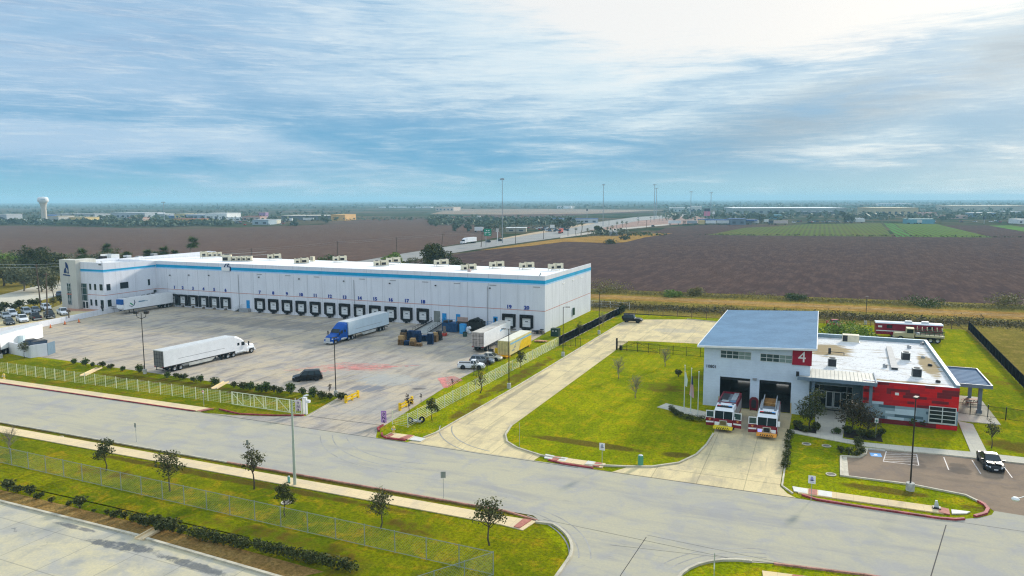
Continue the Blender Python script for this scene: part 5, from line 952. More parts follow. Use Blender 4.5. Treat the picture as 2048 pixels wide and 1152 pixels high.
def tractor(parent, xf, paint, W=2.5, chrome=M_lgrey):
    """front bumper at xf, extends backwards 7.4 m"""
    h = W / 2
    b = MB(); b.box(xf - 7.4, -.45, .75, xf - 2.0, .45, 1.0); b.box(xf - 6.9, -1.2, .95, xf - 5.0, 1.2, 1.02); b.build('chassis', M_chas, parent)
    def rr(x, w, z0, z1, cr=.25): return [(x, -w, z0), (x, -w, z1 - cr), (x, -w + cr * .8, z1), (x, w - cr * .8, z1), (x, w, z1 - cr), (x, w, z0)]
    b = MB(); b.loft([rr(xf - .15, .62, .85, 1.55), rr(xf - .45, .85, .60, 1.72), rr(xf - 1.5, .95, .95, 1.92), rr(xf - 2.45, 1.02, .95, 2.02)]); b.build('hood', paint, parent, False)
    b = MB(); b.loft([rr(xf - .30, 1.02, .42, 1.10, .2), rr(xf - .55, 1.2, .40, 1.30, .2), rr(xf - .62, 1.22, 1.02, 1.36, .2), rr(xf - 1.85, 1.22, 1.02, 1.40, .2), rr(xf - 2.05, 1.2, .5, 1.35, .2), rr(xf - 2.45, 1.2, .5, 1.30, .2)]); b.build('wing', paint, parent)
    b = MB(); b.loft([rr(xf - 2.30, 1.10, .70, 2.02, .1), rr(xf - 2.45, 1.18, .62, 2.10, .15), rr(xf - 3.15, 1.18, .62, 2.90, .2), rr(xf - 3.6, 1.2, .62, 3.25, .3), rr(xf - 4.6, 1.22, .62, 3.85, .35), rr(xf - 5.35, 1.24, .62, 3.98, .3)]); b.build('cab', paint, parent)
    g = MB(); g.add([(xf - 2.50, -1.0, 2.13), (xf - 2.50, 1.0, 2.13), (xf - 3.12, .98, 2.84), (xf - 3.12, -.98, 2.84)], [(0, 1, 2, 3)]); g.v = [(x + .045, y, z + .03) for x, y, z in g.v]; g.build('windscreen', M_glass, parent)
    for s_ in (-1, 1):
        g = MB(); g.box(xf - 3.75, min(s_ * 1.19, s_ * 1.215), 1.95, xf - 2.95, max(s_ * 1.19, s_ * 1.215), 2.62); g.build('side_window', M_glass, parent); g = MB(); g.box(xf - 4.75, min(s_ * 1.2, s_ * 1.245), 2.1, xf - 4.25, max(s_ * 1.2, s_ * 1.245), 2.6); g.build('sleeper_window', M_glass, parent)
        b = MB(); b.hexa([(xf - .55, s_ * .66, 1.05), (xf - .30, s_ * .66, 1.05), (xf - .40, s_ * 1.05, 1.05), (xf - .80, s_ * 1.16, 1.05), (xf - .60, s_ * .66, 1.32), (xf - .36, s_ * .66, 1.28), (xf - .48, s_ * 1.03, 1.30), (xf - .82, s_ * 1.14, 1.36)]); b.build('headlight', M_lamp, parent)
        b = MB(); b.tube((xf - 2.5, s_ * 1.18, 2.0), (xf - 2.2, s_ * 1.5, 2.1), .025, n=5); b.box(xf - 2.3, s_ * 1.5 - .09, 1.75, xf - 2.12, s_ * 1.5 + .09, 2.55); b.build('mirror', M_trim, parent)
        b = MB(); b.tube((xf - 4.9, s_ * .98, .78), (xf - 3.1, s_ * .98, .78), .30, n=12); b.build('fuel_tank', chrome, parent)
        wheel(parent, xf - 1.25, s_ * 1.05, .50, .32, M_rim)
        for k in (0, 1): wheel(parent, xf - 5.75 - k * 1.3, s_ * .98, TYR, .56, M_rim)
    b = MB(); b.box(xf - .20, -.56, .70, xf - .10, .56, 1.50)
    for k in range(5): b.box(xf - .11, -.52, .80 + k * .14, xf - .085, .52, .86 + k * .14)
    b.build('grille', chrome, parent); b = MB(); b.loft([rr(xf - .30, 1.18, .38, .70, .1), rr(xf + .02, .95, .38, .68, .1)]); b.build('bumper', chrome, parent); b = MB(); b.box(xf + .0, -.22, .45, xf + .045, .22, .58); b.build('number_plate', M_plate, parent)
    b = MB(); b.box(xf - 5.36, -1.1, .9, xf - 5.30, 1.1, 3.3); b.build('cab_back', M_trim, parent)
# white tractor and white trailer in the near yard
a, c_ = G(326, 748), G(502, 707); t1 = thing('semi_truck', 'white semi truck with a plain white trailer parked along the shrubs', 'semi truck', (a.x - 1.1, a.y + .2, 0), ang(a, c_) + .02); trailer(t1, 0, 15.6); tractor(t1, 21.0, P_white)
# blue tractor and white trailer pulling away from the docks
f0 = G(655, 690); r0 = G(752, 662); t2 = thing('semi_truck', 'blue semi truck with a white trailer pulling away from the docks', 'semi truck', (f0.x, f0.y, 0), ang(r0, f0)); P_cab = pmat('truck_blue', (.004, .075, .34), .45, 0, .03, spec=.10)
trailer(t2, -21.2, 15.6, pmat('trailer_pale_blue', (.58, .68, .74), .4, 0, .05, .8), pmat('cream_door', (.62, .55, .40), .6)); tractor(t2, 0.0, P_cab)
# docked trailer with green and dark emblem
t3 = thing('docked_trailer', 'white trailer with a green emblem and blue nose unit backed to dock one', 'trailer', (-170.4, 152.7, 0), D2(-92.2)); trailer(t3, 0, 15.4, stripe=False, bogie=1.6, skirt=None, rear=M_tw)
b = MB(); b.box(15.4, -1.0, 1.6, 15.95, 1.0, 2.6, 1); b.box(15.4, -1.05, 2.6, 16.0, 1.05, 3.95, 0); b.build('cooling_unit', [pmat('unit_blue', (.01, .10, .34), .5), M_tw], t3)
SD = 1.315; b = MB(); g_ = [(13.9, 2.9), (13.5, 2.9), (12.7, 2.25), (13.1, 2.15)]; b.side(g_, SD - .005, SD + .012); b.side([(14.0, 2.1), (13.2, 1.75), (12.5, 2.0), (12.1, 2.8), (12.3, 3.5), (12.45, 3.5), (12.35, 2.8), (12.7, 2.1), (13.2, 1.9), (13.9, 2.2)], SD - .006, SD + .012, 1); b.build('emblem', [pmat('emblem_green', (.01, .28, .10), .5), pmat('emblem_dark', (.02, .05, .10), .5)], t3)
b = MB(); b.box(9.2, SD - .005, 2.75, 11.1, SD + .012, 3.05); b.box(8.2, SD - .005, 2.82, 9.1, SD + .012, 2.92); b.build('lettering_bar', pmat('emblem_steel', (.10, .22, .32), .5), t3)
# dropped white trailer with ribbed sides
a = G(968, 707); a2 = G(945, 702); t4 = thing('ribbed_trailer', 'ribbed silver white trailer with grimy rear doors parked before dock nineteen', 'trailer', ((a.x + a2.x) / 2 + .1, a.y + .3, 0), D2(93.0)); trailer(t4, 0, 15.2, M_tw, pmat('grimy_pink_door', (.42, .36, .32), .7, 0, .3, 1.2), None, False, corr=True, roofm=pmat('dirty_roof', (.50, .46, .40), .7, 0, .3, .6), bogie=1.9)
b = MB(); b.box(15.2, -1.0, 2.2, 15.75, 1.0, 3.9); b.build('cooling_unit', pmat('unit_pale', (.55, .68, .76), .5), t4); b = MB(); b.side([(8.9, 3.05), (10.6, 3.15), (11.2, 3.25), (11.2, 3.0), (9.0, 2.75)], -1.36, -1.33); b.build('lettering_bar', pmat('pale_blue_mark', (.28, .52, .74), .5), t4)
# cream container with a yellow side
a = G(1019, 716); t5 = thing('storage_container', 'cream storage container with a yellow side panel beside the fence', 'container', (a.x - 1.25, a.y + .1, 0), D2(91.5)); M_ctn = pmat('container_cream', (.68, .57, .28), .5, 0, .10, .7)
b = MB(); b.box(0, -1.22, .45, 12.2, 1.22, 3.15); b.build('container_body', M_ctn, t5); b = MB(); b.box(.05, -1.2, 3.15, 12.15, 1.2, 3.19); b.build('roof', pmat('container_roof', (.72, .68, .55), .5, 0, .1, .6), t5)
b = MB(); b.side([(5.0, .5), (12.1, .5), (12.1, 2.3), (6.8, 2.3), (5.6, 1.6)], -1.24, -1.222, 0); b.box(.4, -1.245, 2.42, 12.1, -1.223, 2.72, 1); b.side([(2.0, 1.4), (3.2, 2.3), (3.0, 1.8), (3.4, 1.5)], -1.24, -1.222, 2); b.box(1.2, -1.24, 1.0, 2.6, -1.222, 1.3, 2); b.build('side_panel', [M_yellow, pmat('band_blue', (.20, .45, .66), .5), M_grey], t5)
for s_ in (-1, 1):
    b = MB(); b.box(-.05, min(s_ * .03, s_ * 1.18), .5, 0, max(s_ * .03, s_ * 1.18), 3.1); d = b.build('door', pmat('container_door', (.62, .52, .22), .6, 0, .2, 1), t5); b = MB(); [b.tube((-.08, s_ * y, .55), (-.08, s_ * y, 3.0), .03, n=5) for y in (.3, .9)]; b.build('lock_rod', M_rust, d)
b = MB(); b.box(-1.1, -1.2, .30, -.06, 1.2, .45); b.box(-.9, -1.0, 0, -.7, -.8, .3); b.box(-.9, .8, 0, -.7, 1.0, .3); b.box(.3, -1.1, 0, .8, 1.1, .45); b.box(11.2, -1.1, 0, 11.8, 1.1, .45); b.build('lift_platform', pmat('orange_yellow', (.80, .36, .01), .5), t5)
fk = thing('yellow_forklift', 'yellow and black forklift standing beside the cream container', 'forklift', G(993, 711) + Vector((0, 1, 0)), D2(100)); b = MB(); b.box(-1.0, -.55, .35, .6, .55, 1.1); b.box(-1.0, -.55, 1.1, -.4, .55, 1.4); b.build('body', M_yellow, fk); b = MB(); b.box(.62, -.5, .1, .72, -.4, 2.6); b.box(.62, .4, .1, .72, .5, 2.6); b.box(.7, -.45, .1, 1.7, -.3, .16); b.box(.7, .3, .1, 1.7, .45, .16); b.build('mast', M_dark, fk); b = MB(); [b.tube((x, y, 1.1), (x * .8, y, 2.1), .04, n=5) for x in (-.8, .5) for y in (-.5, .5)]; b.box(-.8, -.55, 2.1, .5, .55, 2.16); b.build('overhead_guard', M_dark, fk); [wheel(fk, x, y, .33, .25, M_rimd) for x in (-.7, .3) for y in (-.5, .5)]
# big white trailer cut by the left edge
a = onY(77, 674, 1) ; a = G(79, 676, 1.1); dirv = Vector((-.386, .915, 0)).normalized(); t6 = thing('white_trailer', 'big plain white trailer standing beyond the bin enclosure', 'trailer', (a.x - .9, a.y + .3, 0), math.atan2(dirv.y, dirv.x) + math.pi); trailer(t6, 0.2, 15.8, pmat('bright_trailer_white', (.86, .86, .84), .45, 0, .03), M_tw, None, False, bogie=10.5)
# ---- fire engines
M_fred = pmat('engine_maroon', (.20, .010, .022), .35, 0, .06, 1, coat=.25); M_deck = pmat('deck_grey', (.17, .20, .23), .6, .2, .15, 1.5); M_chrome = pmat('chrome', (.62, .64, .66), .25, .7, .1, 2); M_red_l = pmat('red_beacon', (.8, .05, .06), .2, 0, 0); M_blue_l = pmat('blue_beacon', (.08, .35, .75), .2, 0, 0)
def engine(label, p, rz, kind):
    o = thing('fire_engine', label, 'fire engine', p, rz); h = 1.25
    def rr(x, w, z0, z1, cr=.12): return [(x, -w, z0), (x, -w, z1 - cr), (x, -w + cr, z1), (x, w - cr, z1), (x, w, z1 - cr), (x, w, z0)]
    b = MB(); b.loft([rr(-.62, 1.14, .62, 1.62, .05), rr(-.75, h, .58, 1.66, .05), rr(-3.7, h, .58, 1.66, .05)]); b.build('cab', M_fred, o)
    b = MB(); b.box(-.66, -1.10, .98, -.60, 1.10, 1.20); b.box(-3.69, -h - .012, .98, -.74, h + .012, 1.22); b.build('white_stripe', M_tw, o)
    b = MB()
    for y0, y1 in ((-1.22, -1.10), (1.10, 1.22), (-.02, .02)): b.hexa([(-.72, y0, 1.62), (-.62, y0, 1.62), (-.62, y1, 1.62), (-.72, y1, 1.62), (-1.05, y0, 2.62), (-.95, y0, 2.62), (-.95, y1, 2.62), (-1.05, y1, 2.62)])
    b.box(-3.7, -h, 1.66, -2.1, h, 2.62); b.hexa([(-3.7, -h, 2.58), (-.98, -1.22, 2.58), (-.98, 1.22, 2.58), (-3.7, h, 2.58), (-3.7, -1.18, 2.98), (-1.35, -1.12, 2.98), (-1.35, 1.12, 2.98), (-3.7, 1.18, 2.98)]); b.build('cab_roof', P_white, o)
    g = MB(); g.hexa([(-2.1, -1.2, 1.63), (-.66, -1.16, 1.63), (-.66, 1.16, 1.63), (-2.1, 1.2, 1.63), (-2.1, -1.18, 2.60), (-1.0, -1.14, 2.60), (-1.0, 1.14, 2.60), (-2.1, 1.18, 2.60)]); g.build('windscreen', pmat('engine_glass', (.006, .014, .014), .15, 0, 0, spec=.12), o)
    b = MB(); b.box(-.62, -1.2, .42, .0, 1.2, .62); b.hexa([(-.62, -1.22, .42), (.02, -.85, .42), (.02, .85, .42), (-.62, 1.22, .42), (-.62, -1.22, .74), (.02, -.85, .74), (.02, .85, .74), (-.62, 1.22, .74)]); bm_ = b.build('bumper', pmat('chevron_yellow', (.80, .62, .03), .5) if kind == 1 else pmat('chevron_orange', (.80, .36, .06), .5), o)
    b = MB()
    for k in range(7):
        y = -.80 + k * .25; s_ = 1 if k < 3.5 else -1; b.add([(.026, y, .44), (.026, y + .10, .44), (.026, y + .10 + s_ * .12, .72), (.026, y + s_ * .12, .72)], [(0, 1, 2, 3)])
    b.build('chevron', M_trim, bm_)
    b = MB(); b.box(-.63, -.48, .76, -.54, .48, 1.48); b.build('grille', M_chrome, o); b = MB(); b.box(-.55, -.38, .84, -.53, .38, 1.40); b.build('grille_mesh', pmat('bronze_mesh', (.14, .11, .05), .5) if kind == 1 else M_trim, o)
    for s_ in (-1, 1):
        b = MB(); b.box(-.66, min(s_ * .56, s_ * 1.08), .78, -.56, max(s_ * .56, s_ * 1.08), 1.16); b.build('headlight', M_lamp, o)
    if kind == 2: b = MB(); b.box(-.57, -1.06, .82, -.545, -.62, 1.12); b.build('beacon', pmat('lit_blue', (.25, .25, .9), .3, emit=((.35, .35, 1), .8)), o)
    b = MB(); b.box(-1.75, -.95, 2.985, -1.35, .95, 3.16); b.build('light_bar', M_dark, o); b = MB(); b.box(-1.7, -.9, 3.16, -1.4, -.5, 3.2, 0); b.box(-1.7, .5, 3.16, -1.4, .9, 3.2, 1); b.build('beacon', [M_red_l, M_blue_l], o); b = MB()
    for k in range(4): b.box(-2.35, -.45 + k * .28, 2.985, -2.2, -.29 + k * .28, 3.03)
    for y in (-.85, .85): b.tube((-3.2, y, 2.985), (-3.2, y, 3.15), .16, n=10)
    b.build('roof_marker', M_deck, o)
    # body behind the cab
    b = MB(); b.box(-9.6, -h, .55, -3.85, h, 2.55 if kind == 2 else 2.75); b.box(-3.85, -1.1, .6, -3.7, 1.1, 2.3); b.build('body', M_fred if kind == 1 else M_fred, o)
    zt = 2.75 if kind == 1 else 2.55; b = MB(); b.box(-9.5, -1.12, zt + .002, -3.95, 1.12, zt + .03); b.build('deck', M_deck, o)
    if kind == 1:
        b = MB(); b.box(-9.55, -h, zt, -3.88, -1.08, zt + .28); b.box(-9.55, 1.08, zt, -3.88, h, zt + .28); b.box(-4.0, -1.08, zt, -3.88, 1.08, zt + .28); b.box(-9.55, -1.08, zt, -9.45, 1.08, zt + .28); b.build('deck_rail', M_fred, o)
        b = MB(); b.box(-9.0, .35, zt + .03, -5.2, 1.0, zt + .34, 0); b.box(-5.1, .35, zt + .03, -4.3, 1.0, zt + .26, 1); b.box(-9.0, -1.0, zt + .03, -5.6, -.2, zt + .16, 2); b.box(-5.4, -.8, zt + .03, -4.4, .1, zt + .2, 0); b.build('deck_locker', [M_chrome, pmat('locker_blue', (.10, .20, .32), .5), M_dark], o)
    else:
        b = MB(); b.box(-9.3, -.7, zt + .03, -6.6, .7, zt + .42); b.build('hose_bed', pmat('hose_cover', (.33, .17, .05), .8, 0, .3, 3), o); b = MB(); b.box(-9.4, -.85, zt + .02, -4.9, -.75, zt + .85); b.box(-9.4, .75, zt + .02, -4.9, .85, zt + .85); b.build('bed_side', M_chrome, o)
        b = MB()
        for k in range(4): b.box(-9.0 + k * .6, -.72, zt + .43, -8.9 + k * .6, .72, zt + .50)
        b.build('hose_strap', pmat('strap_brown', (.25, .13, .04), .8), o); b = MB(); b.box(-9.5, -1.2, zt, -4.0, -.9, zt + .12); b.box(-9.5, .9, zt, -4.0, 1.2, zt + .12); b.build('deck_step', M_chrome, o)
    for k in range(3):
        for s_ in (-1, 1): b = MB(); b.box(-9.3 + k * 1.85, min(s_ * h, s_ * (h + .02)), 1.0, -7.6 + k * 1.85, max(s_ * h, s_ * (h + .02)), 2.3); b.build('shutter', M_alu, o)
    for x in (-2.0, -7.0):
        for s_ in (-1, 1): wheel(o, x, s_ * 1.06, .52, .36, M_rim)
    sides = (-1, 1) if kind == 1 else (-1,)
    for s_ in (-1, 1):
        if s_ in sides:    # open door, hinged at the front edge
            T = Matrix.Translation((-.95, s_ * 1.26, 0)) @ Matrix.Rotation(s_ * D2(90 - 8), 4, 'Z'); f = MB(T); f.box(-.03, -.03, .55, .98, .03, 1.62); d = f.build('door', M_fred, o); tag(d, 'open cab door with a white framed window')
            f = MB(T)
            for q in ((0, 1.62, .06, 2.56), (.9, 1.62, .98, 2.56), (.06, 2.46, .9, 2.56), (.06, 1.62, .9, 1.70)): f.box(q[0], -.03, q[1], q[2], .03, q[3])
            f.build('frame', P_white, d); f = MB(T); f.box(.06, -.01, 1.70, .90, .01, 2.46); f.build('pane', M_glassg, d); f = MB(T); f.box(.0, -.045, .95, .97, .045, 1.15); f.build('stripe', M_tw, d); f = MB(T)
            for k in (-.036, .036): f.side([(.35, 1.5), (.65, 1.5), (.62, 1.35), (.5, 1.22), (.38, 1.35)], k - .006, k + .006)
            f.build('crest', pmat('gold_crest', (.55, .22, .06), .5), d); f = MB(T); f.box(.1, -.12, 1.6, .2, -.03, 2.0); f.build('mirror', P_white, d)
        else:
            g = MB(); g.box(-1.9, min(s_ * 1.2, s_ * 1.262), 1.70, -1.05, max(s_ * 1.2, s_ * 1.262), 2.5); g.build('side_window', M_glassg, o); f = MB(); f.box(-.8, min(s_ * 1.25, s_ * 1.55), 1.7, -.65, max(s_ * 1.25, s_ * 1.55), 2.3); f.build('mirror', P_white, o)
        g = MB(); g.box(-3.4, min(s_ * 1.2, s_ * 1.262), 1.70, -2.4, max(s_ * 1.2, s_ * 1.262), 2.5); g.build('side_window', M_glassg, o)
    return o
engine('maroon fire engine with both cab doors open and a yellow chevron bumper', (-10.62, 94.9, 0), D2(-91), 1)
engine('maroon fire engine with one open door and an orange chevron bumper', (-5.2, 94.0, 0), D2(-89.5), 2)
# ---- behind the station: long red trailer and tan army truck
a = G(1890, 670); pL, pR = G(1765, 668), G(1888, 676)
t7 = thing('red_camper_trailer', 'long dark red camper trailer with a white roof behind the fire station', 'trailer', (16.5, 177.5, 0), D2(3)); b = MB(); b.box(-4.6, -1.25, .6, 8.2, 1.25, 3.0); b.build('trailer_body', pmat('camper_maroon', (.24, .012, .03), .4, 0, .06), t7); b = MB(); b.loft([[(x, -1.3, 3.0), (x, -1.0, 3.25), (x, 1.0, 3.25), (x, 1.3, 3.0)] for x in (-4.7, 8.3)]); b.build('roof', P_white, t7)
b = MB(); b.box(-4.55, -1.262, 1.3, 8.15, -1.251, 1.5); b.build('stripe', M_tw, t7); [MB().box(x, -1.27, 2.0, x + 1.1, -1.25, 2.7).build('window', M_glass, t7) for x in (-2.5, 1.5, 5.4)]; [MB().box(x, -.5, 3.25, x + 1.3, .5, 3.6).build('roof_unit', M_lgrey, t7) for x in (1.2, 4.4)]; b = MB(); b.box(-4.2, -1.27, 2.1, -3.4, -1.25, 2.5); b.build('plaque', M_white, t7); [wheel(t7, x, y, .42, .28, M_rim) for x in (-1.2, 0) for y in (-1.05, 1.05)]
t8 = thing('army_truck', 'tan six wheeled army truck with a rail sided bed', 'truck', G(1850, 687) + Vector((-1.0, 2, 0)), D2(178)); M_tan = pmat('army_tan', (.52, .46, .29), .7, 0, .1, 1)
b = MB(); b.box(2.6, -1.1, .9, 4.6, 1.1, 1.75); b.box(4.4, -1.05, .8, 4.75, 1.05, 1.5); b.build('hood', M_tan, t8); b = MB(); b.box(.9, -1.2, .9, 2.6, 1.2, 1.8); b.box(.95, -1.15, 1.8, 1.1, 1.15, 2.75); b.box(.95, -1.15, 2.65, 2.4, 1.15, 2.8); b.box(2.3, -1.15, 1.8, 2.45, -1.0, 2.7); b.box(2.3, 1.0, 1.8, 2.45, 1.15, 2.7); b.build('cab', M_tan, t8); b = MB(); b.box(1.1, -1.12, 1.8, 2.38, 1.12, 2.6); b.build('windscreen', M_glass, t8)
b = MB(); b.box(-4.6, -1.22, 1.15, .7, 1.22, 1.55); b.build('cargo_bed', M_tan, t8); b = MB()
for k in range(7): [b.box(-4.5 + k * .85, s_ * 1.18 - .04, 1.55, -4.4 + k * .85, s_ * 1.18 + .04, 2.5) for s_ in (-1, 1)]
for z in (1.75, 2.05, 2.4): [b.box(-4.55, s_ * 1.22 - .03, z, .65, s_ * 1.22 + .03, z + .14) for s_ in (-1, 1)]
b.build('side_rail', pmat('olive_green', (.05, .075, .045), .7), t8); b = MB()
for k in range(6): b.loft([[(-4.2 + k * .9 + d_, math.cos(q) * 1.2, 2.4 + .75 * math.sin(q)), (-4.2 + k * .9 + d_, math.cos(q) * 1.14, 2.4 + .69 * math.sin(q))][::1] + [(-4.12 + k * .9 + d_, math.cos(q) * 1.14, 2.4 + .69 * math.sin(q)), (-4.12 + k * .9 + d_, math.cos(q) * 1.2, 2.4 + .75 * math.sin(q))] for q in [math.pi * i / 8 for i in range(9)] for d_ in (0,)])
b.build('hoop', M_tan, t8); [wheel(t8, x, y, .58, .4, M_rim) for x in (3.4, -2.1, -3.4) for y in (-1.0, 1.0)]; b = MB(); b.box(-4.5, -.5, .8, 3.6, .5, 1.1); b.build('chassis', M_chas, t8)
# ================================================================ lamps, poles, signs, fences
M_pole = pmat('bronze_pole', (.035, .030, .028), .5, .2, .15, 1); M_conc = pmat('pole_base_concrete', (.48, .47, .42), .85, 0, .2, 2); M_galv = pmat('galvanised_pole', (.42, .45, .44), .5, .4, .1, 1); M_cpole = pmat('concrete_pole', (.43, .47, .38), .8, 0, .12, .8); M_lens = pmat('lamp_lens', (.85, .87, .88), .2, 0, 0); M_woodp = pmat('weathered_wood', (.13, .095, .07), .9, 0, .25, 2)
def lamp(label, base, top, head, rz=0.0, basew=.32, group='parking lot lamp posts', baseh=.75):
    p = G(*base); h = hgt(top[0], top[1], p); o = thing('lamp_post', label, 'lamp post', p, rz, group)
    MB().lathe([(0, -.1), (basew, -.1), (basew, baseh), (basew * .9, baseh + .04), (0, baseh + .04)], 12).build('base', M_conc, o); MB().tube((0, 0, baseh), (0, 0, h), .085, .06, 8).build('pole', M_pole, o); b = MB()
    if head == 'arm': b.box(0, -.05, h - .05, 1.25, .05, h + .02); b.box(.45, -.19, h - .06, 1.3, .19, h + .05)
    elif head == 'top': b.box(-.3, -.2, h - .02, .45, .2, h + .12)
    elif head == 'two': b.box(-.8, -.05, h - .05, .8, .05, h + .02); b.box(-1.2, -.18, h - .06, -.5, .18, h + .05); b.box(.5, -.18, h - .06, 1.2, .18, h + .05)
    else:
        for s_ in (-1, 1): b.tube((0, 0, h - 1.1), (s_ * .75, 0, h - .75), .05, n=6); b.tube((s_ * .75, 0, h - .75), (s_ * .85, 0, h - .15), .05, n=6); b.box(min(s_ * .55, s_ * 1.3), -.25, h - .2, max(s_ * .55, s_ * 1.3), .25, h + .25)
    b.build('lamp_head', M_pole, o); return o
lamp('tall black lamp post with twin floodlights behind the long white trailer', (290, 747), (284, 625), 'flood', .4)
lamp('black lamp post at the end of the shrub row by the yard entrance', (672, 791), (668, 676), 'top', .8)
lamp('black lamp post by the white fence in front of the cream container', (1018, 776), (1016, 658), 'two', .2)
lamp('black lamp post beside the dark gate near the warehouse corner', (1126, 712), (1127, 614), 'arm', .35)
lamp('black lamp post on the verge opposite the black off-roader', (1198, 668), (1199, 584), 'arm', .35)
lamp('black lamp post standing behind the fire station thicket', (1731, 648), (1733, 594), 'top', .2)
lamp('black lamp post with a pale head between lawn and parking bays', (1820, 980), (1833, 796), 'top', 1.2, .42)
lamp('dark lamp post cut by the picture edge beside the bin enclosure', (2, 716), (0, 600), 'top', .5)
p = G(590, 970); sl_ = thing('street_light', 'tall pale concrete street light with a slanting arm by the pavement', 'street light', p); h = hgt(585, 800, p); MB().tube((0, 0, -.1), (0, 0, h), .17, .09, 8).build('pole', M_cpole, sl_); MB().tube((0, 0, h - .35), (.7, 1.3, h + .2), .035, n=6).build('arm', M_lgrey, sl_); MB().box(.55, 1.2, h + .15, .85, 1.7, h + .25).build('lamp_head', M_lgrey, sl_)
p = G(2047, 1225); sl_ = thing('street_light', 'street light at the picture edge with a white lamp over the street', 'street light', p); h2 = 9.2; MB().tube((0, 0, -.1), (0, 0, h2 - .2), .17, .10, 8).build('pole', M_galv, sl_)
q0 = Vector((0, 0, h2 - .2)); tgt = G(2031, 998, h2); q1 = tgt - p; q1.z = h2; q1 = Vector((q1.x, q1.y, h2)); MB().tube(q0, q1, .035, n=6).build('arm', M_lgrey, sl_); MB(Matrix.Translation(q1)).lathe([(0, .16), (.16, .12), (.26, 0), (.22, -.10), (0, -.14)], 12).build('lamp_head', M_white, sl_)
def signpost(name, label, base, top, w_, h_, face, back=None, rz=0.0, marks=None, cat='street sign', post=None, extra=None):
    p = G(*base); H = hgt(top[0], top[1], p); o = thing(name, label, cat, p, rz); MB().tube((0, 0, -.1), (0, 0, H), .03, n=6).build('post', post or M_galv, o)
    d = MB().box(-w_ / 2, -.055, H - h_, w_ / 2, -.035, H).build('panel', face, o)
    if marks:
        b = MB()
        for x0, z0, x1, z1 in marks: b.box(x0, -.06, H - h_ + z0, x1, -.0552, H - h_ + z1)
        b.build('legend', extra or pmat('sign_legend_grey', (.36, .38, .44), .6, 0, 0), d)
    return o
Mk = [(-.2, .12, .2, .17), (-.13, .27, .13, .62), (-.22, .30, .22, .40), (-.08, .62, .08, .72), (-.3, .05, -.25, .09)]
M_signb = pmat('sign_back', (.26, .29, .28), .5, .3, .1, 2)
signpost('street_sign', 'white sign with a grey emblem on the near verge of the big lawn', (1204, 936), (1204, 886), .62, .82, M_white, marks=Mk)
signpost('street_sign', 'white sign with a violet emblem beside the station apron', (1622, 1001), (1624, 951), .68, .82, M_white, marks=Mk, extra=pmat('sign_legend_violet', (.30, .28, .55), .6, 0, 0))
signpost('street_sign', 'dark backed sign on the pavement beside the bare sapling', (273, 884), (272, 846), .30, .55, M_signb); signpost('street_sign', 'dark backed sign rising behind the tallest thin tree', (497, 925), (496, 880), .35, .6, M_signb); signpost('street_sign', 'olive backed sign on the brown verge of the street', (887, 996), (887, 943), .5, .65, M_signb, rz=.5)
signpost('street_sign', 'small red and white parking sign in front of the picket fence', (408, 814), (407, 780), .36, .5, M_white, marks=[(-.12, .2, .12, .45)], extra=pmat('legend_red', (.6, .12, .08), .6, 0, 0)); signpost('disabled_parking_sign', 'white parking sign beside the shrubs before the entrance', (1751, 876), (1752, 836), .42, .62, M_white, marks=[(-.1, .15, .12, .42), (-.12, .5, .12, .54)], extra=pmat('legend_green', (.10, .28, .20), .6, 0, 0))
p = G(1428, 1152); o = thing('guide_post', 'thin green and white post on the corner verge at the bottom edge', 'marker post', p); hh = hgt(1428, 1106, p); MB().tube((0, 0, -.1), (0, 0, hh), .035, n=6).build('post', M_cpole, o); MB().tube((0, 0, hh * .3), (0, 0, hh * .55), .05, n=8).build('sleeve', M_white, o)
p = G(1039, 893); o = thing('guide_post', 'thin grey stake standing in the long grass by the driveway', 'marker post', p); MB().tube((0, 0, -.1), (0, 0, 3.0), .025, n=6).build('post', M_galv, o)
def hydrant(label, p):
    o = thing('fire_hydrant', label, 'hydrant', p, 0, None); MB().lathe([(0, 0), (.2, 0), (.2, .06), (.13, .08), (.13, .55), (.17, .56), (.17, .62), (.12, .72), (.05, .78), (0, .80)], 10).build('body', pmat('hydrant_yellow', (.72, .52, .13), .5, 0, .1), o); b = MB(); b.tube((-.24, 0, .42), (.24, 0, .42), .07, n=8); b.tube((0, -.22, .42), (0, 0, .42), .08, n=8); b.build('nozzle', M_lgrey, o); o.scale = (1.25,) * 3
hydrant('yellow fire hydrant on the corner by the white fence', G(787, 866)); hydrant('yellow fire hydrant on the verge at the far left', G(8, 758))
for lab, b_, wd, hh, mt in (('green utility cabinet at the lawn corner by the street', (1281, 931), .62, 1.2, pmat('utility_green', (.10, .32, .20), .5, 0, .1)), ('small teal utility post beside the street light', (578, 966), .28, .75, pmat('utility_teal', (.16, .42, .36), .5, 0, .1))):
    o = thing('utility_cabinet', lab, 'utility box', G(*b_)); MB().lathe([(0, 0), (wd / 2, 0), (wd / 2, hh * .9), (wd * .45, hh), (0, hh)], 8).build('housing', mt, o); MB().lathe([(0, hh), (wd * .46, hh * .985), (wd * .3, hh * 1.05), (0, hh * 1.06)], 8).build('lid', M_lgrey, o)
o = thing('transformer', 'dark green transformer box at the end of the white fence', 'transformer', G(1111, 672)); MB().box(-.9, -.7, 0, .9, .7, 1.75).build('housing', pmat('transformer_green', (.018, .05, .035), .5, 0, .15), o); b = MB(); b.box(-.5, -.72, 1.1, -.2, -.7, 1.35); b.box(.2, -.72, 1.1, .5, -.7, 1.35); b.build('label_plate', M_lgrey, o)
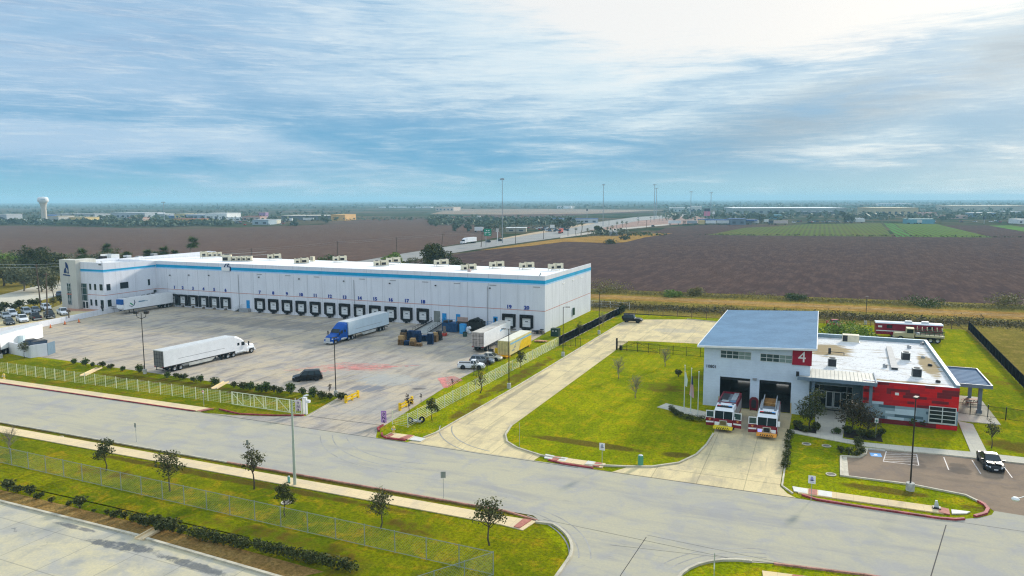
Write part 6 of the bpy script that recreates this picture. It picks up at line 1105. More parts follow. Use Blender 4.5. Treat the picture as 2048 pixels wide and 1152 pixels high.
o = thing('monument_marker', 'small grey marker on a dark base in the long verge', 'marker', G(1873, 1018)); MB().box(-.35, -.3, 0, .35, .3, .22).build('base', M_dark, o); MB().hexa([(-.2, -.12, .22), (.2, -.12, .22), (.2, .12, .22), (-.2, .12, .22), (-.15, -.08, .85), (.05, -.08, .85), (.05, .08, .85), (-.15, .08, .85)]).build('stone', pmat('marker_stone', (.50, .56, .54), .6), o)
for k, (u, v) in enumerate(((1613, 888), (1653, 892), (118, 875), (1662, 949), (573, 1005))):
    o = thing('manhole_cover', ('round manhole cover on the lawn nearest the apron hedge', 'round manhole cover on the lawn in line with the entrance walk', 'round earthy drain cover beside the far pavement', 'small pale cover at the corner of the parking bay', 'round tree ring by the street light')[k], 'manhole'); q = MB(Matrix.Translation(G(u, v))); q.lathe([(.42, 0), (.55, 0), (.55, .05), (.42, .06)], 16, 0); q.lathe([(0, .03), (.42, .03)], 16, 1); q.build('cover', [M_kerb, pmat('cover_grey', (.16, .15, .12), .8, 0, .2)], o)
# yellow steel barriers by the entrance
def barrier(lab, a, b_):
    a, b_ = G(*a), G(*b_); o = thing('steel_barrier', lab, 'barrier', a, ang(a, b_)); L = (b_ - a).length
    for x in (0, L): MB().box(x - .16, -.16, 0, x + .16, .16, 1.1).build('post', M_yellow, o)
    for z in (.35, .78): q = MB(); q.side([(0, z), (L, z), (L, z + .26), (0, z + .26)], -.24, -.162); q.build('rail', M_yellow, o)
    MB().box(L / 2 - .12, -.16, 0, L / 2 + .12, .1, 1.0).build('post', M_yellow, o)
barrier('yellow steel guard barrier at the end of the shrub row', (692, 806), (716, 795)); barrier('yellow steel guard barrier behind the dark twiggy sapling', (800, 821), (824, 807))
# the gate posts with feather banners
M_violet = pmat('banner_violet', (.36, .16, .48), .6, 0, .1, 2); M_pink = pmat('banner_pink', (.62, .40, .62), .6, 0, .1, 2)
for lab, bp, tp_, dx_ in (('violet banner with dark letters on a white pole at the yard entrance', (768, 850), (764, 822), .32), ('pale violet banner with dark letters hanging on the gate post', (597, 826), (596, 800), 0)):
    p = G(*bp); H = hgt(tp_[0], tp_[1], p); o = thing('feather_banner', lab, 'banner', p, .25); MB().tube((-.42, 0, 0), (-.42, 0, H + .25), .04, n=6).build('pole', M_white, o); d = MB().box(-.36, -.02, .35, .36, .02, H).build('cloth', M_violet if dx_ else M_pink, o); q = MB(); q.box(-.26, -.03, .45, .24, -.021, H - .12); q.build('panel', M_pink if dx_ else pmat('banner_cream', (.70, .62, .62), .6, 0, .05), d)
    for i, ch in enumerate('0NR'): lettering('letter', ch, .58, pmat('banner_ink', (.07, .03, .16), .6, 0, 0), d, (0, -.035, H - .45 - i * .52), depth=.004, bold=.02)
o = thing('gate_post', 'thick white gate post with a motor box at the sliding gate', 'gate post', G(609, 828)); MB().box(-.18, -.18, 0, .0, .18, 2.45).build('post', M_white, o); MB().box(.22, -.15, 0, .46, .15, 2.3).build('post', M_white, o); b = MB(); b.box(-.18, -.16, 2.3, .46, .16, 2.42); b.box(.46, -.2, 1.75, 1.0, .2, 2.1); b.build('motor_box', M_white, o)
# ---- fences
M_wf = pmat('cream_fence_paint', (.68, .70, .50), .5, 0, .06, 1); M_bf = pmat('black_fence_paint', (.014, .014, .015), .5, 0, .1, 1); M_brownf = pmat('rust_fence_post', (.14, .085, .055), .8, 0, .2, 1)
def fence(name, label, pts, H, sp, mat, pw, rails, vsp=0.0, vw=.012, rw=.03, cat='fence', diag=0.0, screen=None, panel='mesh_panel', vz0=.08):
    o = thing(name, label, cat, (pts[0][0], pts[0][1], 0)); T = Matrix.Translation((-pts[0][0], -pts[0][1], 0)); posts = []; b = MB(T)
    for i in range(len(pts) - 1):
        a = Vector((*pts[i], 0)); e = Vector((*pts[i + 1], 0)); L = (e - a).length; n = max(1, round(L / sp)); d = (e - a) / L
        posts += [a + (e - a) * (k / n) for k in range(n)]
        for z in rails: b.tube(a + Vector((0, 0, z)), e + Vector((0, 0, z)), rw / 1.41, n=4)
        if vsp:
            for k in range(int(L / vsp)): q = a + d * (k * vsp); b.tube(q + Vector((0, 0, vz0)), q + Vector((0, 0, H - .02)), vw / 1.41, n=4, caps=False)
        if diag:
            k = -H
            while k < L:
                for s_ in (0, 1):
                    t0, t1 = max(0, -k), min(H, L - k)
                    if t1 > t0:
                        z0, z1 = (t0, t1) if s_ == 0 else (H - t0, H - t1); b.tube(a + d * (k + t0) + Vector((0, 0, z0 + .03)), a + d * (k + t1) + Vector((0, 0, z1 + .03)), .005, n=3, caps=False)
                k += diag
        if screen:
            nn = Vector((-d.y, d.x, 0)) * .015; q = [a + nn, e + nn]; s_ = MB(T); s_.box(0, 0, 0, 0, 0, 0); s_ = MB(T); s_.loft([[tuple(v + Vector((0, 0, .05)) - nn * .4), tuple(v + Vector((0, 0, H)) - nn * .4), tuple(v + Vector((0, 0, H)) + nn * .4), tuple(v + Vector((0, 0, .05)) + nn * .4)] for v in q]); s_.build('screen', screen, o)
    posts.append(Vector((*pts[-1], 0))); b.build(panel, mat, o); me = MB().box(-pw / 2, -pw / 2, -.1, pw / 2, pw / 2, H + .05).mesh('post', mat)
    for q in posts[:100]: obj('post', me, o, (q.x - pts[0][0], q.y - pts[0][1], 0))
    return o
RW = [.1, .35, .6, .85, 1.1, 1.35, 1.6, 1.8]
fence('mesh_fence', 'long cream mesh fence between the near street and the truck yard', [(-150, 81.6), (-79.2, 81.2)], 1.85, 2.45, M_wf, .085, RW, .50, .010, .018)
fence('mesh_fence', 'cream mesh fence running back beside the driveway from the corner', [(-52.1, 81.9), (-49.4, 81.4), (-49.2, 112), (-48.9, 140.3)], 1.85, 2.45, M_wf, .085, RW, .50, .010, .026)
g = thing('sliding_gate', 'cream sliding gate with diagonal braces at the yard entrance', 'gate', (-79.2, 81.0, 0)); b = MB(); L = 13.0
for z in (.12, 1.95): b.tube((0, 0, z), (L, -.35, z), .06, n=4)
for k in range(7):
    x = k * L / 6; y = -.35 * k / 6; b.tube((x, y, .12), (x, y, 1.95), .055, n=4)
    if k < 6: z0, z1 = ((1.95, .12) if k % 2 == 0 else (.6, 1.75)); x1 = (k + 1) * L / 6; b.tube((x, y, z0), (x1, -.35 * (k + 1) / 6, z1), .05 if k % 2 == 0 else .02, n=4)
b.build('frame', M_wf, g); b = MB()
for z in RW[1:-1]: b.tube((0, 0, z), (L, -.35, z), .010, n=4)
for k in range(44): x = k * .3; b.tube((x, -.35 * x / L, .1), (x, -.35 * x / L, 1.9), .008, n=4, caps=False)
b.build('mesh_panel', M_wf, g)
for k in range(6): MB().box(k * 2.4 + .9, .12, -.1, k * 2.4 + .98, .2, 1.9).build('post', M_wf, g)
M_scr = pmat('black_screen_cloth', (.010, .010, .011), .95, 0, .3, 2, spec=0)
fence('screened_fence', 'black cloth screened fence running back from the white fence', [(-48.8, 140.6), (-47.6, 186.0)], 1.95, 3.0, M_bf, .07, [.1, 1.9], screen=M_scr)
fence('black_fence', 'short rusty black fence beside the dark gate by the drive', [(-48.7, 140.5), (-46.4, 141.0), (-44.4, 141.2)], 1.8, 1.2, M_bf, .07, [.15, 1.7], .16, .02)
fence('black_fence', 'black picket fence between the rear drive and the big lawn', [(-36.8, 140.9), (-28.0, 140.5), (-15.0, 140.2)], 1.8, 2.4, M_bf, .08, [.15, .9, 1.65], .14, .018)
g = thing('black_gate', 'open black picket gate leaning along the lawn fence', 'gate', (-36.8, 141.3, 0)); b = MB(); [b.tube((0, 0, z), (8.5, -.2, z), .03, n=4) for z in (.15, 1.75)]; b.tube((.2, 0, .15), (4.2, -.1, 1.75), .025, n=4); b.tube((4.2, -.1, 1.75), (8.3, -.2, .15), .025, n=4); [b.tube((k * .2, -k * .2 * .0235, .15), (k * .2, -k * .2 * .0235, 1.75), .010, n=4) for k in range(43)]; b.build('frame', M_bf, g); b = MB(); b.box(-.15, -.15, 0, .15, .15, 2.3); b.build('post', M_bf, g); b = MB(); b.box(.6, -.3, 0, 1.1, .3, .9); b.build('motor_box', M_bf, g)
fence('rear_fence', 'rust posted wire fence along the back of the rear drive', [(-47.4, 186.2), (-22.0, 186.8), (5, 189.5), (32.1, 193.0)], 1.9, 3.4, M_brownf, .12, [.3, .8, 1.3, 1.8], rw=.03, vsp=.6, vw=.012)
fence('mesh_fence', 'pale fence glimpsed past the lit warehouse corner', [(-58.5, 196.5), (-47.5, 195.5)], 1.8, 2.5, M_lgrey, .1, [.3, 1.0, 1.75], .4, .015)
fence('screened_fence', 'long black screened fence along the right edge of the grass', [(32.1, 192.8), (30.7, 136), (30.0, 118)], 2.0, 3.0, M_bf, .07, [.1, 1.95], screen=M_scr)
fence('black_fence', 'black picket fence running right from the pavilion', [(18.2, 116.3), (26.3, 114.7), (36, 112.8)], 1.75, 2.3, M_bf, .10, [.15, 1.6], .13, .022)
fence('chain_link_fence', 'grey chain link fence across the near grass bank', [(-112, 52.6), (-84.2, 52.1), (-51.1, 51.3), (-23.1, 50.7), (-27.5, 44.0)], 1.95, 3.05, pmat('dull_galvanised', (.26, .30, .28), .6, .2, .1, 1), .06, [.05, 1.93], diag=.26, rw=.045)
# ---- flagpoles
M_flagw = pmat('flag_white', (.70, .70, .68), .7, 0, .05, 2)
def flagpole(lab, base, top, flag):
    p = G(*base); h = hgt(top[0], top[1], p); o = thing('flagpole', lab, 'flagpole', p); MB().tube((0, 0, 0), (0, 0, h), .075, .045, 8).build('pole', pmat('flagpole_white', (.66, .70, .64), .4, .2, .05), o); MB().lathe([(0, h), (.09, h + .06), (.09, h + .14), (0, h + .2)], 8).build('finial', M_white, o); MB().lathe([(0, 0), (.35, 0), (.3, .08), (0, .1)], 10).build('base', M_conc, o)
    if flag == 'us':
        b = MB(); rows_ = 13; z1 = h - 1.0; z0 = h - 3.7
        for k in range(rows_):
            for c_ in range(5):     # limp cloth hanging in folds, its stripes running down
                u0, u1 = k / rows_, (k + 1) / rows_; za, zb_ = z1 - (z1 - z0) * c_ / 5, z1 - (z1 - z0) * (c_ + 1) / 5
                def pt(u, z): f_ = (z1 - z) / (z1 - z0); return (.06 + (.15 + .55 * f_) * (u - .45), .10 * math.sin(u * 13 + f_ * 2), z - .5 * f_ * u)
                b.add([pt(u0, za), pt(u1, za), pt(u1, zb_), pt(u0, zb_)], [(0, 1, 2, 3)], 2 if c_ < 2 and k > 3 else k % 2)
        b.build('flag', [pmat('flag_red', (.50, .05, .07), .7, 0, .05), M_flagw, pmat('flag_blue', (.03, .05, .16), .7, 0, .05)], o)
    elif flag: b = MB(); z1 = h - .9; b.loft([[(.05, .0, z1), (.05 + .1, .05, z1)], [(.05, .0, z1 - 1.2), (.40, .12, z1 - 1.1)], [(.05, .02, z1 - 2.0), (.36, -.1, z1 - 2.1)]], caps=False); b.build('flag', pmat('flag_pale', (.62, .70, .58), .7, 0, .1), o)
flagpole('white flagpole carrying a small pale flag', (1368, 819), (1367, 732), 'pale'); flagpole('white flagpole carrying a limp red and white striped flag', (1381, 826), (1381, 738), 'us'); flagpole('bare white flagpole nearest the fire engines', (1395.5, 831), (1396, 745), None)
# ---- bin enclosure at the left
be = thing('bin_enclosure', 'white walled bin enclosure with a blue grey side at the far left', 'enclosure', G(60, 715)); e = [G(18, 706), G(62, 716), G(95, 711), G(110, 705)]; o0 = G(60, 715)
for (a, c_, mt, hh, nm) in ((e[0], e[1], M_wall, 2.3, 'wall_panel'), (e[1], e[2], M_wall, 2.45, 'wall_panel'), (e[2], e[3], pmat('blue_grey_panel', (.13, .20, .26), .6), 2.3, 'side_wall')):
    d = (c_ - a).normalized(); n_ = Vector((-d.y, d.x, 0)) * .12; MB(Matrix.Translation(-o0)).loft([[tuple(v + n_), tuple(v - n_), tuple(v - n_ + Vector((0, 0, hh))), tuple(v + n_ + Vector((0, 0, hh)))] for v in (a, c_)]).build(nm, mt, be)
MB(Matrix.Translation(G(98, 708) - o0)).tube((0, 0, 0), (0, 0, 1.2), .11, n=8).build('bollard', M_yellow, be)
for k, (u, v, h_) in enumerate(((80, 700, 1.9), (58, 698, 1.9))):
    o = thing('waste_skip', ('dark blue waste skip inside the enclosure by the side wall', 'dark waste skip inside the enclosure behind the tree')[k], 'skip', G(u, v), ang(e[1], e[2])); b = MB(); b.hexa([(-1.0, -.7, .1), (1.0, -.7, .1), (1.0, .7, .1), (-1.0, .7, .1), (-1.2, -.85, h_), (1.2, -.85, h_), (1.2, .85, h_), (-1.2, .85, h_)]); b.build('tub', pmat('skip_blue', (.06, .09, .14), .6, 0, .2), o); MB().box(-1.22, -.87, h_, 1.22, .87, h_ + .06).build('lid', M_dark, o)
o = thing('white_panel_stack', 'pale blue white panel standing behind the enclosure', 'panel', G(35, 700), ang(e[0], e[1]) + .5); MB().box(-2.0, -.3, 0, 1.6, .3, 3.0).build('panel', pmat('pale_panel', (.66, .78, .80), .5), o); MB().box(-2.05, -.32, 3.0, 1.65, .32, 3.06).build('cap', M_white, o)
o = thing('pallet_stack', 'stack of pale crates at the left end of the bin enclosure', 'crates', G(9, 706), .4)
for k in range(3): b = MB(); b.box(-.7, -.6, k * .75, .7, .6, k * .75 + .58); b.build('crate', M_cream, o); b = MB(); b.box(-.65, -.55, k * .75 + .58, .65, .55, k * .75 + .75); b.build('pallet', M_dark, o)
# traffic cones by the retaining wall
for k, (u, v) in enumerate(((101, 656), (130, 649), (158, 645))):
    o = thing('traffic_cone', ('orange traffic cone by the wall nearest the white trailer', 'orange traffic cone by the wall between the other two', 'orange traffic cone by the wall nearest the office')[k], 'traffic cone', G(u, v)); MB().box(-.3, -.3, 0, .3, .3, .06).build('base', M_black, o); MB().lathe([(.22, .06), (.06, .95), (0, .95)], 10).build('cone', pmat('cone_orange', (.75, .16, .02), .5, 0, .05), o)
o = thing('white_utility_box', 'small white box beside the black pickup in the office court', 'utility box', G(96, 636, .88)); MB().box(-.5, -.4, 0, .5, .4, 1.2).build('housing', M_white, o); MB().box(-.55, -.45, 1.2, .55, .45, 1.26).build('lid', M_lgrey, o)
for k, (u, v) in enumerate(((205, 622), (138, 636))): o = thing('statue_pedestal' if k == 0 else 'signboard', ('dark round topped post by the office wall' if k == 0 else 'small wooden signboard by the white pickup'), 'post' if k == 0 else 'sign', G(u, v, .9)); b = MB(); (b.lathe([(0, 0), (.3, 0), (.25, .5), (.4, .9), (.4, 1.3), (.2, 1.6), (0, 1.65)], 10) if k == 0 else (b.box(-.1, -.1, 0, .1, .1, 1.9), b.box(-.7, -.08, 1.5, .7, .08, 2.1))); b.build('body', M_dark if k == 0 else M_woodp, o)
# ---- goods by the ramp: pallets, drums, compactor, skip
M_pal = pmat('pallet_wood', (.30, .18, .08), .8, 0, .3, 3); M_palb = pmat('blue_pallet', (.015, .05, .13), .7, 0, .25, 3); M_card = pmat('cardboard', (.38, .24, .10), .8, 0, .15, 2)
def pallets(lab, p, n, mt, rz=.2, top=None):
    o = thing('pallet_pile', lab, 'pallets', p, rz, 'stacked pallets beside the ramp')
    for k in range(n):
        b = MB(); z = k * .16
        for y in (-.55, -.28, 0, .28, .55): b.box(-.6, y - .1, z + .10, .6, y + .1, z + .13)
        for x in (-.55, 0, .55): b.box(x - .05, -.6, z, x + .05, .6, z + .10)
        q = b.build('pallet', mt, o); q.rotation_euler = (0, 0, random.uniform(-.04, .04))
    if top: b = MB(); b.box(-.5, -.5, n * .16, .5, .5, n * .16 + top[0]); b.build('load', top[1], o)
PP = [((803, 689), 7, M_pal, 'wood pallets at the left end of the row under a brown load', (.8, M_card)), ((815, 690), 6, M_palb, 'blue pallets beside the leftmost wooden pile', None), ((826, 691), 6, M_pal, 'wooden pallets topped with a wrapped tan bundle', (.6, M_card)), ((838, 692), 4, M_pal, 'low wooden pallets in front of the blue crates', None), ((836, 684), 12, M_palb, 'tall blue crates stacked behind the low pallets', (.5, M_palb)), ((822, 680), 13, M_palb, 'tall blue stack behind the tan bundle', None), ((808, 680), 11, M_pal, 'wooden stack with a dark cover at the back', (.5, M_dark)), ((861, 688), 14, M_palb, 'dark blue stack standing alone nearest the camera end', (.2, M_grey)), ((870, 683), 9, M_pal, 'wooden pallets with yellow boxes behind the lone blue stack', (.5, M_card)), ((850, 682), 8, M_palb, 'blue pallets between the two tall blue stacks', None), ((878, 680), 7, M_dark, 'dark wrapped goods at the right end of the row', (.9, M_dark))]
for (u, v), n, mt, lab, top in PP: pallets(lab, G(u, v), n, mt, random.uniform(0, .4), top)
o = thing('waste_compactor', 'blue steel waste compactor below the two blue doors', 'compactor', G(899, 664) + Vector((0, 1, 0))); b = MB(); b.box(-1.8, -1.2, .1, 1.8, 1.2, 2.1); [b.box(-1.8 + k * .45, -1.26, .1, -1.7 + k * .45, -1.2, 2.1) for k in range(9)]; b.build('body', pmat('compactor_blue', (.02, .07, .16), .6, 0, .2), o); b = MB(); b.box(-1.6, -1.0, 2.1, -.2, 1.0, 2.5); b.build('hopper', M_dark, o); b = MB(); [b.tube((x, -1.25, 2.1), (x, -1.25, 3.0), .04, n=5) for x in (-1.7, 0, 1.7)]; b.tube((-1.7, -1.25, 3.0), (1.7, -1.25, 3.0), .04, n=5); b.build('rail', M_blued, o)
o = thing('waste_skip', 'brown skip with a pinkish board behind the blue cabinet', 'skip', G(921, 664) + Vector((0, 1, 0))); MB().box(-1.3, -1, .1, 1.3, 1, 2.3).build('tub', pmat('skip_brown', (.06, .05, .045), .7, 0, .2), o); MB().box(-1.2, -.2, 2.3, 1.4, .0, 3.3).build('board', pmat('pink_board', (.40, .28, .23), .7, 0, .15), o)
o = thing('blue_cabinet', 'bright blue upright cabinet before the brown skip', 'cabinet', G(926, 667)); MB().box(-.65, -.5, 0, .65, .5, 2.2).build('housing', pmat('cabinet_blue', (.03, .28, .60), .5, 0, .1), o); MB().box(-.5, -.52, .3, .5, -.5, 2.0).build('door', pmat('cabinet_blue_pale', (.08, .36, .66), .5, 0, .1), o)
o = thing('scrap_skip', 'black skip heaped with dark bags beside the dock wall', 'skip', G(949, 663) + Vector((0, 1.2, 0))); MB().box(-1.7, -1.2, .1, 1.7, 1.2, 2.2).build('tub', pmat('skip_black', (.025, .026, .024), .7, 0, .3), o); b = MB()
for k in range(26):
    x, y = random.uniform(-1.4, 1.4), random.uniform(-.9, .9); r_ = random.uniform(.3, .6); b.lathe([(0, -r_ * .7), (r_ * .8, -r_ * .4), (r_, .0), (r_ * .7, r_ * .5), (0, r_ * .7)], 7, 0, (x, y, 2.2 + .5 * (1 - abs(x) / 1.5)))
b.build('bags', pmat('black_bags', (.012, .014, .013), .4, 0, .3, 3), o)
o = thing('white_bag_heap', 'heap of white sacks on the ground before the black skip', 'sacks', G(937, 668)); b = MB(); [b.lathe([(0, -.3), (.35, -.15), (.4, .1), (.2, .4), (0, .5)], 8, 0, (random.uniform(-.5, .5), random.uniform(-.3, .3), .3 + k * .22)) for k in range(6)]; b.build('sack', pmat('white_sack', (.62, .63, .64), .7, 0, .1), o)
o = thing('red_pallet_jack', 'red pallet truck standing by the foot of the ramp', 'pallet truck', G(889, 672)); MB().box(-.4, -.5, .1, .4, .5, .7).build('body', pmat('jack_red', (.45, .06, .04), .5, 0, .1), o); b = MB(); b.box(-.35, -.1, .7, .35, .1, 2.2); b.box(-.3, .5, .05, -.1, 1.6, .12); b.box(.1, .5, .05, .3, 1.6, .12); b.build('mast', M_rust, o)
o = thing('waste_bin', 'small dark green bin standing in the open yard', 'bin', G(930, 673)); MB().box(-.35, -.35, 0, .35, .35, 1.0).build('bin_body', pmat('bin_green', (.03, .07, .06), .6), o); MB().box(-.37, -.37, 1.0, .37, .37, 1.06).build('lid', M_dark, o)
o = thing('waste_bin', 'small black bin behind the yellow forklift', 'bin', G(982, 711)); MB().box(-.4, -.4, 0, .4, .4, 1.2).build('bin_body', M_dark, o); MB().box(-.42, -.42, 1.2, .42, .42, 1.26).build('lid', M_black, o)
o = thing('scrap_heap', 'dark heap of tyres and scrap at the warehouse corner', 'scrap', G(1078, 667)); b = MB(); [b.lathe([(.2, 0), (.42, .02), (.46, .12), (.42, .22), (.2, .24)], 10, 0, (random.uniform(-1.1, 1.1), random.uniform(-.5, .5), (k // 5) * .24)) for k in range(16)]; b.build('tyre', M_tyre2, o); b = MB(); [b.box(x, -.8, 0, x + .5, -.3, random.uniform(.4, .9)) for x in (-.9, .2, .9)]; b.build('scrap_metal', M_rust, o)
o = thing('pallet_pile', 'loose orange and pale pallets lying beyond the cream container', 'pallets', G(1078, 683)); b = MB(); b.box(-.9, -.6, 0, .6, .6, .2); b.box(-.3, -.9, .2, 1.3, .1, .36); b.box(.2, -.1, 0, 1.6, .9, .18); b.build('pallet', pmat('orange_wood', (.50, .27, .14), .8, 0, .3, 2), o)
o = thing('parts_cart', 'two low carts with black wheels lying by the white fence', 'cart', G(840, 846)); [MB(Matrix.Translation((x, y, .45)) @ Matrix.Rotation(1.4, 4, 'X')).lathe([(.22, -.08), (.42, -.1), (.45, 0), (.42, .1), (.22, .08)], 14).build('wheel', M_tyre2, o) for x, y in ((.2, .2), (-1.1, -.7))]; b = MB(); b.box(-1.2, -.5, .2, .2, .3, .35); b.build('frame', M_grey, o)
# concrete flumes
for k, (a, c_) in enumerate((((165, 752), (199, 736)), ((428, 778), (452, 764)), ((278, 1080), (314, 1060)))):
    a, c_ = G(*a), G(*c_); o = thing('drain_flume', ('pale concrete drain flume in the grass below the twin floodlight lamp', 'pale concrete drain flume in the grass near the sliding gate', 'pale concrete drain flume at the near kerb by the hedge')[k], 'drain', a, ang(a, c_)); L = (c_ - a).length; b = MB(); b.box(0, -.5, -.05, L, .5, .06); b.box(0, -.5, .06, L, -.36, .2); b.box(0, .36, .06, L, .5, .2); b.build('channel', M_walk, o)
b = thing('wheel_stop', 'concrete wheel stop at the head of the blue marked bay', 'wheel stop', (7.3, 95.0, 0)); MB().hexa([(-.95, -.1, 0), (.95, .02, 0), (.95, .2, 0), (-.95, .1, 0), (-.9, -.05, .14), (.9, .05, .14), (.9, .16, .14), (-.9, .06, .14)]).build('block', M_conc, b)
# ================================================================ trees and shrubs
def leafmat(name, a, b_, c=None):
    m = bpy.data.materials.new(name); m.use_nodes = True; t = NT(m.node_tree); b = t.n['Principled BSDF']; b.inputs['Roughness'].default_value = .7; b.inputs['Specular IOR Level'].default_value = .15
    g = t.node('ShaderNodeNewGeometry'); r = g.outputs['Random Per Island']; P = t.node('ShaderNodeTexCoord').outputs['Object']; n = t.noise(P, .9, 3, .6)
    col = t.mix(r, a, b_); 
    if c: col = t.mix(t.m('MULTIPLY', t.step(n, .5, .68), .8), col, c)
    t.l.new(col, b.inputs['Base Color']); return m
L_dark = leafmat('oak_leaf', (.030, .044, .012), (.095, .100, .026)); L_mid = leafmat('sapling_leaf', (.045, .055, .018), (.115, .105, .030)); L_green = leafmat('bright_leaf', (.085, .16, .020), (.22, .29, .04)); L_olive = leafmat('olive_leaf', (.070, .080, .025), (.15, .15, .05), (.05, .06, .02)); L_red = leafmat('purple_leaf', (.03, .022, .022), (.075, .045, .035)); L_shrub = leafmat('shrub_leaf', (.032, .058, .014), (.10, .14, .026)); L_far = leafmat('far_leaf', (.055, .080, .045), (.125, .15, .075)); L_palm = leafmat('palm_leaf', (.030, .055, .014), (.10, .14, .025)); L_grey = leafmat('mesquite_leaf', (.10, .11, .055), (.16, .16, .08)); L_weed = leafmat('weed_leaf', (.15, .14, .035), (.26, .21, .07), (.09, .10, .03)); L_ditch = leafmat('ditch_leaf', (.06, .052, .018), (.17, .13, .045), (.035, .045, .014)); L_twig = leafmat('twig_grey', (.20, .18, .15), (.30, .27, .22))
M_bark = pmat('bark', (.085, .066, .048), .9, 0, .25, 4); M_barkp = pmat('pale_bark', (.22, .19, .15), .9, 0, .2, 4)
def leaves(b, c, r, n, s, rng, flat=.8, mi=0):
    for _ in range(n):
        d = Vector((rng.gauss(0, 1), rng.gauss(0, 1), rng.gauss(0, 1))).normalized() * (r * rng.random() ** .45); p = Vector(c) + Vector((d.x, d.y, d.z * flat)); sz = s * rng.uniform(.6, 1.4)
        u = Vector((rng.gauss(0, 1), rng.gauss(0, 1), rng.gauss(0, .6))).normalized(); v = u.orthogonal().normalized(); v = (v * math.cos(rng.random() * 6.3) + u.cross(v) * math.sin(rng.random() * 6.3))
        b.add([p - u * sz, p + v * sz * .55, p + u * sz, p - v * sz * .55], [(0, 1, 2, 3)], mi)
def limb(b, p, q, r0, r1, rng, n=3):
    p, q = Vector(p), Vector(q); L = (q - p).length; prev = p; pr = r0
    for k in range(1, n + 1):
        f = k / n; c = p.lerp(q, f) + (Vector((rng.gauss(0, 1), rng.gauss(0, 1), 0)) * L * .04 if k < n else Vector()); r = r0 + (r1 - r0) * f; b.tube(prev, c, pr, r, 6, caps=False); prev, pr = c, r
TM = {}
def tree_mesh(kind, h, cw, ch, nl, ls, dens, leaf, bark=None, seed=1, bare=0.0, stem=None):
    """sapling style tree: (trunk mesh, crown mesh)"""
    rng = random.Random(seed); t = MB(); c = MB(); zc = h - ch; limb(t, (0, 0, -.1), (rng.gauss(0, .05) * h * .2, rng.gauss(0, .05) * h * .2, zc + ch * .45), stem or .016 * h + .02, .012 + .004 * h, rng, 4); tips = []
    for k in range(nl):
        a = 2.4 * k + rng.uniform(-.4, .4); f = rng.random(); z0 = zc * (.85 + .1 * f) + ch * .35 * f; rad = cw * .5 * rng.uniform(.55, 1.05) * (1 - .35 * f); q = Vector((math.cos(a) * rad, math.sin(a) * rad, zc + ch * (.15 + .8 * f) * rng.uniform(.8, 1.1)))
        limb(t, (0, 0, z0), q, .012 + .007 * h, .006, rng, 3); tips.append(q)
        if bare > 0:
            for _ in range(int(9 * bare)):
                s_ = Vector((0, 0, z0)).lerp(q, rng.uniform(.35, 1)); e = s_ + Vector((rng.gauss(0, .5), rng.gauss(0, .5), rng.uniform(.2, .9))) * ch * .25; t.tube(s_, e, .012, .005, 3, caps=False)
    for q in tips: leaves(c, q * .9 + Vector((0, 0, zc * .1)), cw * .24, int(dens), ls, rng)
    leaves(c, (0, 0, zc + ch * .5), cw * .34, int(dens * nl * .28), ls, rng, ch / cw)
    return t.mesh('trunk', bark or M_bark), (c.mesh('crown', leaf) if c.f else None)
def tree(name, label, p, meshes, rz=0.0, s=1.0, group=None, cat='tree', crown='crown', trunk='trunk'):
    o = thing(name, label, cat, p, rz, group); o.scale = (s, s, s)
    if meshes[0]: obj(trunk, meshes[0], o)
    if meshes[1]: obj(crown, meshes[1], o)
    return o
oakA = tree_mesh('oak', 4.4, 2.5, 2.7, 13, .13, 62, L_dark, seed=3); oakB = tree_mesh('oak', 4.6, 2.9, 2.9, 15, .12, 50, leafmat('oak_leaf_pale', (.045, .055, .016), (.13, .125, .035)), seed=8, bare=.4); oakC = tree_mesh('oak', 5.0, 2.6, 3.2, 13, .12, 34, L_mid, seed=12, bare=.5); thin = tree_mesh('thin', 5.0, 2.8, 3.6, 14, .10, 16, L_mid, seed=5, bare=.8); bare1 = tree_mesh('bare', 4.4, 3.2, 3.2, 20, .05, 5, L_twig, M_barkp, seed=21, bare=1.5); purp = tree_mesh('purple', 3.4, 1.8, 2.4, 9, .14, 18, L_red, seed=31); stick = tree_mesh('stick', 2.8, .7, 1.8, 6, .11, 12, L_red, seed=33)
def ft(label, base, top, meshes, h, name='young_tree', grp='young trees along the street'):
    p = G(*base); H = hgt(top[0], top[1], p); tree(name, label, p, meshes, random.uniform(0, 6), H / h, grp)
ft('young oak at the left end of the near grass bank', (212, 942), (207, 880), oakA, 4.4); ft('young broad oak beside the near pavement above the chain link fence', (340, 982), (332, 900), oakB, 4.6); ft('tall thin leafed tree beside the pavement near the street light', (508, 978), (500, 886), oakC, 5.0); ft('small young oak standing below the street light', (570, 1032), (562, 968), oakA, 4.4); ft('young rounded oak in the middle of the near bank', (761, 1056), (758, 979), oakB, 4.6); ft('young full crowned oak nearest the street corner', (979, 1090), (980, 993), oakB, 4.6); ft('leafless sapling at the far left of the grass bank', (20, 906), (14, 852), bare1, 4.4)
ft('young oak at the corner of the white fence beside the drive', (864, 841), (862, 797), oakA, 4.4, grp='young trees along the drive'); ft('thin young tree behind the white fence halfway along', (960, 786), (955, 728), thin, 5.0, grp='young trees along the drive'); ft('young oak beside the lamp post on the drive verge', (1042, 736), (1043, 703), oakA, 4.4, grp='young trees along the drive'); ft('dark young oak against the black screened fence', (1158, 672), (1160, 643), oakC, 5.0, grp='young trees along the drive'); ft('bare sapling on the verge below the off-roader', (1206, 652), (1206, 622), bare1, 4.4, grp='young trees along the drive')
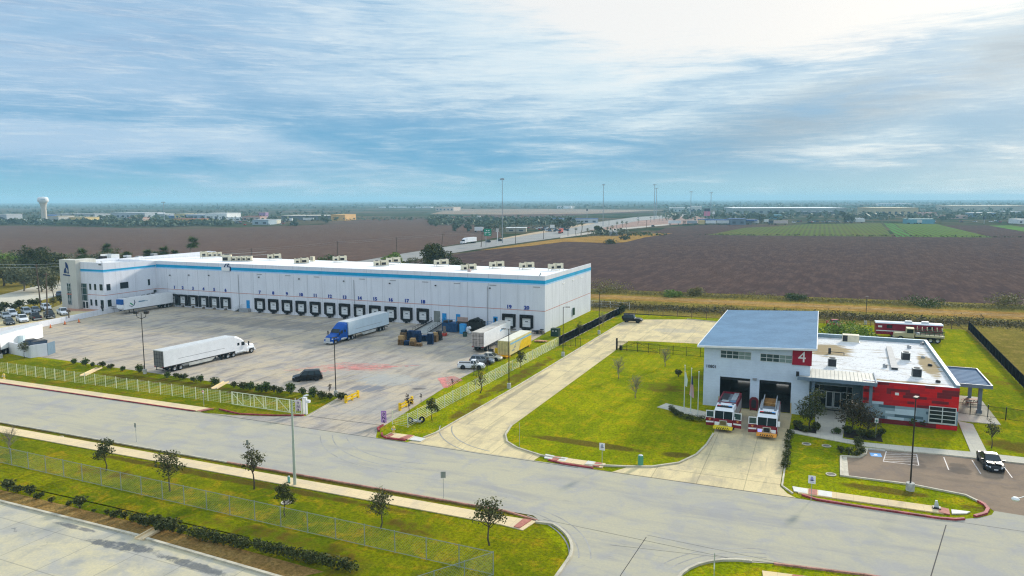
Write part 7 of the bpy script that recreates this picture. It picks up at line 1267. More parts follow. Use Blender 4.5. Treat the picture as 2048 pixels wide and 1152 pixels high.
ft('bare young tree at the upper middle of the big lawn', (1237, 757), (1235, 712), bare1, 4.4, grp='trees on the big lawn'); ft('bare young tree nearest the middle of the big lawn', (1271, 796), (1275, 747), bare1, 4.4, grp='trees on the big lawn'); ft('bare young tree by the lawn fence', (1330, 733), (1327, 692), bare1, 4.4, grp='trees on the big lawn'); ft('young tree with a slender crown right of the footpath', (1983, 896), (1977, 836), oakC, 5.0, grp='trees by the fire station')
ft('purple leafed sapling in front of the yellow barrier', (818, 823), (812, 788), purp, 3.4, grp='purple saplings by the entrance'); ft('thin purple sapling behind the white fence corner', (842, 804), (841, 784), stick, 2.8, grp='purple saplings by the entrance'); ft('dark leaning sapling in front of the red paint', (905, 775), (908, 754), stick, 2.8, grp='purple saplings by the entrance'); ft('small sapling beside the grey car in the yard', (974, 742), (972, 714), purp, 3.4, grp='purple saplings by the entrance'); ft('purple sapling among the shrubs by the entrance lamp', (660, 792), (657, 762), stick, 2.8, grp='purple saplings by the entrance'); ft('small dark sapling beside the white pickup', (948, 752), (945, 724), oakC, 5.0, grp='purple saplings by the entrance')
ft('young tree standing before the bin enclosure', (50, 716), (45, 682), oakB, 4.6, grp='young trees along the street')
# shrubs
def shrub_mesh(seed, w_, h_, n, ls, leaf, lumps=6):
    rng = random.Random(seed); c = MB(); t = MB()
    for k in range(lumps):
        a = rng.random() * 6.3; r = rng.random() ** .5 * w_ * .28; leaves(c, (math.cos(a) * r, math.sin(a) * r, h_ * rng.uniform(.35, .72)), w_ * .30, n // lumps, ls, rng, h_ / w_ * 1.1)
        t.tube((0, 0, -.1), (math.cos(a) * r, math.sin(a) * r, h_ * .5), .03, .012, 4, caps=False)
    return t.mesh('stem', M_bark), c.mesh('foliage', leaf)
shA = [shrub_mesh(40 + k, 1.5, 1.25, 420, .12, L_shrub) for k in range(3)]; shD = [shrub_mesh(50 + k, 1.4, 1.0, 420, .11, L_dark) for k in range(2)]; shB = [shrub_mesh(60 + k, 1.0, .85, 380, .075, L_dark, 9) for k in range(2)]
SH = [(148, 728), (172, 731), (186, 733), (205, 735), (222, 737), (245, 742), (278, 745), (335, 755), (352, 756), (366, 758), (388, 763), (402, 764), (430, 770), (468, 775), (486, 778), (500, 780), (518, 783), (532, 784), (548, 784), (562, 786), (581, 787), (604, 790), (625, 793), (645, 796), (660, 799), (682, 800)]
lab_near = ['the grass slope by the bin enclosure', 'the first flume', 'the twin floodlight lamp', 'the trailer tail', 'the second flume', 'the sliding gate', 'the entrance lamp']
ordn = ['first', 'second', 'third', 'fourth', 'fifth', 'sixth', 'seventh', 'eighth', 'ninth', 'tenth', 'eleventh', 'twelfth', 'thirteenth', 'fourteenth', 'fifteenth', 'sixteenth', 'seventeenth', 'eighteenth', 'nineteenth', 'twentieth', 'twenty first', 'twenty second', 'twenty third', 'twenty fourth', 'twenty fifth', 'twenty sixth', 'twenty seventh', 'twenty eighth']
for k, (u, v) in enumerate(SH):
    s_ = 1.0 + .25 * math.sin(k * 2.3) + (.25 if u > 460 else 0); tree('shrub', f'green shrub on the yard edge, {ordn[k]} in the row from the bin enclosure', G(u, v), (shA + shD)[k % 5] if u < 640 else shD[k % 2], k * 1.7, s_, 'shrubs along the yard edge', 'shrub', 'foliage', 'stem')
HB = [(16, 981, 1.3), (35, 984, 1.0), (60, 990, 1.1), (78, 997, .8), (103, 1005, .6), (137, 1011, .6), (160, 1016, 1.3), (188, 1023, .35), (214, 1029, .5), (232, 1034, .9), (250, 1038, .8), (266, 1042, .9), (280, 1046, 1.0), (295, 1051, 1.3), (312, 1056, 1.3), (328, 1060, 1.4), (346, 1064, 1.3), (362, 1067, 1.0)]
for k, (u, v, s_) in enumerate(HB): tree('shrub', f'dark low shrub in the near bed, {ordn[k]} from the left picture edge', G(u, v), shD[k % 2], k * 2.1, s_ * .95, 'shrubs in the near mulch bed', 'shrub', 'foliage', 'stem')
def hedge(label, pts, w_, h_, per_m, leaf, seed, ls=.10, grp=None):
    rng = random.Random(seed); o = thing('hedge', label, 'hedge', (pts[0].x, pts[0].y, 0)); c = MB(Matrix.Translation((-pts[0].x, -pts[0].y, 0)))
    for i in range(len(pts) - 1):
        L = (pts[i + 1] - pts[i]).length; n = max(2, int(L / (w_ * .45)))
        for k in range(n):
            p = pts[i].lerp(pts[i + 1], k / n); r = w_ * rng.uniform(.42, .58); leaves(c, (p.x + rng.gauss(0, .08), p.y + rng.gauss(0, .08), h_ * rng.uniform(.45, .58)), r, int(per_m * L / n), ls, rng, h_ / w_)
    c.build('foliage', leaf, o); return o
hedge('long dark hedge in the near bed running to the bottom edge', [G(*q) for q in ((385, 1075), (440, 1086), (520, 1103), (610, 1122), (715, 1146))], 1.25, 1.0, 330, L_dark, 70, .11)
hedge('clipped dark hedge curving round the flagpole paving', [G(*q) for q in ((1342, 822), (1352, 831), (1368, 838), (1385, 842), (1402, 843), (1415, 843))], .95, .9, 480, L_dark, 71, .07)
hed = [(1580, 870), (1578, 880), (1576, 890), (1575, 900), (1573, 910), (1572, 920), (1571, 930), (1570, 938)]
for k, (u, v) in enumerate(hed): tree('clipped_bush', f'round clipped bush beside the apron, {ordn[k]} from the building', G(u, v), shB[k % 2], k, 1.05, 'clipped bushes beside the apron', 'bush', 'foliage', 'stem')
hed = [(1716, 886), (1717, 893), (1719, 900), (1722, 908), (1711, 912), (1697, 910), (1682, 906)]
for k, (u, v) in enumerate(hed): tree('clipped_bush', f'round clipped bush at the parking bay corner, {ordn[k]} from the footpath', G(u, v), shB[k % 2], k, 1.15, 'clipped bushes at the parking corner', 'bush', 'foliage', 'stem')
# trees before the station entrance
crepe = tree_mesh('crepe', 4.6, 3.3, 3.4, 16, .11, 85, L_dark, seed=80, bare=.4); crepe2 = tree_mesh('crepe', 4.2, 3.6, 3.2, 18, .11, 70, leafmat('russet_leaf', (.035, .035, .014), (.085, .060, .028)), seed=81, bare=.4)
ft('dark multi stemmed tree beside the station entrance walk', (1622, 858), (1620, 778), crepe, 4.6, grp='trees by the station entrance'); ft('dark russet tree right of the station entrance walk', (1706, 866), (1712, 792), crepe2, 4.2, grp='trees by the station entrance'); ft('low russet shrub tree behind the parking sign', (1735, 872), (1738, 814), crepe2, 4.2, grp='trees by the station entrance')
for k, (u, v, s_) in enumerate(((1595, 858, 1.2), (1610, 864, 1.1), (1632, 862, 1.2), (1694, 866, 1.2), (1722, 876, 1.3), (1745, 876, 1.2), (1762, 872, 1.0), (1822, 850, 1.25), (1838, 852, 1.3), (1852, 854, 1.2), (1672, 868, .8))): tree('shrub', ('dark shrub at the white wall beside the apron', 'dark shrub under the multi stemmed tree', 'dark shrub at the edge of the entrance walk', 'dark shrub across the walk under the russet tree', 'dark shrub in the bed by the footpath', 'dark shrub beside the parking sign', 'dark shrub at the right end of the planted bed', 'leafy shrub below the grey panels', 'leafy shrub in the middle of the clump below the panels', 'leafy shrub touching the eight pane window', 'small shrub at the corner of the entrance bed')[k], G(u, v), (shD + shA)[k % 4] if k > 6 else shD[k % 2], k * 1.3, s_, 'shrubs before the fire station', 'shrub', 'foliage', 'stem')
b = MB(); b.prism(px((1590, 848), (1646, 858), (1644, 872), (1588, 862)), -.02, .04); b.prism(px((1688, 856), (1760, 868), (1766, 884), (1688, 874)), -.02, .04); struct('planting_bed', b, pmat('dark_mulch', (.035, .028, .020), .9, 0, .3, 2))
tree('round_bush', 'small round dark bush alone on the lawn near the station', G(1357, 753), shD[0], 0, 1.25, None, 'bush', 'foliage', 'stem')
# thicket behind the station, big oak and others behind the warehouse
def big_tree(label, p, h, cw, leaf, seed, n=2600, ls=.28, bark=None, name='tree', lumps=16, grp='trees beyond the buildings', zlow=.30):
    rng = random.Random(seed); o = thing(name, label, 'tree', p, 0, grp); t = MB(); c = MB(); limb(t, (0, 0, -.2), (0, 0, h * .45), .035 * h, .02 * h, rng, 3)
    for k in range(lumps):
        a = 2.4 * k; f = rng.random(); r = cw * .5 * (rng.random() ** .5) * .75; q = Vector((math.cos(a) * r, math.sin(a) * r, h * (zlow + (1 - zlow) * .9 * f * (1 - .4 * r / (cw * .5))))); limb(t, (0, 0, h * .25), q, .012 * h, .02, rng, 3); leaves(c, q, cw * rng.uniform(.15, .24), n // lumps, ls, rng, .75)
    t.build('trunk', bark or M_bark, o); c.build('crown', leaf, o); return o
big_tree('bright green feathery thicket between the two station roofs', (6.2, 156, 0), 7.4, 11, L_green, 90, 4200, .20, zlow=.12); big_tree('lower bright green thicket beside the red pickup', (1.2, 158, 0), 5.2, 7, L_green, 91, 2000, .2, zlow=.1); big_tree('small dark conifer at the bend of the black screened fence', G(1243, 628), 3.6, 3.2, L_dark, 92, 1500, .16, zlow=.1)
p = G(770, 548); big_tree('huge dark live oak behind the middle of the warehouse', (-131 * 1.0 + 0, 236, 0), 15.5, 15, L_dark, 93, 5200, .42, zlow=.18); big_tree('dark live oak joined to the right of the huge one', (-122.5, 240, 0), 11.5, 11, L_dark, 94, 3000, .40, zlow=.15); big_tree('pale green tree left of the huge oak behind the roof', (-151, 240, 0), 11.0, 10, L_green, 95, 2400, .34); big_tree('thin pale green tree near the road behind the roof', (-143, 240, 0), 9.8, 7, L_grey, 96, 1000, .30); big_tree('green bush peeping over the roof behind docks nine and ten', (-168, 222, 0), 10.3, 9, L_shrub, 97, 2000, .34); big_tree('low green bush peeping over the roof behind dock eight', (-176, 222, 0), 9.6, 6, L_shrub, 98, 1000, .34)
# tangle of trees left of the office
LT = [(8, 572, 11, 14, L_olive, 'olive tree at the far left edge beyond the road'), (30, 560, 13, 14, L_green, 'green mesquite behind the far left olive tree'), (48, 582, 9, 12, L_grey, 'grey tangled leafless mesquite in the left thicket'), (70, 560, 16, 13, L_dark, 'tall dark evergreen in the middle of the left thicket'), (92, 566, 13, 12, L_dark, 'dark evergreen beside the tower in the left thicket'), (84, 584, 9, 13, L_grey, 'grey bare limbed tree below the dark evergreens'), (108, 556, 11, 12, L_olive, 'olive tree hidden behind the stone tower'), (18, 540, 9, 16, L_green, 'low green trees at the back of the left thicket'), (55, 540, 9, 16, L_olive, 'low olive trees at the back of the left thicket'), (100, 545, 8, 14, L_shrub, 'dark scrub at the back of the left thicket')]
for k, (u, v, h, cw, lf, lab) in enumerate(LT): big_tree(lab, G(u, v), h, cw, lf, 100 + k, 2300, .40, M_barkp if lf is L_grey else None, grp='trees left of the office')
for k, (u, v, h, cw, lab) in enumerate(((150, 548, 9.5, 14, 'grey green scrub tree behind the office roof'), (232, 540, 10.0, 14, 'olive scrub tree behind the office condensers'), (200, 540, 8.5, 12, 'low scrub tree between the office palms'))): big_tree(lab, G(u, v), h, cw, L_grey if k != 1 else L_olive, 120 + k, 1300, .36, M_barkp, grp='trees left of the office')
ft('round green street tree beside the office car park', (107, 617), (107, 594), oakB, 4.6, grp='trees by the office'); ft('tall dark tree on a bare trunk beside the tower', (105, 600), (104, 548), oakB, 4.6, grp='trees by the office')
for k, (u, v, s_) in enumerate(((9, 622, 2.0), (30, 619, 1.5), (40, 617, 1.9), (69, 611, 2.0), (121, 606, 1.6), (0, 624, 1.2))): tree('clipped_bush', f'dark clipped bush along the road, {ordn[k]} of the row beyond the parked cars', G(u, v, .4), shD[k % 2], k, s_ * 1.3, 'clipped bushes by the office road', 'bush', 'foliage', 'stem')
# palms
def palm_mesh(h, r, seed, fan=1.0, nf=60):
    rng = random.Random(seed); t = MB(); limb(t, (0, 0, -.2), (0, 0, h - r * .5), .26, .17, rng, 4); c = MB()
    for k in range(nf):
        a = 2.4 * k; e = rng.uniform(-.7, 1.25); d = Vector((math.cos(a) * math.cos(e), math.sin(a) * math.cos(e), math.sin(e))); o_ = Vector((0, 0, h - r * .55)); s_ = Vector((-math.sin(a), math.cos(a), 0)); up = d.cross(s_); L = r * rng.uniform(.75, 1.05)
        for j in range(9):        # fan of blades
            f = (j - 4) / 4; st = o_ + d * L * .38; tip = st + (d * math.cos(f * 1.2) + s_ * math.sin(f * 1.2)) * L * .62 + Vector((0, 0, -.22 * L * abs(f) - .1)); wv = s_ * .075 * r * math.cos(f); c.add([st - wv, tip, st + wv], [(0, 1, 2)])
        c.tube(o_, o_ + d * L * .38, .03, .02, 3, caps=False)
    for k in range(14): a = 2.4 * k; c.add([(math.cos(a) * .2, math.sin(a) * .2, h - r * .6), (math.cos(a + .5) * .2, math.sin(a + .5) * .2, h - r * .6), (math.cos(a + .25) * .42, math.sin(a + .25) * .42, h - r * 1.3)], [(0, 1, 2)], 1)
    return t.mesh('trunk', M_barkp), c.mesh('fronds', [L_palm, pmat('dead_frond', (.22, .17, .09), .9)])
PM = [palm_mesh(12, 3.1, 5), palm_mesh(12, 3.2, 6)]
for k, (u, top, Y, lab, sc_) in enumerate(((163, 499, 178, 'palm rising behind the office front beside the tower', 1.0), (213, 489, 215, 'tall palm behind the white roof screen', .95), (253, 506, 200, 'palm barely showing over the office roof', 1.1), (295, 501, 215, 'palm behind the office roof left of the pair', 1.1), (327, 495, 215, 'bigger palm of the pair behind the office roof', 1.15), (349, 501, 218, 'small palm at the right of the roof pair', .9), (385, 476, 235, 'tall lone palm standing against the ploughed field', 1.25), (310, 504, 222, 'low palm between the roof pair', .8))):
    d = ray(u, top); p = Vector((d.x / d.y * Y, Y, 0)); H = CAMH + d.z / d.y * Y; tree('palm_tree', lab, p, PM[k % 2], k, 1.0, 'palms behind the office', crown='fronds'); o = C.objects[-1] if False else None
    root = [x for x in bpy.data.objects if x.get('label') == lab][0]; root.scale = (sc_, sc_, H / 12)
# ---- ditch weeds behind the plots, one mass each
def weeds(name, n, fn, s, leaf, seed):
    rng = random.Random(seed); b = MB()
    for _ in range(n):
        x, y, h = fn(rng); a = rng.random() * 3.14; dx_, dy_ = math.cos(a) * s, math.sin(a) * s; lean = rng.gauss(0, .25) * h
        leaves(b, (x + lean, y, h * rng.uniform(.0, .85)), .3 + .35 * h, 4, s * rng.uniform(.5, 1.1), rng)
    return tag(b.build(name, leaf), 'tangled weeds growing along ' + name.replace('_', ' '), 'weeds', kind='stuff')
def ditch(rng):
    x = rng.uniform(-68, 75); y = 199 + (x + 60) * .045 + rng.gauss(0, 2.6); cl = .5 + .5 * math.sin(x * .33) * math.sin(x * .11 + 1); return x, y, rng.uniform(.4, 1.2) * (.6 + cl)
weeds('ditch_weeds', 9000, ditch, .20, L_ditch, 1)
def fieldedge(rng):
    x = rng.uniform(-75, 75); y = 230 + (x + 60) * .06 + rng.gauss(0, 2.4); cl = max(0, math.sin(x * .21 + 2) * math.sin(x * .07)); return x, y, rng.uniform(.2, .6) + 1.5 * cl * rng.random()
weeds('field_edge_weeds', 6000, fieldedge, .18, L_weed, 2)
for k, (u, v, h, cw, lf, lab) in enumerate(((1345, 592, 1.6, 7, L_green, 'bright green low bush at the edge of the ploughed field'), (1392, 590, 2.4, 7, L_weed, 'straw coloured bush at the edge of the ploughed field'), (1215, 582, 2.2, 18, L_weed, 'long straw coloured thicket past the lit warehouse wall'), (1590, 598, 1.4, 7, L_shrub, 'low green bush behind the tall station roof'), (2010, 612, 3.6, 10, L_weed, 'tall pale weed clump at the right field edge'), (1850, 610, 1.3, 12, L_shrub, 'low dark green weeds before the ploughed field'))): big_tree(lab, G(u, v), h, cw, lf, 140 + k, 1500, .22, name='bush', grp='bushes at the field edge', zlow=.1)
# ================================================================ the far town, highway and power lines
rng = random.Random(11)
F = {}
def fm(n, c): return pmat('far_' + n, c, .8, 0, .08, .05)
W_ = fm('white', (.74, .74, .72)); GY = fm('grey', (.36, .38, .40)); TN = fm('tan', (.50, .42, .27)); YL = fm('yellow', (.62, .47, .20)); OR = fm('orange', (.62, .36, .12)); RD = fm('red_roof', (.40, .15, .10)); BL = fm('blue', (.06, .12, .28)); DK = fm('dark', (.06, .07, .09)); PK = fm('pink', (.48, .33, .28)); RF = fm('roof_pale', (.60, .60, .57)); CY = fm('teal', (.14, .34, .40))
def farbox(label, x0, x1, yb, yt, depth, wallm, roofm=None, win=True, z0=0.0, name='building', cat='building', yb1=None):
    a, b_ = G(x0, yb), G(x1, yb1 or yb); d = b_ - a; L = d.length; d.normalize(); nrm = Vector((-d.y, d.x, 0)); H = max(2.2, hgt(x0, yt, a)); o = thing(name, label, cat, a, math.atan2(d.y, d.x))
    MB().box(0, 0, -1, L, depth, H).build('wall', wallm, o); MB().box(-.4, -.4, H, L + .4, depth + .4, H + .35).build('roof', roofm or RF, o)
    if win:
        n = max(2, min(14, int(L / 9)))
        for k in range(n): MB().box(L * (k + .3) / n, -.08, H * .15, L * (k + .7) / n, -.01, H * .55).build('window', DK, o)
    return o
farbox('grey block at the far left edge of the far town', -12, 14, 444, 429, 30, GY); farbox('low pale yellow wall building at the far left', 14, 62, 446, 440, 25, fm('cream', (.62, .58, .42)), W_); farbox('low white long building below the water tower', 52, 84, 448, 440, 20, W_); farbox('blue store front at the foot of the water tower', 84, 96, 440, 430, 20, BL, BL); farbox('beige grey store right of the blue store front', 96, 118, 448, 433, 30, fm('beige', (.44, .42, .38)), TN); farbox('yellow store among the far left trees', 118, 170, 447, 435, 30, YL, TN); farbox('long low grey roofed block behind the yellow store', 100, 190, 438, 428.5, 40, GY, fm('roof_grey', (.44, .45, .45))); farbox('long beige roofed block right of the yellow store', 170, 222, 435, 430, 40, TN, TN); farbox('wide grey roofed block left of the flood mast', 222, 290, 436, 426, 60, GY, fm('roof_grey', (.44, .45, .45))); farbox('red roofed row left of the flood mast', 256, 284, 441, 435, 20, PK, RD); farbox('dark blue fronted store beside the flood mast', 332, 349, 436, 431, 25, BL, W_); farbox('white roofed low store left of the flood mast', 300, 330, 435, 428, 30, GY, W_); farbox('tan block between blue store and grey hall', 349, 372, 436, 428, 35, YL, TN); farbox('blue grey hall beside the white block', 372, 411, 438, 429, 45, fm('hall', (.30, .35, .42)), W_); farbox('bright white block behind the row of palms', 411, 454, 440, 427, 45, W_, W_); farbox('orange roofed arcade before the blue grey hall', 347, 406, 446, 438, 18, OR, RD); farbox('low white shop right of the white block', 455, 482, 441, 435, 20, W_, W_); farbox('red roofed shops right of the palms', 484, 520, 441, 433, 25, PK, RD)
farbox('purple and pink sign tower building beside the parking', 518, 531, 435, 425, 12, fm('purple', (.34, .20, .36)), PK); farbox('blue grey low shed beside the car park', 505, 537, 449, 440, 25, fm('shed', (.34, .42, .46)), GY); farbox('cream kiosk beside the grey shed', 537, 553, 447, 440, 14, fm('cream2', (.64, .60, .46)), W_); farbox('long dark open fronted depot with a pale roof', 563, 662, 440, 431.5, 50, fm('depot', (.13, .14, .15)), fm('depot_roof', (.62, .56, .46)), False); farbox('orange end hall of the long depot', 662, 690, 441, 429.8, 50, OR, OR, False); farbox('long thin white roof far across the fields', 757, 862, 415.5, 414, 60, W_, W_, False); farbox('pale tan hall with dark bays far across the fields', 871, 907, 421.5, 414.5, 70, fm('pale_tan', (.56, .46, .38)), TN); farbox('low white hall under the far crane', 1114, 1142, 417, 412.5, 60, W_, W_, False)
farbox('pale hall at the end of the overpass', 1339, 1388, 424, 416, 60, fm('pale_green', (.44, .50, .46)), W_); farbox('tall pale block beside the thin masts', 1382, 1403, 424, 413, 40, fm('pale_block', (.56, .56, .50)), W_); farbox('very long grey warehouse with a white roof edge', 1467, 1692, 428, 416.5, 160, fm('grey_green', (.27, .30, .28)), W_, True); farbox('row of dark loading bays before the long grey warehouse', 1596, 1682, 428.5, 424, 20, DK, GY, False)
farbox('dark glass truck stop shop with a striped front', 1460, 1492, 449, 438, 18, fm('stop', (.16, .20, .24)), BL); farbox('teal roofed shop behind the white trailers', 1543, 1566, 438, 430, 18, CY, CY); farbox('yellow equipment shed in the truck stop yard', 1399, 1409, 448, 441, 12, YL, YL, False); farbox('white arched roof hall near the right horizon', 1757, 1826, 411.5, 407, 130, fm('arch_wall', (.36, .42, .44)), W_, True); farbox('broad yellow tan store below the arched hall', 1748, 1836, 432, 416, 90, fm('store_tan', (.50, .41, .25)), TN); farbox('maroon roofed diner right of the tan store', 1832, 1873, 432, 425.5, 25, PK, fm('maroon_roof', (.30, .12, .13))); farbox('dark windowed block before the tan store', 1757, 1772, 429, 421, 20, fm('dim', (.24, .22, .22)), GY); farbox('long pale tan hall at the far right', 1905, 2060, 421, 411.5, 120, fm('hall_tan', (.46, .40, .30)), TN, False); farbox('bright white roofed shed at the far right', 2012, 2042, 426, 423, 30, GY, W_, False); farbox('low white store with a pale front near the right edge', 2036, 2060, 447, 439, 20, W_, W_); farbox('long low teal shop behind the parked rigs at the right', 1816, 1870, 447, 438.5, 15, CY, fm('teal_pale', (.34, .50, .50)), False); farbox('pale long shed beside the side street', 1700, 1728, 443, 437, 15, fm('pale_shed', (.48, .56, .56)), W_, False); farbox('low brown roofed shops at the far right', 1880, 1935, 437, 431, 30, PK, fm('brown_roof', (.26, .18, .15))); farbox('bluish flat office right of the brown shops', 1945, 1992, 434, 426, 25, fm('bluish', (.24, .34, .42)), W_)
# fuel canopy
a, b_ = G(1395, 447), G(1508, 449); o = thing('fuel_canopy', 'long dark blue fuel canopy on thin posts at the truck stop', 'canopy', a, ang(a, b_)); L = (b_ - a).length; H = hgt(1395, 438, a); MB().box(0, 0, H - 1.6, L, 14, H).build('roof', BL, o)
for k in range(8): MB().box(L * (k + .3) / 8, 6, 0, L * (k + .3) / 8 + .7, 6.7, H - 1.6).build('post', W_, o)
b = MB(); [b.box(L * (k + .3) / 8 - 1, 5, 0, L * (k + .3) / 8 + 1, 8, 2) for k in range(8)]; b.build('pump', GY, o)
for (x, y0, y1, wd, mt, mt2, lab) in ((1413.5, 446, 417, 5.5, fm('sign_pink', (.62, .22, .30)), DK, 'tall pole sign with a dark and pink panel at the truck stop'), (1174, 440, 418, 1.4, DK, DK, 'small dark pole sign above the far sheds'), (1427, 441, 423, 2.0, W_, W_, 'thin white pole sign right of the truck stop'), (1968, 448, 434, 1.6, DK, DK, 'dark gantry sign post at the right edge of the fields')):
    p = G(x, y0); H = hgt(x, y1, p); o = thing('pole_sign', lab, 'sign', p, -.39); MB().tube((0, 0, 0), (0, 0, H - 3), .5 if wd > 3 else .3, n=6).build('pole', GY, o); s_ = wd * (p.length / 1463) ; MB().box(-s_ / 2 * 2.4, -.3, H - s_ * 2.6, s_ / 2 * 2.4, .3, H - s_).build('panel', mt, o); MB().box(-s_, -.3, H - s_, s_, .3, H).build('panel', mt2, o)
# water tower
p = G(89.5, 446); Ht = hgt(89.5, 393.5, p); k = p.length / 1463 * .72; o = thing('water_tower', 'white water tower with a broad rounded tank on a fluted stem', 'water tower', p); MB().lathe([(6.2 * k, 0), (5.6 * k, Ht * .55), (6.4 * k, Ht * .68), (8.6 * k, Ht * .78), (8.8 * k, Ht * .79)], 20).build('stem', fm('tower_stem', (.56, .50, .42)), o, True); MB().lathe([(8.0 * k, Ht * .775), (11.0 * k, Ht * .81), (11.4 * k, Ht * .85), (11.2 * k, Ht * .93), (9.0 * k, Ht * .985), (0, Ht)], 24).build('tank', W_, o, True); b = MB(); [b.box(-5 * k + j * 1.6 * k, -11.6 * k, Ht * .87, -3.8 * k + j * 1.6 * k, -11.2 * k, Ht * .905) for j in range(6)]; q = b.build('lettering_bar', fm('tower_mark', (.40, .50, .56)), o); q.rotation_euler = (0, 0, .98)
# high light masts along the highway
for (x, yb, yt, lab) in ((1005, 486, 357, 'tallest light mast beside the green road sign'), (1206, 452, 369, 'tall light mast behind the farm palms'), (1308, 441, 369, 'tall light mast at the head of the ramp'), (1312, 437, 376, 'slimmer light mast just right of the ramp mast'), (1381, 434, 383, 'thin light mast left of the tall pole sign'), (1421, 436, 385, 'thin light mast right of the tall pole sign'), (329, 446, 404, 'flood mast above the far left shops')):
    p = G(x, yb); H = hgt(x, yt, p); r = p.length / 1463; o = thing('light_mast', lab, 'light mast', p); MB().tube((0, 0, 0), (0, 0, H), max(.30, .75 * r), max(.18, .42 * r), 8).build('pole', fm('mast', (.33, .36, .38)), o); b = MB(); rr_ = max(1.2, 3.0 * r); b.lathe([(rr_ * .3, H - .3), (rr_ * .9, H - .2), (rr_ * .9, H + .1), (rr_ * .3, H + .2)], 10)
    for q in range(6): b.box(rr_ * math.cos(q) - .3, rr_ * math.sin(q) - .3, H - .9, rr_ * math.cos(q) + .3, rr_ * math.sin(q) + .3, H - .1)
    b.build('lamp_ring', fm('mast_head', (.30, .33, .35)), o)
# road signs and highway traffic
p = G(972, 492); o = thing('road_sign', 'green overhead road sign with white legends beside the tallest mast', 'road sign', p, -.25); H = hgt(972, 457.5, p); k = p.length / 1463; MB().tube((0, 0, 0), (0, 0, H - 14 * k), .22, n=6).build('pole', GY, o); d = MB().box(-4.5 * k, -.2, H - 14 * k, 14 * k, 0, H).build('panel', pmat('road_sign_green', (.01, .26, .15), .5, 0, 0), o); b = MB()
for (x0, z0, x1, z1) in ((1, 9.5, 4, 11.5), (6.5, 9.5, 9.5, 11.5), (-2.5, 5.8, 3.2, 7), (5, 5.8, 11, 7), (-2.5, 3, 1.5, 4.2), (8, 1.5, 10, 3.2), (11, 2, 12.4, 4)): b.box(x0 * k, -.24, H + (z0 - 14) * k, x1 * k, -.2, H + (z1 - 14) * k)
b.build('legend', W_, d); p = G(995, 487); o = thing('sign_gantry', 'pale sign gantry post right of the green road sign', 'gantry', p, -.25); H = hgt(995, 457, p); MB().tube((0, 0, 0), (0, 0, H), .3, n=6).build('pole', W_, o); MB().box(-1.2, -.25, H - 2.4, 1.2, .25, H).build('panel', fm('pink_panel', (.52, .46, .42)), o)
def rig(label, a, b_, cabm, boxm, L=None):
    a, b_ = G(*a), G(*b_); o = thing('highway_truck', label, 'semi truck', b_, ang(a, b_)); L = L or (b_ - a).length; s_ = 1.0; MB().box(-L, -1.3, 1.15, -L * .30, 1.3, 4.1).build('trailer_body', boxm, o); b = MB(); b.hexa([(-L * .27, -1.25, .6), (-L * .11, -1.25, .6), (-L * .11, 1.25, .6), (-L * .27, 1.25, .6), (-L * .27, -1.25, 3.9), (-L * .15, -1.2, 3.2), (-L * .15, 1.2, 3.2), (-L * .27, 1.25, 3.9)]); b.box(-L * .11, -1.0, .6, 0, 1.0, 1.9); b.build('cab', cabm, o); MB().box(-L * .135, -1.1, 2.0, -L * .112, 1.1, 2.9).build('windscreen', M_glass, o); b = MB(); [b.tube((x * L, -1.3, .5), (x * L, 1.3, .5), .5, n=10) for x in (-.06, -.22, -.26, -.9, -.83)]; b.build('wheel', M_tyre2, o); return o
rig('white semi truck driving along the highway', (950, 485.5), (923, 488.5), P_white, M_tw, 19); rig('red truck on the highway beside the junction palms', (1130, 464), (1119, 467), fm('truck_red', (.45, .08, .06)), fm('truck_red', (.45, .08, .06)), 13)
FC = {}
def simplecar(label, p, rz, mt, kind='car', name='far_car', group=None):
    key = (mt.name, kind)
    if key not in FC:
        b = MB(); b.loft([ring(*q) for q in ((-2.3, .78, .35, .80), (-2.1, .88, .22, .92), (1.2, .9, .22, .95), (2.1, .84, .25, .78), (2.3, .72, .35, .62))]); b.hexa([(-1.9, -.78, .9), (1.1, -.78, .9), (1.1, .78, .9), (-1.9, .78, .9), (-1.3, -.62, 1.5), (.4, -.62, 1.5), (.4, .62, 1.5), (-1.3, .62, 1.5)], 1); [b.tube((x, -.92, .33), (x, .92, .33), .33, n=8, mi=1) for x in (-1.4, 1.4)]
        FC[key] = b.mesh('far_car', [mt, M_glass])
    o = obj(name, FC[key], None, p, rz); o.scale = (1.05, 1.05, 1.15); return tag(o, label, 'car', group)
simplecar('dark and white pickup on the highway near the tallest mast', G(999, 482), 2.6, P_dark, name='highway_car'); simplecar('low dark car on the highway under the green sign', G(976, 484.5), 2.6, P_dark, name='highway_car'); simplecar('dark car on the frontage road left of the truck stop', G(1306, 453), 1.2, P_dark, name='highway_car'); simplecar('pale van on the overpass left of the ramp mast', G(1276, 437), 2.7, P_white, name='highway_car')
cols = [P_white, P_white, P_silver, P_dark, P_red, P_blue, P_grey]
for n, (x0, x1, y0, y1, lab, grp) in ((34, (1086, 1136, 456, 463, 'parked car in the roadside yard behind the highway', 'cars in the roadside yard')), (30, (462, 604, 444, 450.5, 'parked car in the lot before the far shops', 'cars in the lot of the far shops')), (26, (1580, 1700, 443, 445.5, 'parked car along the far edge of the crop rows', 'cars along the far edge of the crop rows')), (18, (1790, 2040, 442, 446, 'parked car at the far right roadside', 'cars at the far right roadside')), (10, (1025, 1085, 456, 460, 'parked car by the roadside shed', 'cars by the roadside shed'))):
    for k in range(n): simplecar(lab, G(rng.uniform(x0, x1), rng.uniform(y0, y1)), rng.choice((.3, 1.9, 2.4)), cols[rng.randrange(7)], group=grp)
tmesh = {}
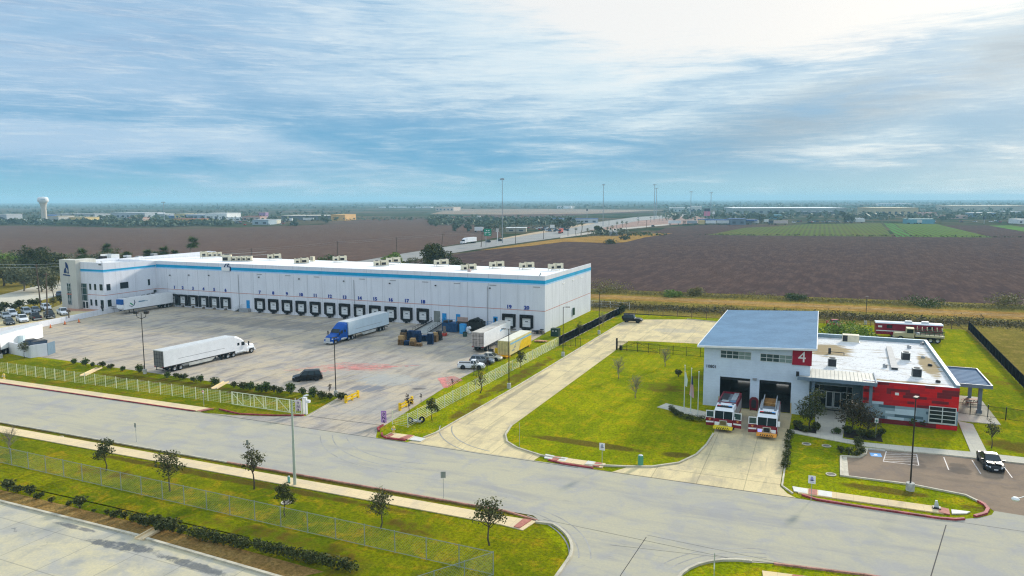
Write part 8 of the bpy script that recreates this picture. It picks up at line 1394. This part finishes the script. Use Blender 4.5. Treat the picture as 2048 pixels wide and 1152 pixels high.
def fartrailer(label, x0, x1, yb, mt, group=None):
    a, b_ = G(x0, yb), G(x1, yb); o = thing('far_trailer', label, 'trailer', a, ang(a, b_), group); L = (b_ - a).length; MB().box(0, 0, 1.3, L, 2.8, 4.6).build('trailer_body', mt, o); b = MB(); [b.tube((x, 0, .55), (x, 2.8, .55), .55, n=8) for x in (L * .08, L * .16, L * .8)]; b.build('wheel', M_tyre2, o)
for x0, x1, yb, mt, lab in ((1337, 1362, 449, W_, 'white trailer at the left end of the truck stop'), (1366, 1372, 449, PK, 'reddish truck front beside the leftmost truck stop trailer'), (1374, 1394, 449, GY, 'dark flat trailer left of the yellow shed'), (1412, 1432, 449, W_, 'white trailer right of the yellow shed'), (1434, 1458, 449, RF, 'second pale trailer right of the yellow shed'), (1493, 1518, 448.5, RF, 'white trailer right of the striped shop'), (1538, 1546, 449, DK, 'dark truck front before the pale rigs'), (1548, 1576, 449, fm('pink_trailer', (.56, .46, .42)), 'pinkish white trailer near the crop rows'), (1528, 1537, 446, W_, 'short white truck behind the dark truck front'), (1700, 1730, 446, RF, 'pale trailer right of the middle palms'), (1816, 1834, 447.5, CY, 'teal trailer behind the green crop strip'), (1834, 1844, 447.5, RF, 'pale trailer beside the teal one'), (949, 966, 464, W_, 'white trailer parked under the roadside trees'), (1100, 1109, 459, W_, 'white lorry box at the end of the roadside yard'), (572, 584, 443, W_, 'white coach before the long depot'), (606, 627, 442, RF, 'pale trailer before the long depot'), (424, 442, 448, W_, 'row of white vans before the red roofed shops')): fartrailer(lab, x0, x1, yb, mt)
# roadside house and sheds near the junction
farbox('low roadside shed with a pale roof behind the mast', 1012, 1052, 463.5, 456, 14, fm('shed_tan', (.36, .33, .25)), W_); farbox('small farmhouse with a white roof among the palms', 1220, 1236, 471, 463, 8, GY, W_, False); farbox('blue grey row of stores along the far road', 1105, 1128, 446, 437, 14, fm('row', (.42, .48, .52)), BL); farbox('pale row of stores right of the blue grey row', 1134, 1196, 446, 437.5, 14, fm('row2', (.46, .48, .50)), BL); farbox('small white gate building in the far brush', 949, 960, 437, 432.5, 8, W_, W_, False)
# power poles and their wires
PL = [((503, 516), (503, 497)), ((675, 510), (675, 483)), ((793, 503), (793, 474)), ((882, 504), (886, 467)), ((962, 494), (965, 464)), ((1031, 487), (1032, 450)), ((1087, 478), (1087, 452)), ((1136, 472), (1136, 443)), ((1218, 451), (1218, 437)), ((1293, 456), (1293, 440))]
tops = []
for k, (bp, tp_) in enumerate(PL):
    p = G(*bp); 
    if k < 3: p = G(tp_[0], 0 + bp[1]); 
    H = hgt(tp_[0], tp_[1], p) ; q = onY(tp_[0], tp_[1], p.y); o = thing('power_pole', f'wooden power pole along the highway, {ordn[k]} counted from the office end', 'power pole', p, 0, 'power poles along the highway'); top = Vector((q.x - p.x, 0, q.z)); tops.append(p + top); MB().tube((0, 0, -.2), top, .24, .16, 6).build('pole', M_woodp, o); b = MB(); b.box(top.x - 1.1, -.08, top.z - .7, top.x + 1.1, .08, top.z - .55); b.build('crossarm', M_woodp, o)
p = G(869, 504); o = thing('power_pole', 'short dark stub pole between two power poles', 'pole', p); MB().tube((0, 0, 0), (-.8, 0, hgt(868, 485, p)), .2, n=6).build('pole', M_woodp, o)
w_ = thing('power_line', 'sagging overhead wires strung between the highway poles', 'wires', tops[0]); b = MB(Matrix.Translation(-tops[0]))
pts = [tops[0] + (tops[0] - tops[1]) * 1.2] + tops
for i in range(len(pts) - 1):
    for dz_ in (0, -.9):
        L = (pts[i + 1] - pts[i]).length; pr = pts[i] + Vector((0, 0, dz_))
        for j in range(1, 9): f = j / 8; c_ = pts[i].lerp(pts[i + 1], f) + Vector((0, 0, dz_ - min(3, .012 * L) * 4 * f * (1 - f))); b.tube(pr, c_, .035, n=3, caps=False); pr = c_
b.build('wire', fm('wire', (.34, .33, .34)), w_)
# poles and wires by the office road
PO = [((82, 617), (72, 528), 'dark utility pole left of the stone tower'), ((95, 640), (92, 545), 'thinner dark pole among the parked cars')]; tp2 = []
for bp, tp_, lab in PO: p = G(bp[0], bp[1], .5); q = onY(tp_[0], tp_[1], p.y); o = thing('utility_pole', lab, 'power pole', p); MB().tube((0, 0, -.6), (q.x - p.x, 0, q.z - .5), .2, .13, 8).build('pole', M_woodp, o); b = MB(); b.box(q.x - p.x - .9, -.06, q.z - 1.1, q.x - p.x + .9, .06, q.z - .95); b.build('crossarm', M_woodp, o); tp2.append(q)
o = thing('power_line', 'overhead wires passing the utility pole by the stone tower', 'wires', tp2[0]); b = MB(); t0 = tp2[0]; [b.tube(Vector((0, 0, dz_)), Vector((-60, -20, dz_ + .5)), .04, n=3) for dz_ in (-.2, -1.0)]; [b.tube(Vector((0, 0, dz_)), Vector((45, 40, dz_ + 2.0)), .04, n=3) for dz_ in (-.2, -1.0)]; b.build('wire', fm('wire2', (.45, .48, .46)), o)
# individual trees and palms that stand clear
fpt = palm_mesh(9, 2.4, 9, nf=16)
for (x, yb, yt, lab) in ((1163, 474, 441, 'tall double crowned palm at the road junction'), (1152, 474, 455, 'thick low palm left of the tall junction palm'), (1175, 474, 456, 'thick palm right of the tall junction palm'), (1215, 471, 453, 'palm left of the farmhouse roof'), (1224, 471, 450, 'palm behind the farmhouse roof'), (1234, 462, 443, 'palm in the group right of the farmhouse'), (1244, 461, 441, 'tallest palm in the group right of the farmhouse'), (1253, 461, 442, 'palm at the end of the group right of the farmhouse'), (1276, 450, 438, 'lone palm on the ramp bank'), (1301, 444, 433, 'lone palm left of the ramp mast')): p = G(x, yb); H = hgt(x, yt, p); tree('palm_tree', lab, p, fpt, x, 1, 'palms at the junction', crown='fronds'); bpy.context.scene.collection.objects[-1]; R_ = [q for q in bpy.data.objects if q.get('label') == lab][0]; s_ = H / 9; R_.scale = (max(1.0, s_ * .95),) * 2 + (s_,)
pg = 'palms of the far town'
for x, yb, yt in [(50, 440, 425), (54, 440, 426), (62, 440, 424), (42, 440, 430), (77, 440, 423), (140, 438, 424), (146, 438, 426), (163, 436, 426), (169, 436, 424), (174, 436, 424), (184, 436, 425), (415, 444, 432), (424, 445, 432), (436, 443, 430), (441, 444, 434), (448, 443, 431), (454, 443, 434), (464, 442, 434), (471, 442, 432), (393, 438, 431), (405, 438, 432), (371, 438, 432), (1198, 443, 434), (1318, 442, 431), (1325, 442, 432), (1334, 441, 431), (1623, 444, 432), (1655, 445, 436), (1671, 445, 434), (1683, 445, 435), (1697, 445, 434), (1746, 445, 436), (1764, 445, 434), (1778, 445, 436), (1814, 447, 435), (1833, 446, 436), (1868, 447, 436), (1911, 418, 409), (1926, 418, 410), (1943, 418, 410), (1956, 418, 410)]:
    p = G(x, yb); H = hgt(x, yt, p); o = thing('far_palm', 'small far palm standing in the far town beyond the fields', 'tree', p, x, pg); s_ = H / 9; k = p.length / 1463 * 3.2 / 2.4; o.scale = (k, k, s_); obj('trunk', fpt[0], o); obj('fronds', fpt[1], o)
for k, (x, yb, h, cw, lab) in enumerate(((912, 462, 8, 10, 'round dark tree left of the roadside pole'), (935, 463, 7.5, 9, 'round dark tree right of the roadside pole'), (963, 459, 9, 16, 'spreading dark tree above the white trailer'), (990, 462, 12, 26, 'broad dark tree clump behind the green sign'), (975, 466, 7, 9, 'small tree beside the green sign'), (1118, 458, 11, 14, 'dark tree at the end of the roadside yard'), (1132, 456, 10, 12, 'rounded tree above the red truck'), (1140, 454, 11, 14, 'tall green tree behind the junction pole'), (1197, 468, 9, 12, 'grey green tree left of the farmhouse'), (1205, 469, 6, 8, 'low dark tree before the farmhouse'), (1222, 487, 2.5, 12, 'dark low bush on the tan verge'), (1250, 479, 2.6, 10, 'bush in the dry grass by the verge corner'), (1521, 446, 16, 18, 'dark round tree behind the rigs'), (1690, 446, 20, 16, 'tall dark tree among the far palms'), (1702, 446, 14, 14, 'broad dark tree right of the tall one'), (173, 448, 12, 12, 'dark tree at the right end of the yellow store'), (900, 444, 9, 12, 'lone small tree on the far field edge'), (652, 447, 9, 14, 'green tree before the long depot'), (590, 452, 8, 10, 'small green tree before the car park'))): big_tree(lab, G(x, yb), h, cw, L_far if x < 1100 or x > 1500 else L_dark, 200 + k, 420, .9 if h > 5 else .5, grp='trees along the far road', lumps=8, zlow=.15)
# woods that read as one mass
def wood(name, lab, n, fx, leaf, seed, hq=(3, 7), nq=9):
    r_ = random.Random(seed); b = MB()
    for _ in range(n):
        x, y = fx(r_); p = G(x, y); h = r_.uniform(*hq); s_ = h * .42
        for _ in range(nq): leaves(b, (p.x + r_.gauss(0, h * .35), p.y + r_.gauss(0, h * .35), h * r_.uniform(.25, .85)), h * .2, 1, s_, r_)
    return tag(b.build(name, leaf), lab, 'woodland', kind='stuff')
wood('hedgerow_woods', 'grey green mesquite belt along the left field edge', 520, lambda r: ((lambda x: (x, 447 + (x / 450) * 6.5 + r.gauss(0, 1.0) - (0 if x < 380 else 3)))(r.uniform(-30, 460))), L_far, 31, (3, 7.5)); wood('roadside_woods', 'pale green brush behind the roadside yard', 420, lambda r: (r.uniform(860, 1150), r.uniform(436, 450) + (r.random() * 4)), L_far, 32, (3, 7)); wood('town_trees', 'scattered trees through the far town on the left', 420, lambda r: (r.uniform(-30, 700), r.uniform(421, 444)), L_far, 33, (4, 8)); wood('town_trees', 'scattered trees through the far town on the right', 520, lambda r: (r.uniform(1330, 2080), r.uniform(417, 441)), L_far, 34, (4, 9)); wood('horizon_woods', 'low woods along the horizon', 2600, lambda r: (r.uniform(-60, 2110), 403.5 + 15 * r.random() ** 1.6), L_far, 35, (6, 12), 5); wood('field_bank_scrub', 'thin scrub along the far side of the middle field', 130, lambda r: (r.uniform(690, 900), 439 + r.gauss(0, 1.2)), L_far, 36, (2, 4), 6); wood('crop_margin_scrub', 'thin dark scrub between plough and crops', 260, lambda r: ((lambda x: (x, 469.8 + (x - 1400) / 640 * 5 + r.gauss(0, .25)))(r.uniform(1395, 2060))), L_dark, 37, (.5, 1.4), 6); wood('verge_brush', 'dark brush in the field corner near the farmhouse', 60, lambda r: (r.uniform(1255, 1330), r.uniform(468, 472)), L_shrub, 38, (1, 2.4), 8); wood('yard_brush', 'brush around the farmhouse palms', 60, lambda r: (r.uniform(1185, 1262), r.uniform(465, 472)), L_grey, 39, (2, 4.5), 8)
# ================================================================ haze: one closed box of thin bluish air round the scene
hz = MB(); hz.box(-9000, -400, -2.0, 9000, 9000, 62.0)
hm = bpy.data.materials.new('haze_air'); hm.use_nodes = True; t = NT(hm.node_tree)
for nd in list(t.n): t.n.remove(nd)
ho = t.node('ShaderNodeOutputMaterial'); pv = t.node('ShaderNodeVolumePrincipled'); pv.inputs['Color'].default_value = (.46, .82, 1.0, 1); pv.inputs['Density'].default_value = 0.00018; pv.inputs['Anisotropy'].default_value = 0.0
t.l.new(pv.outputs[0], ho.inputs['Volume'])
tag(hz.build('haze', hm), kind='stuff')
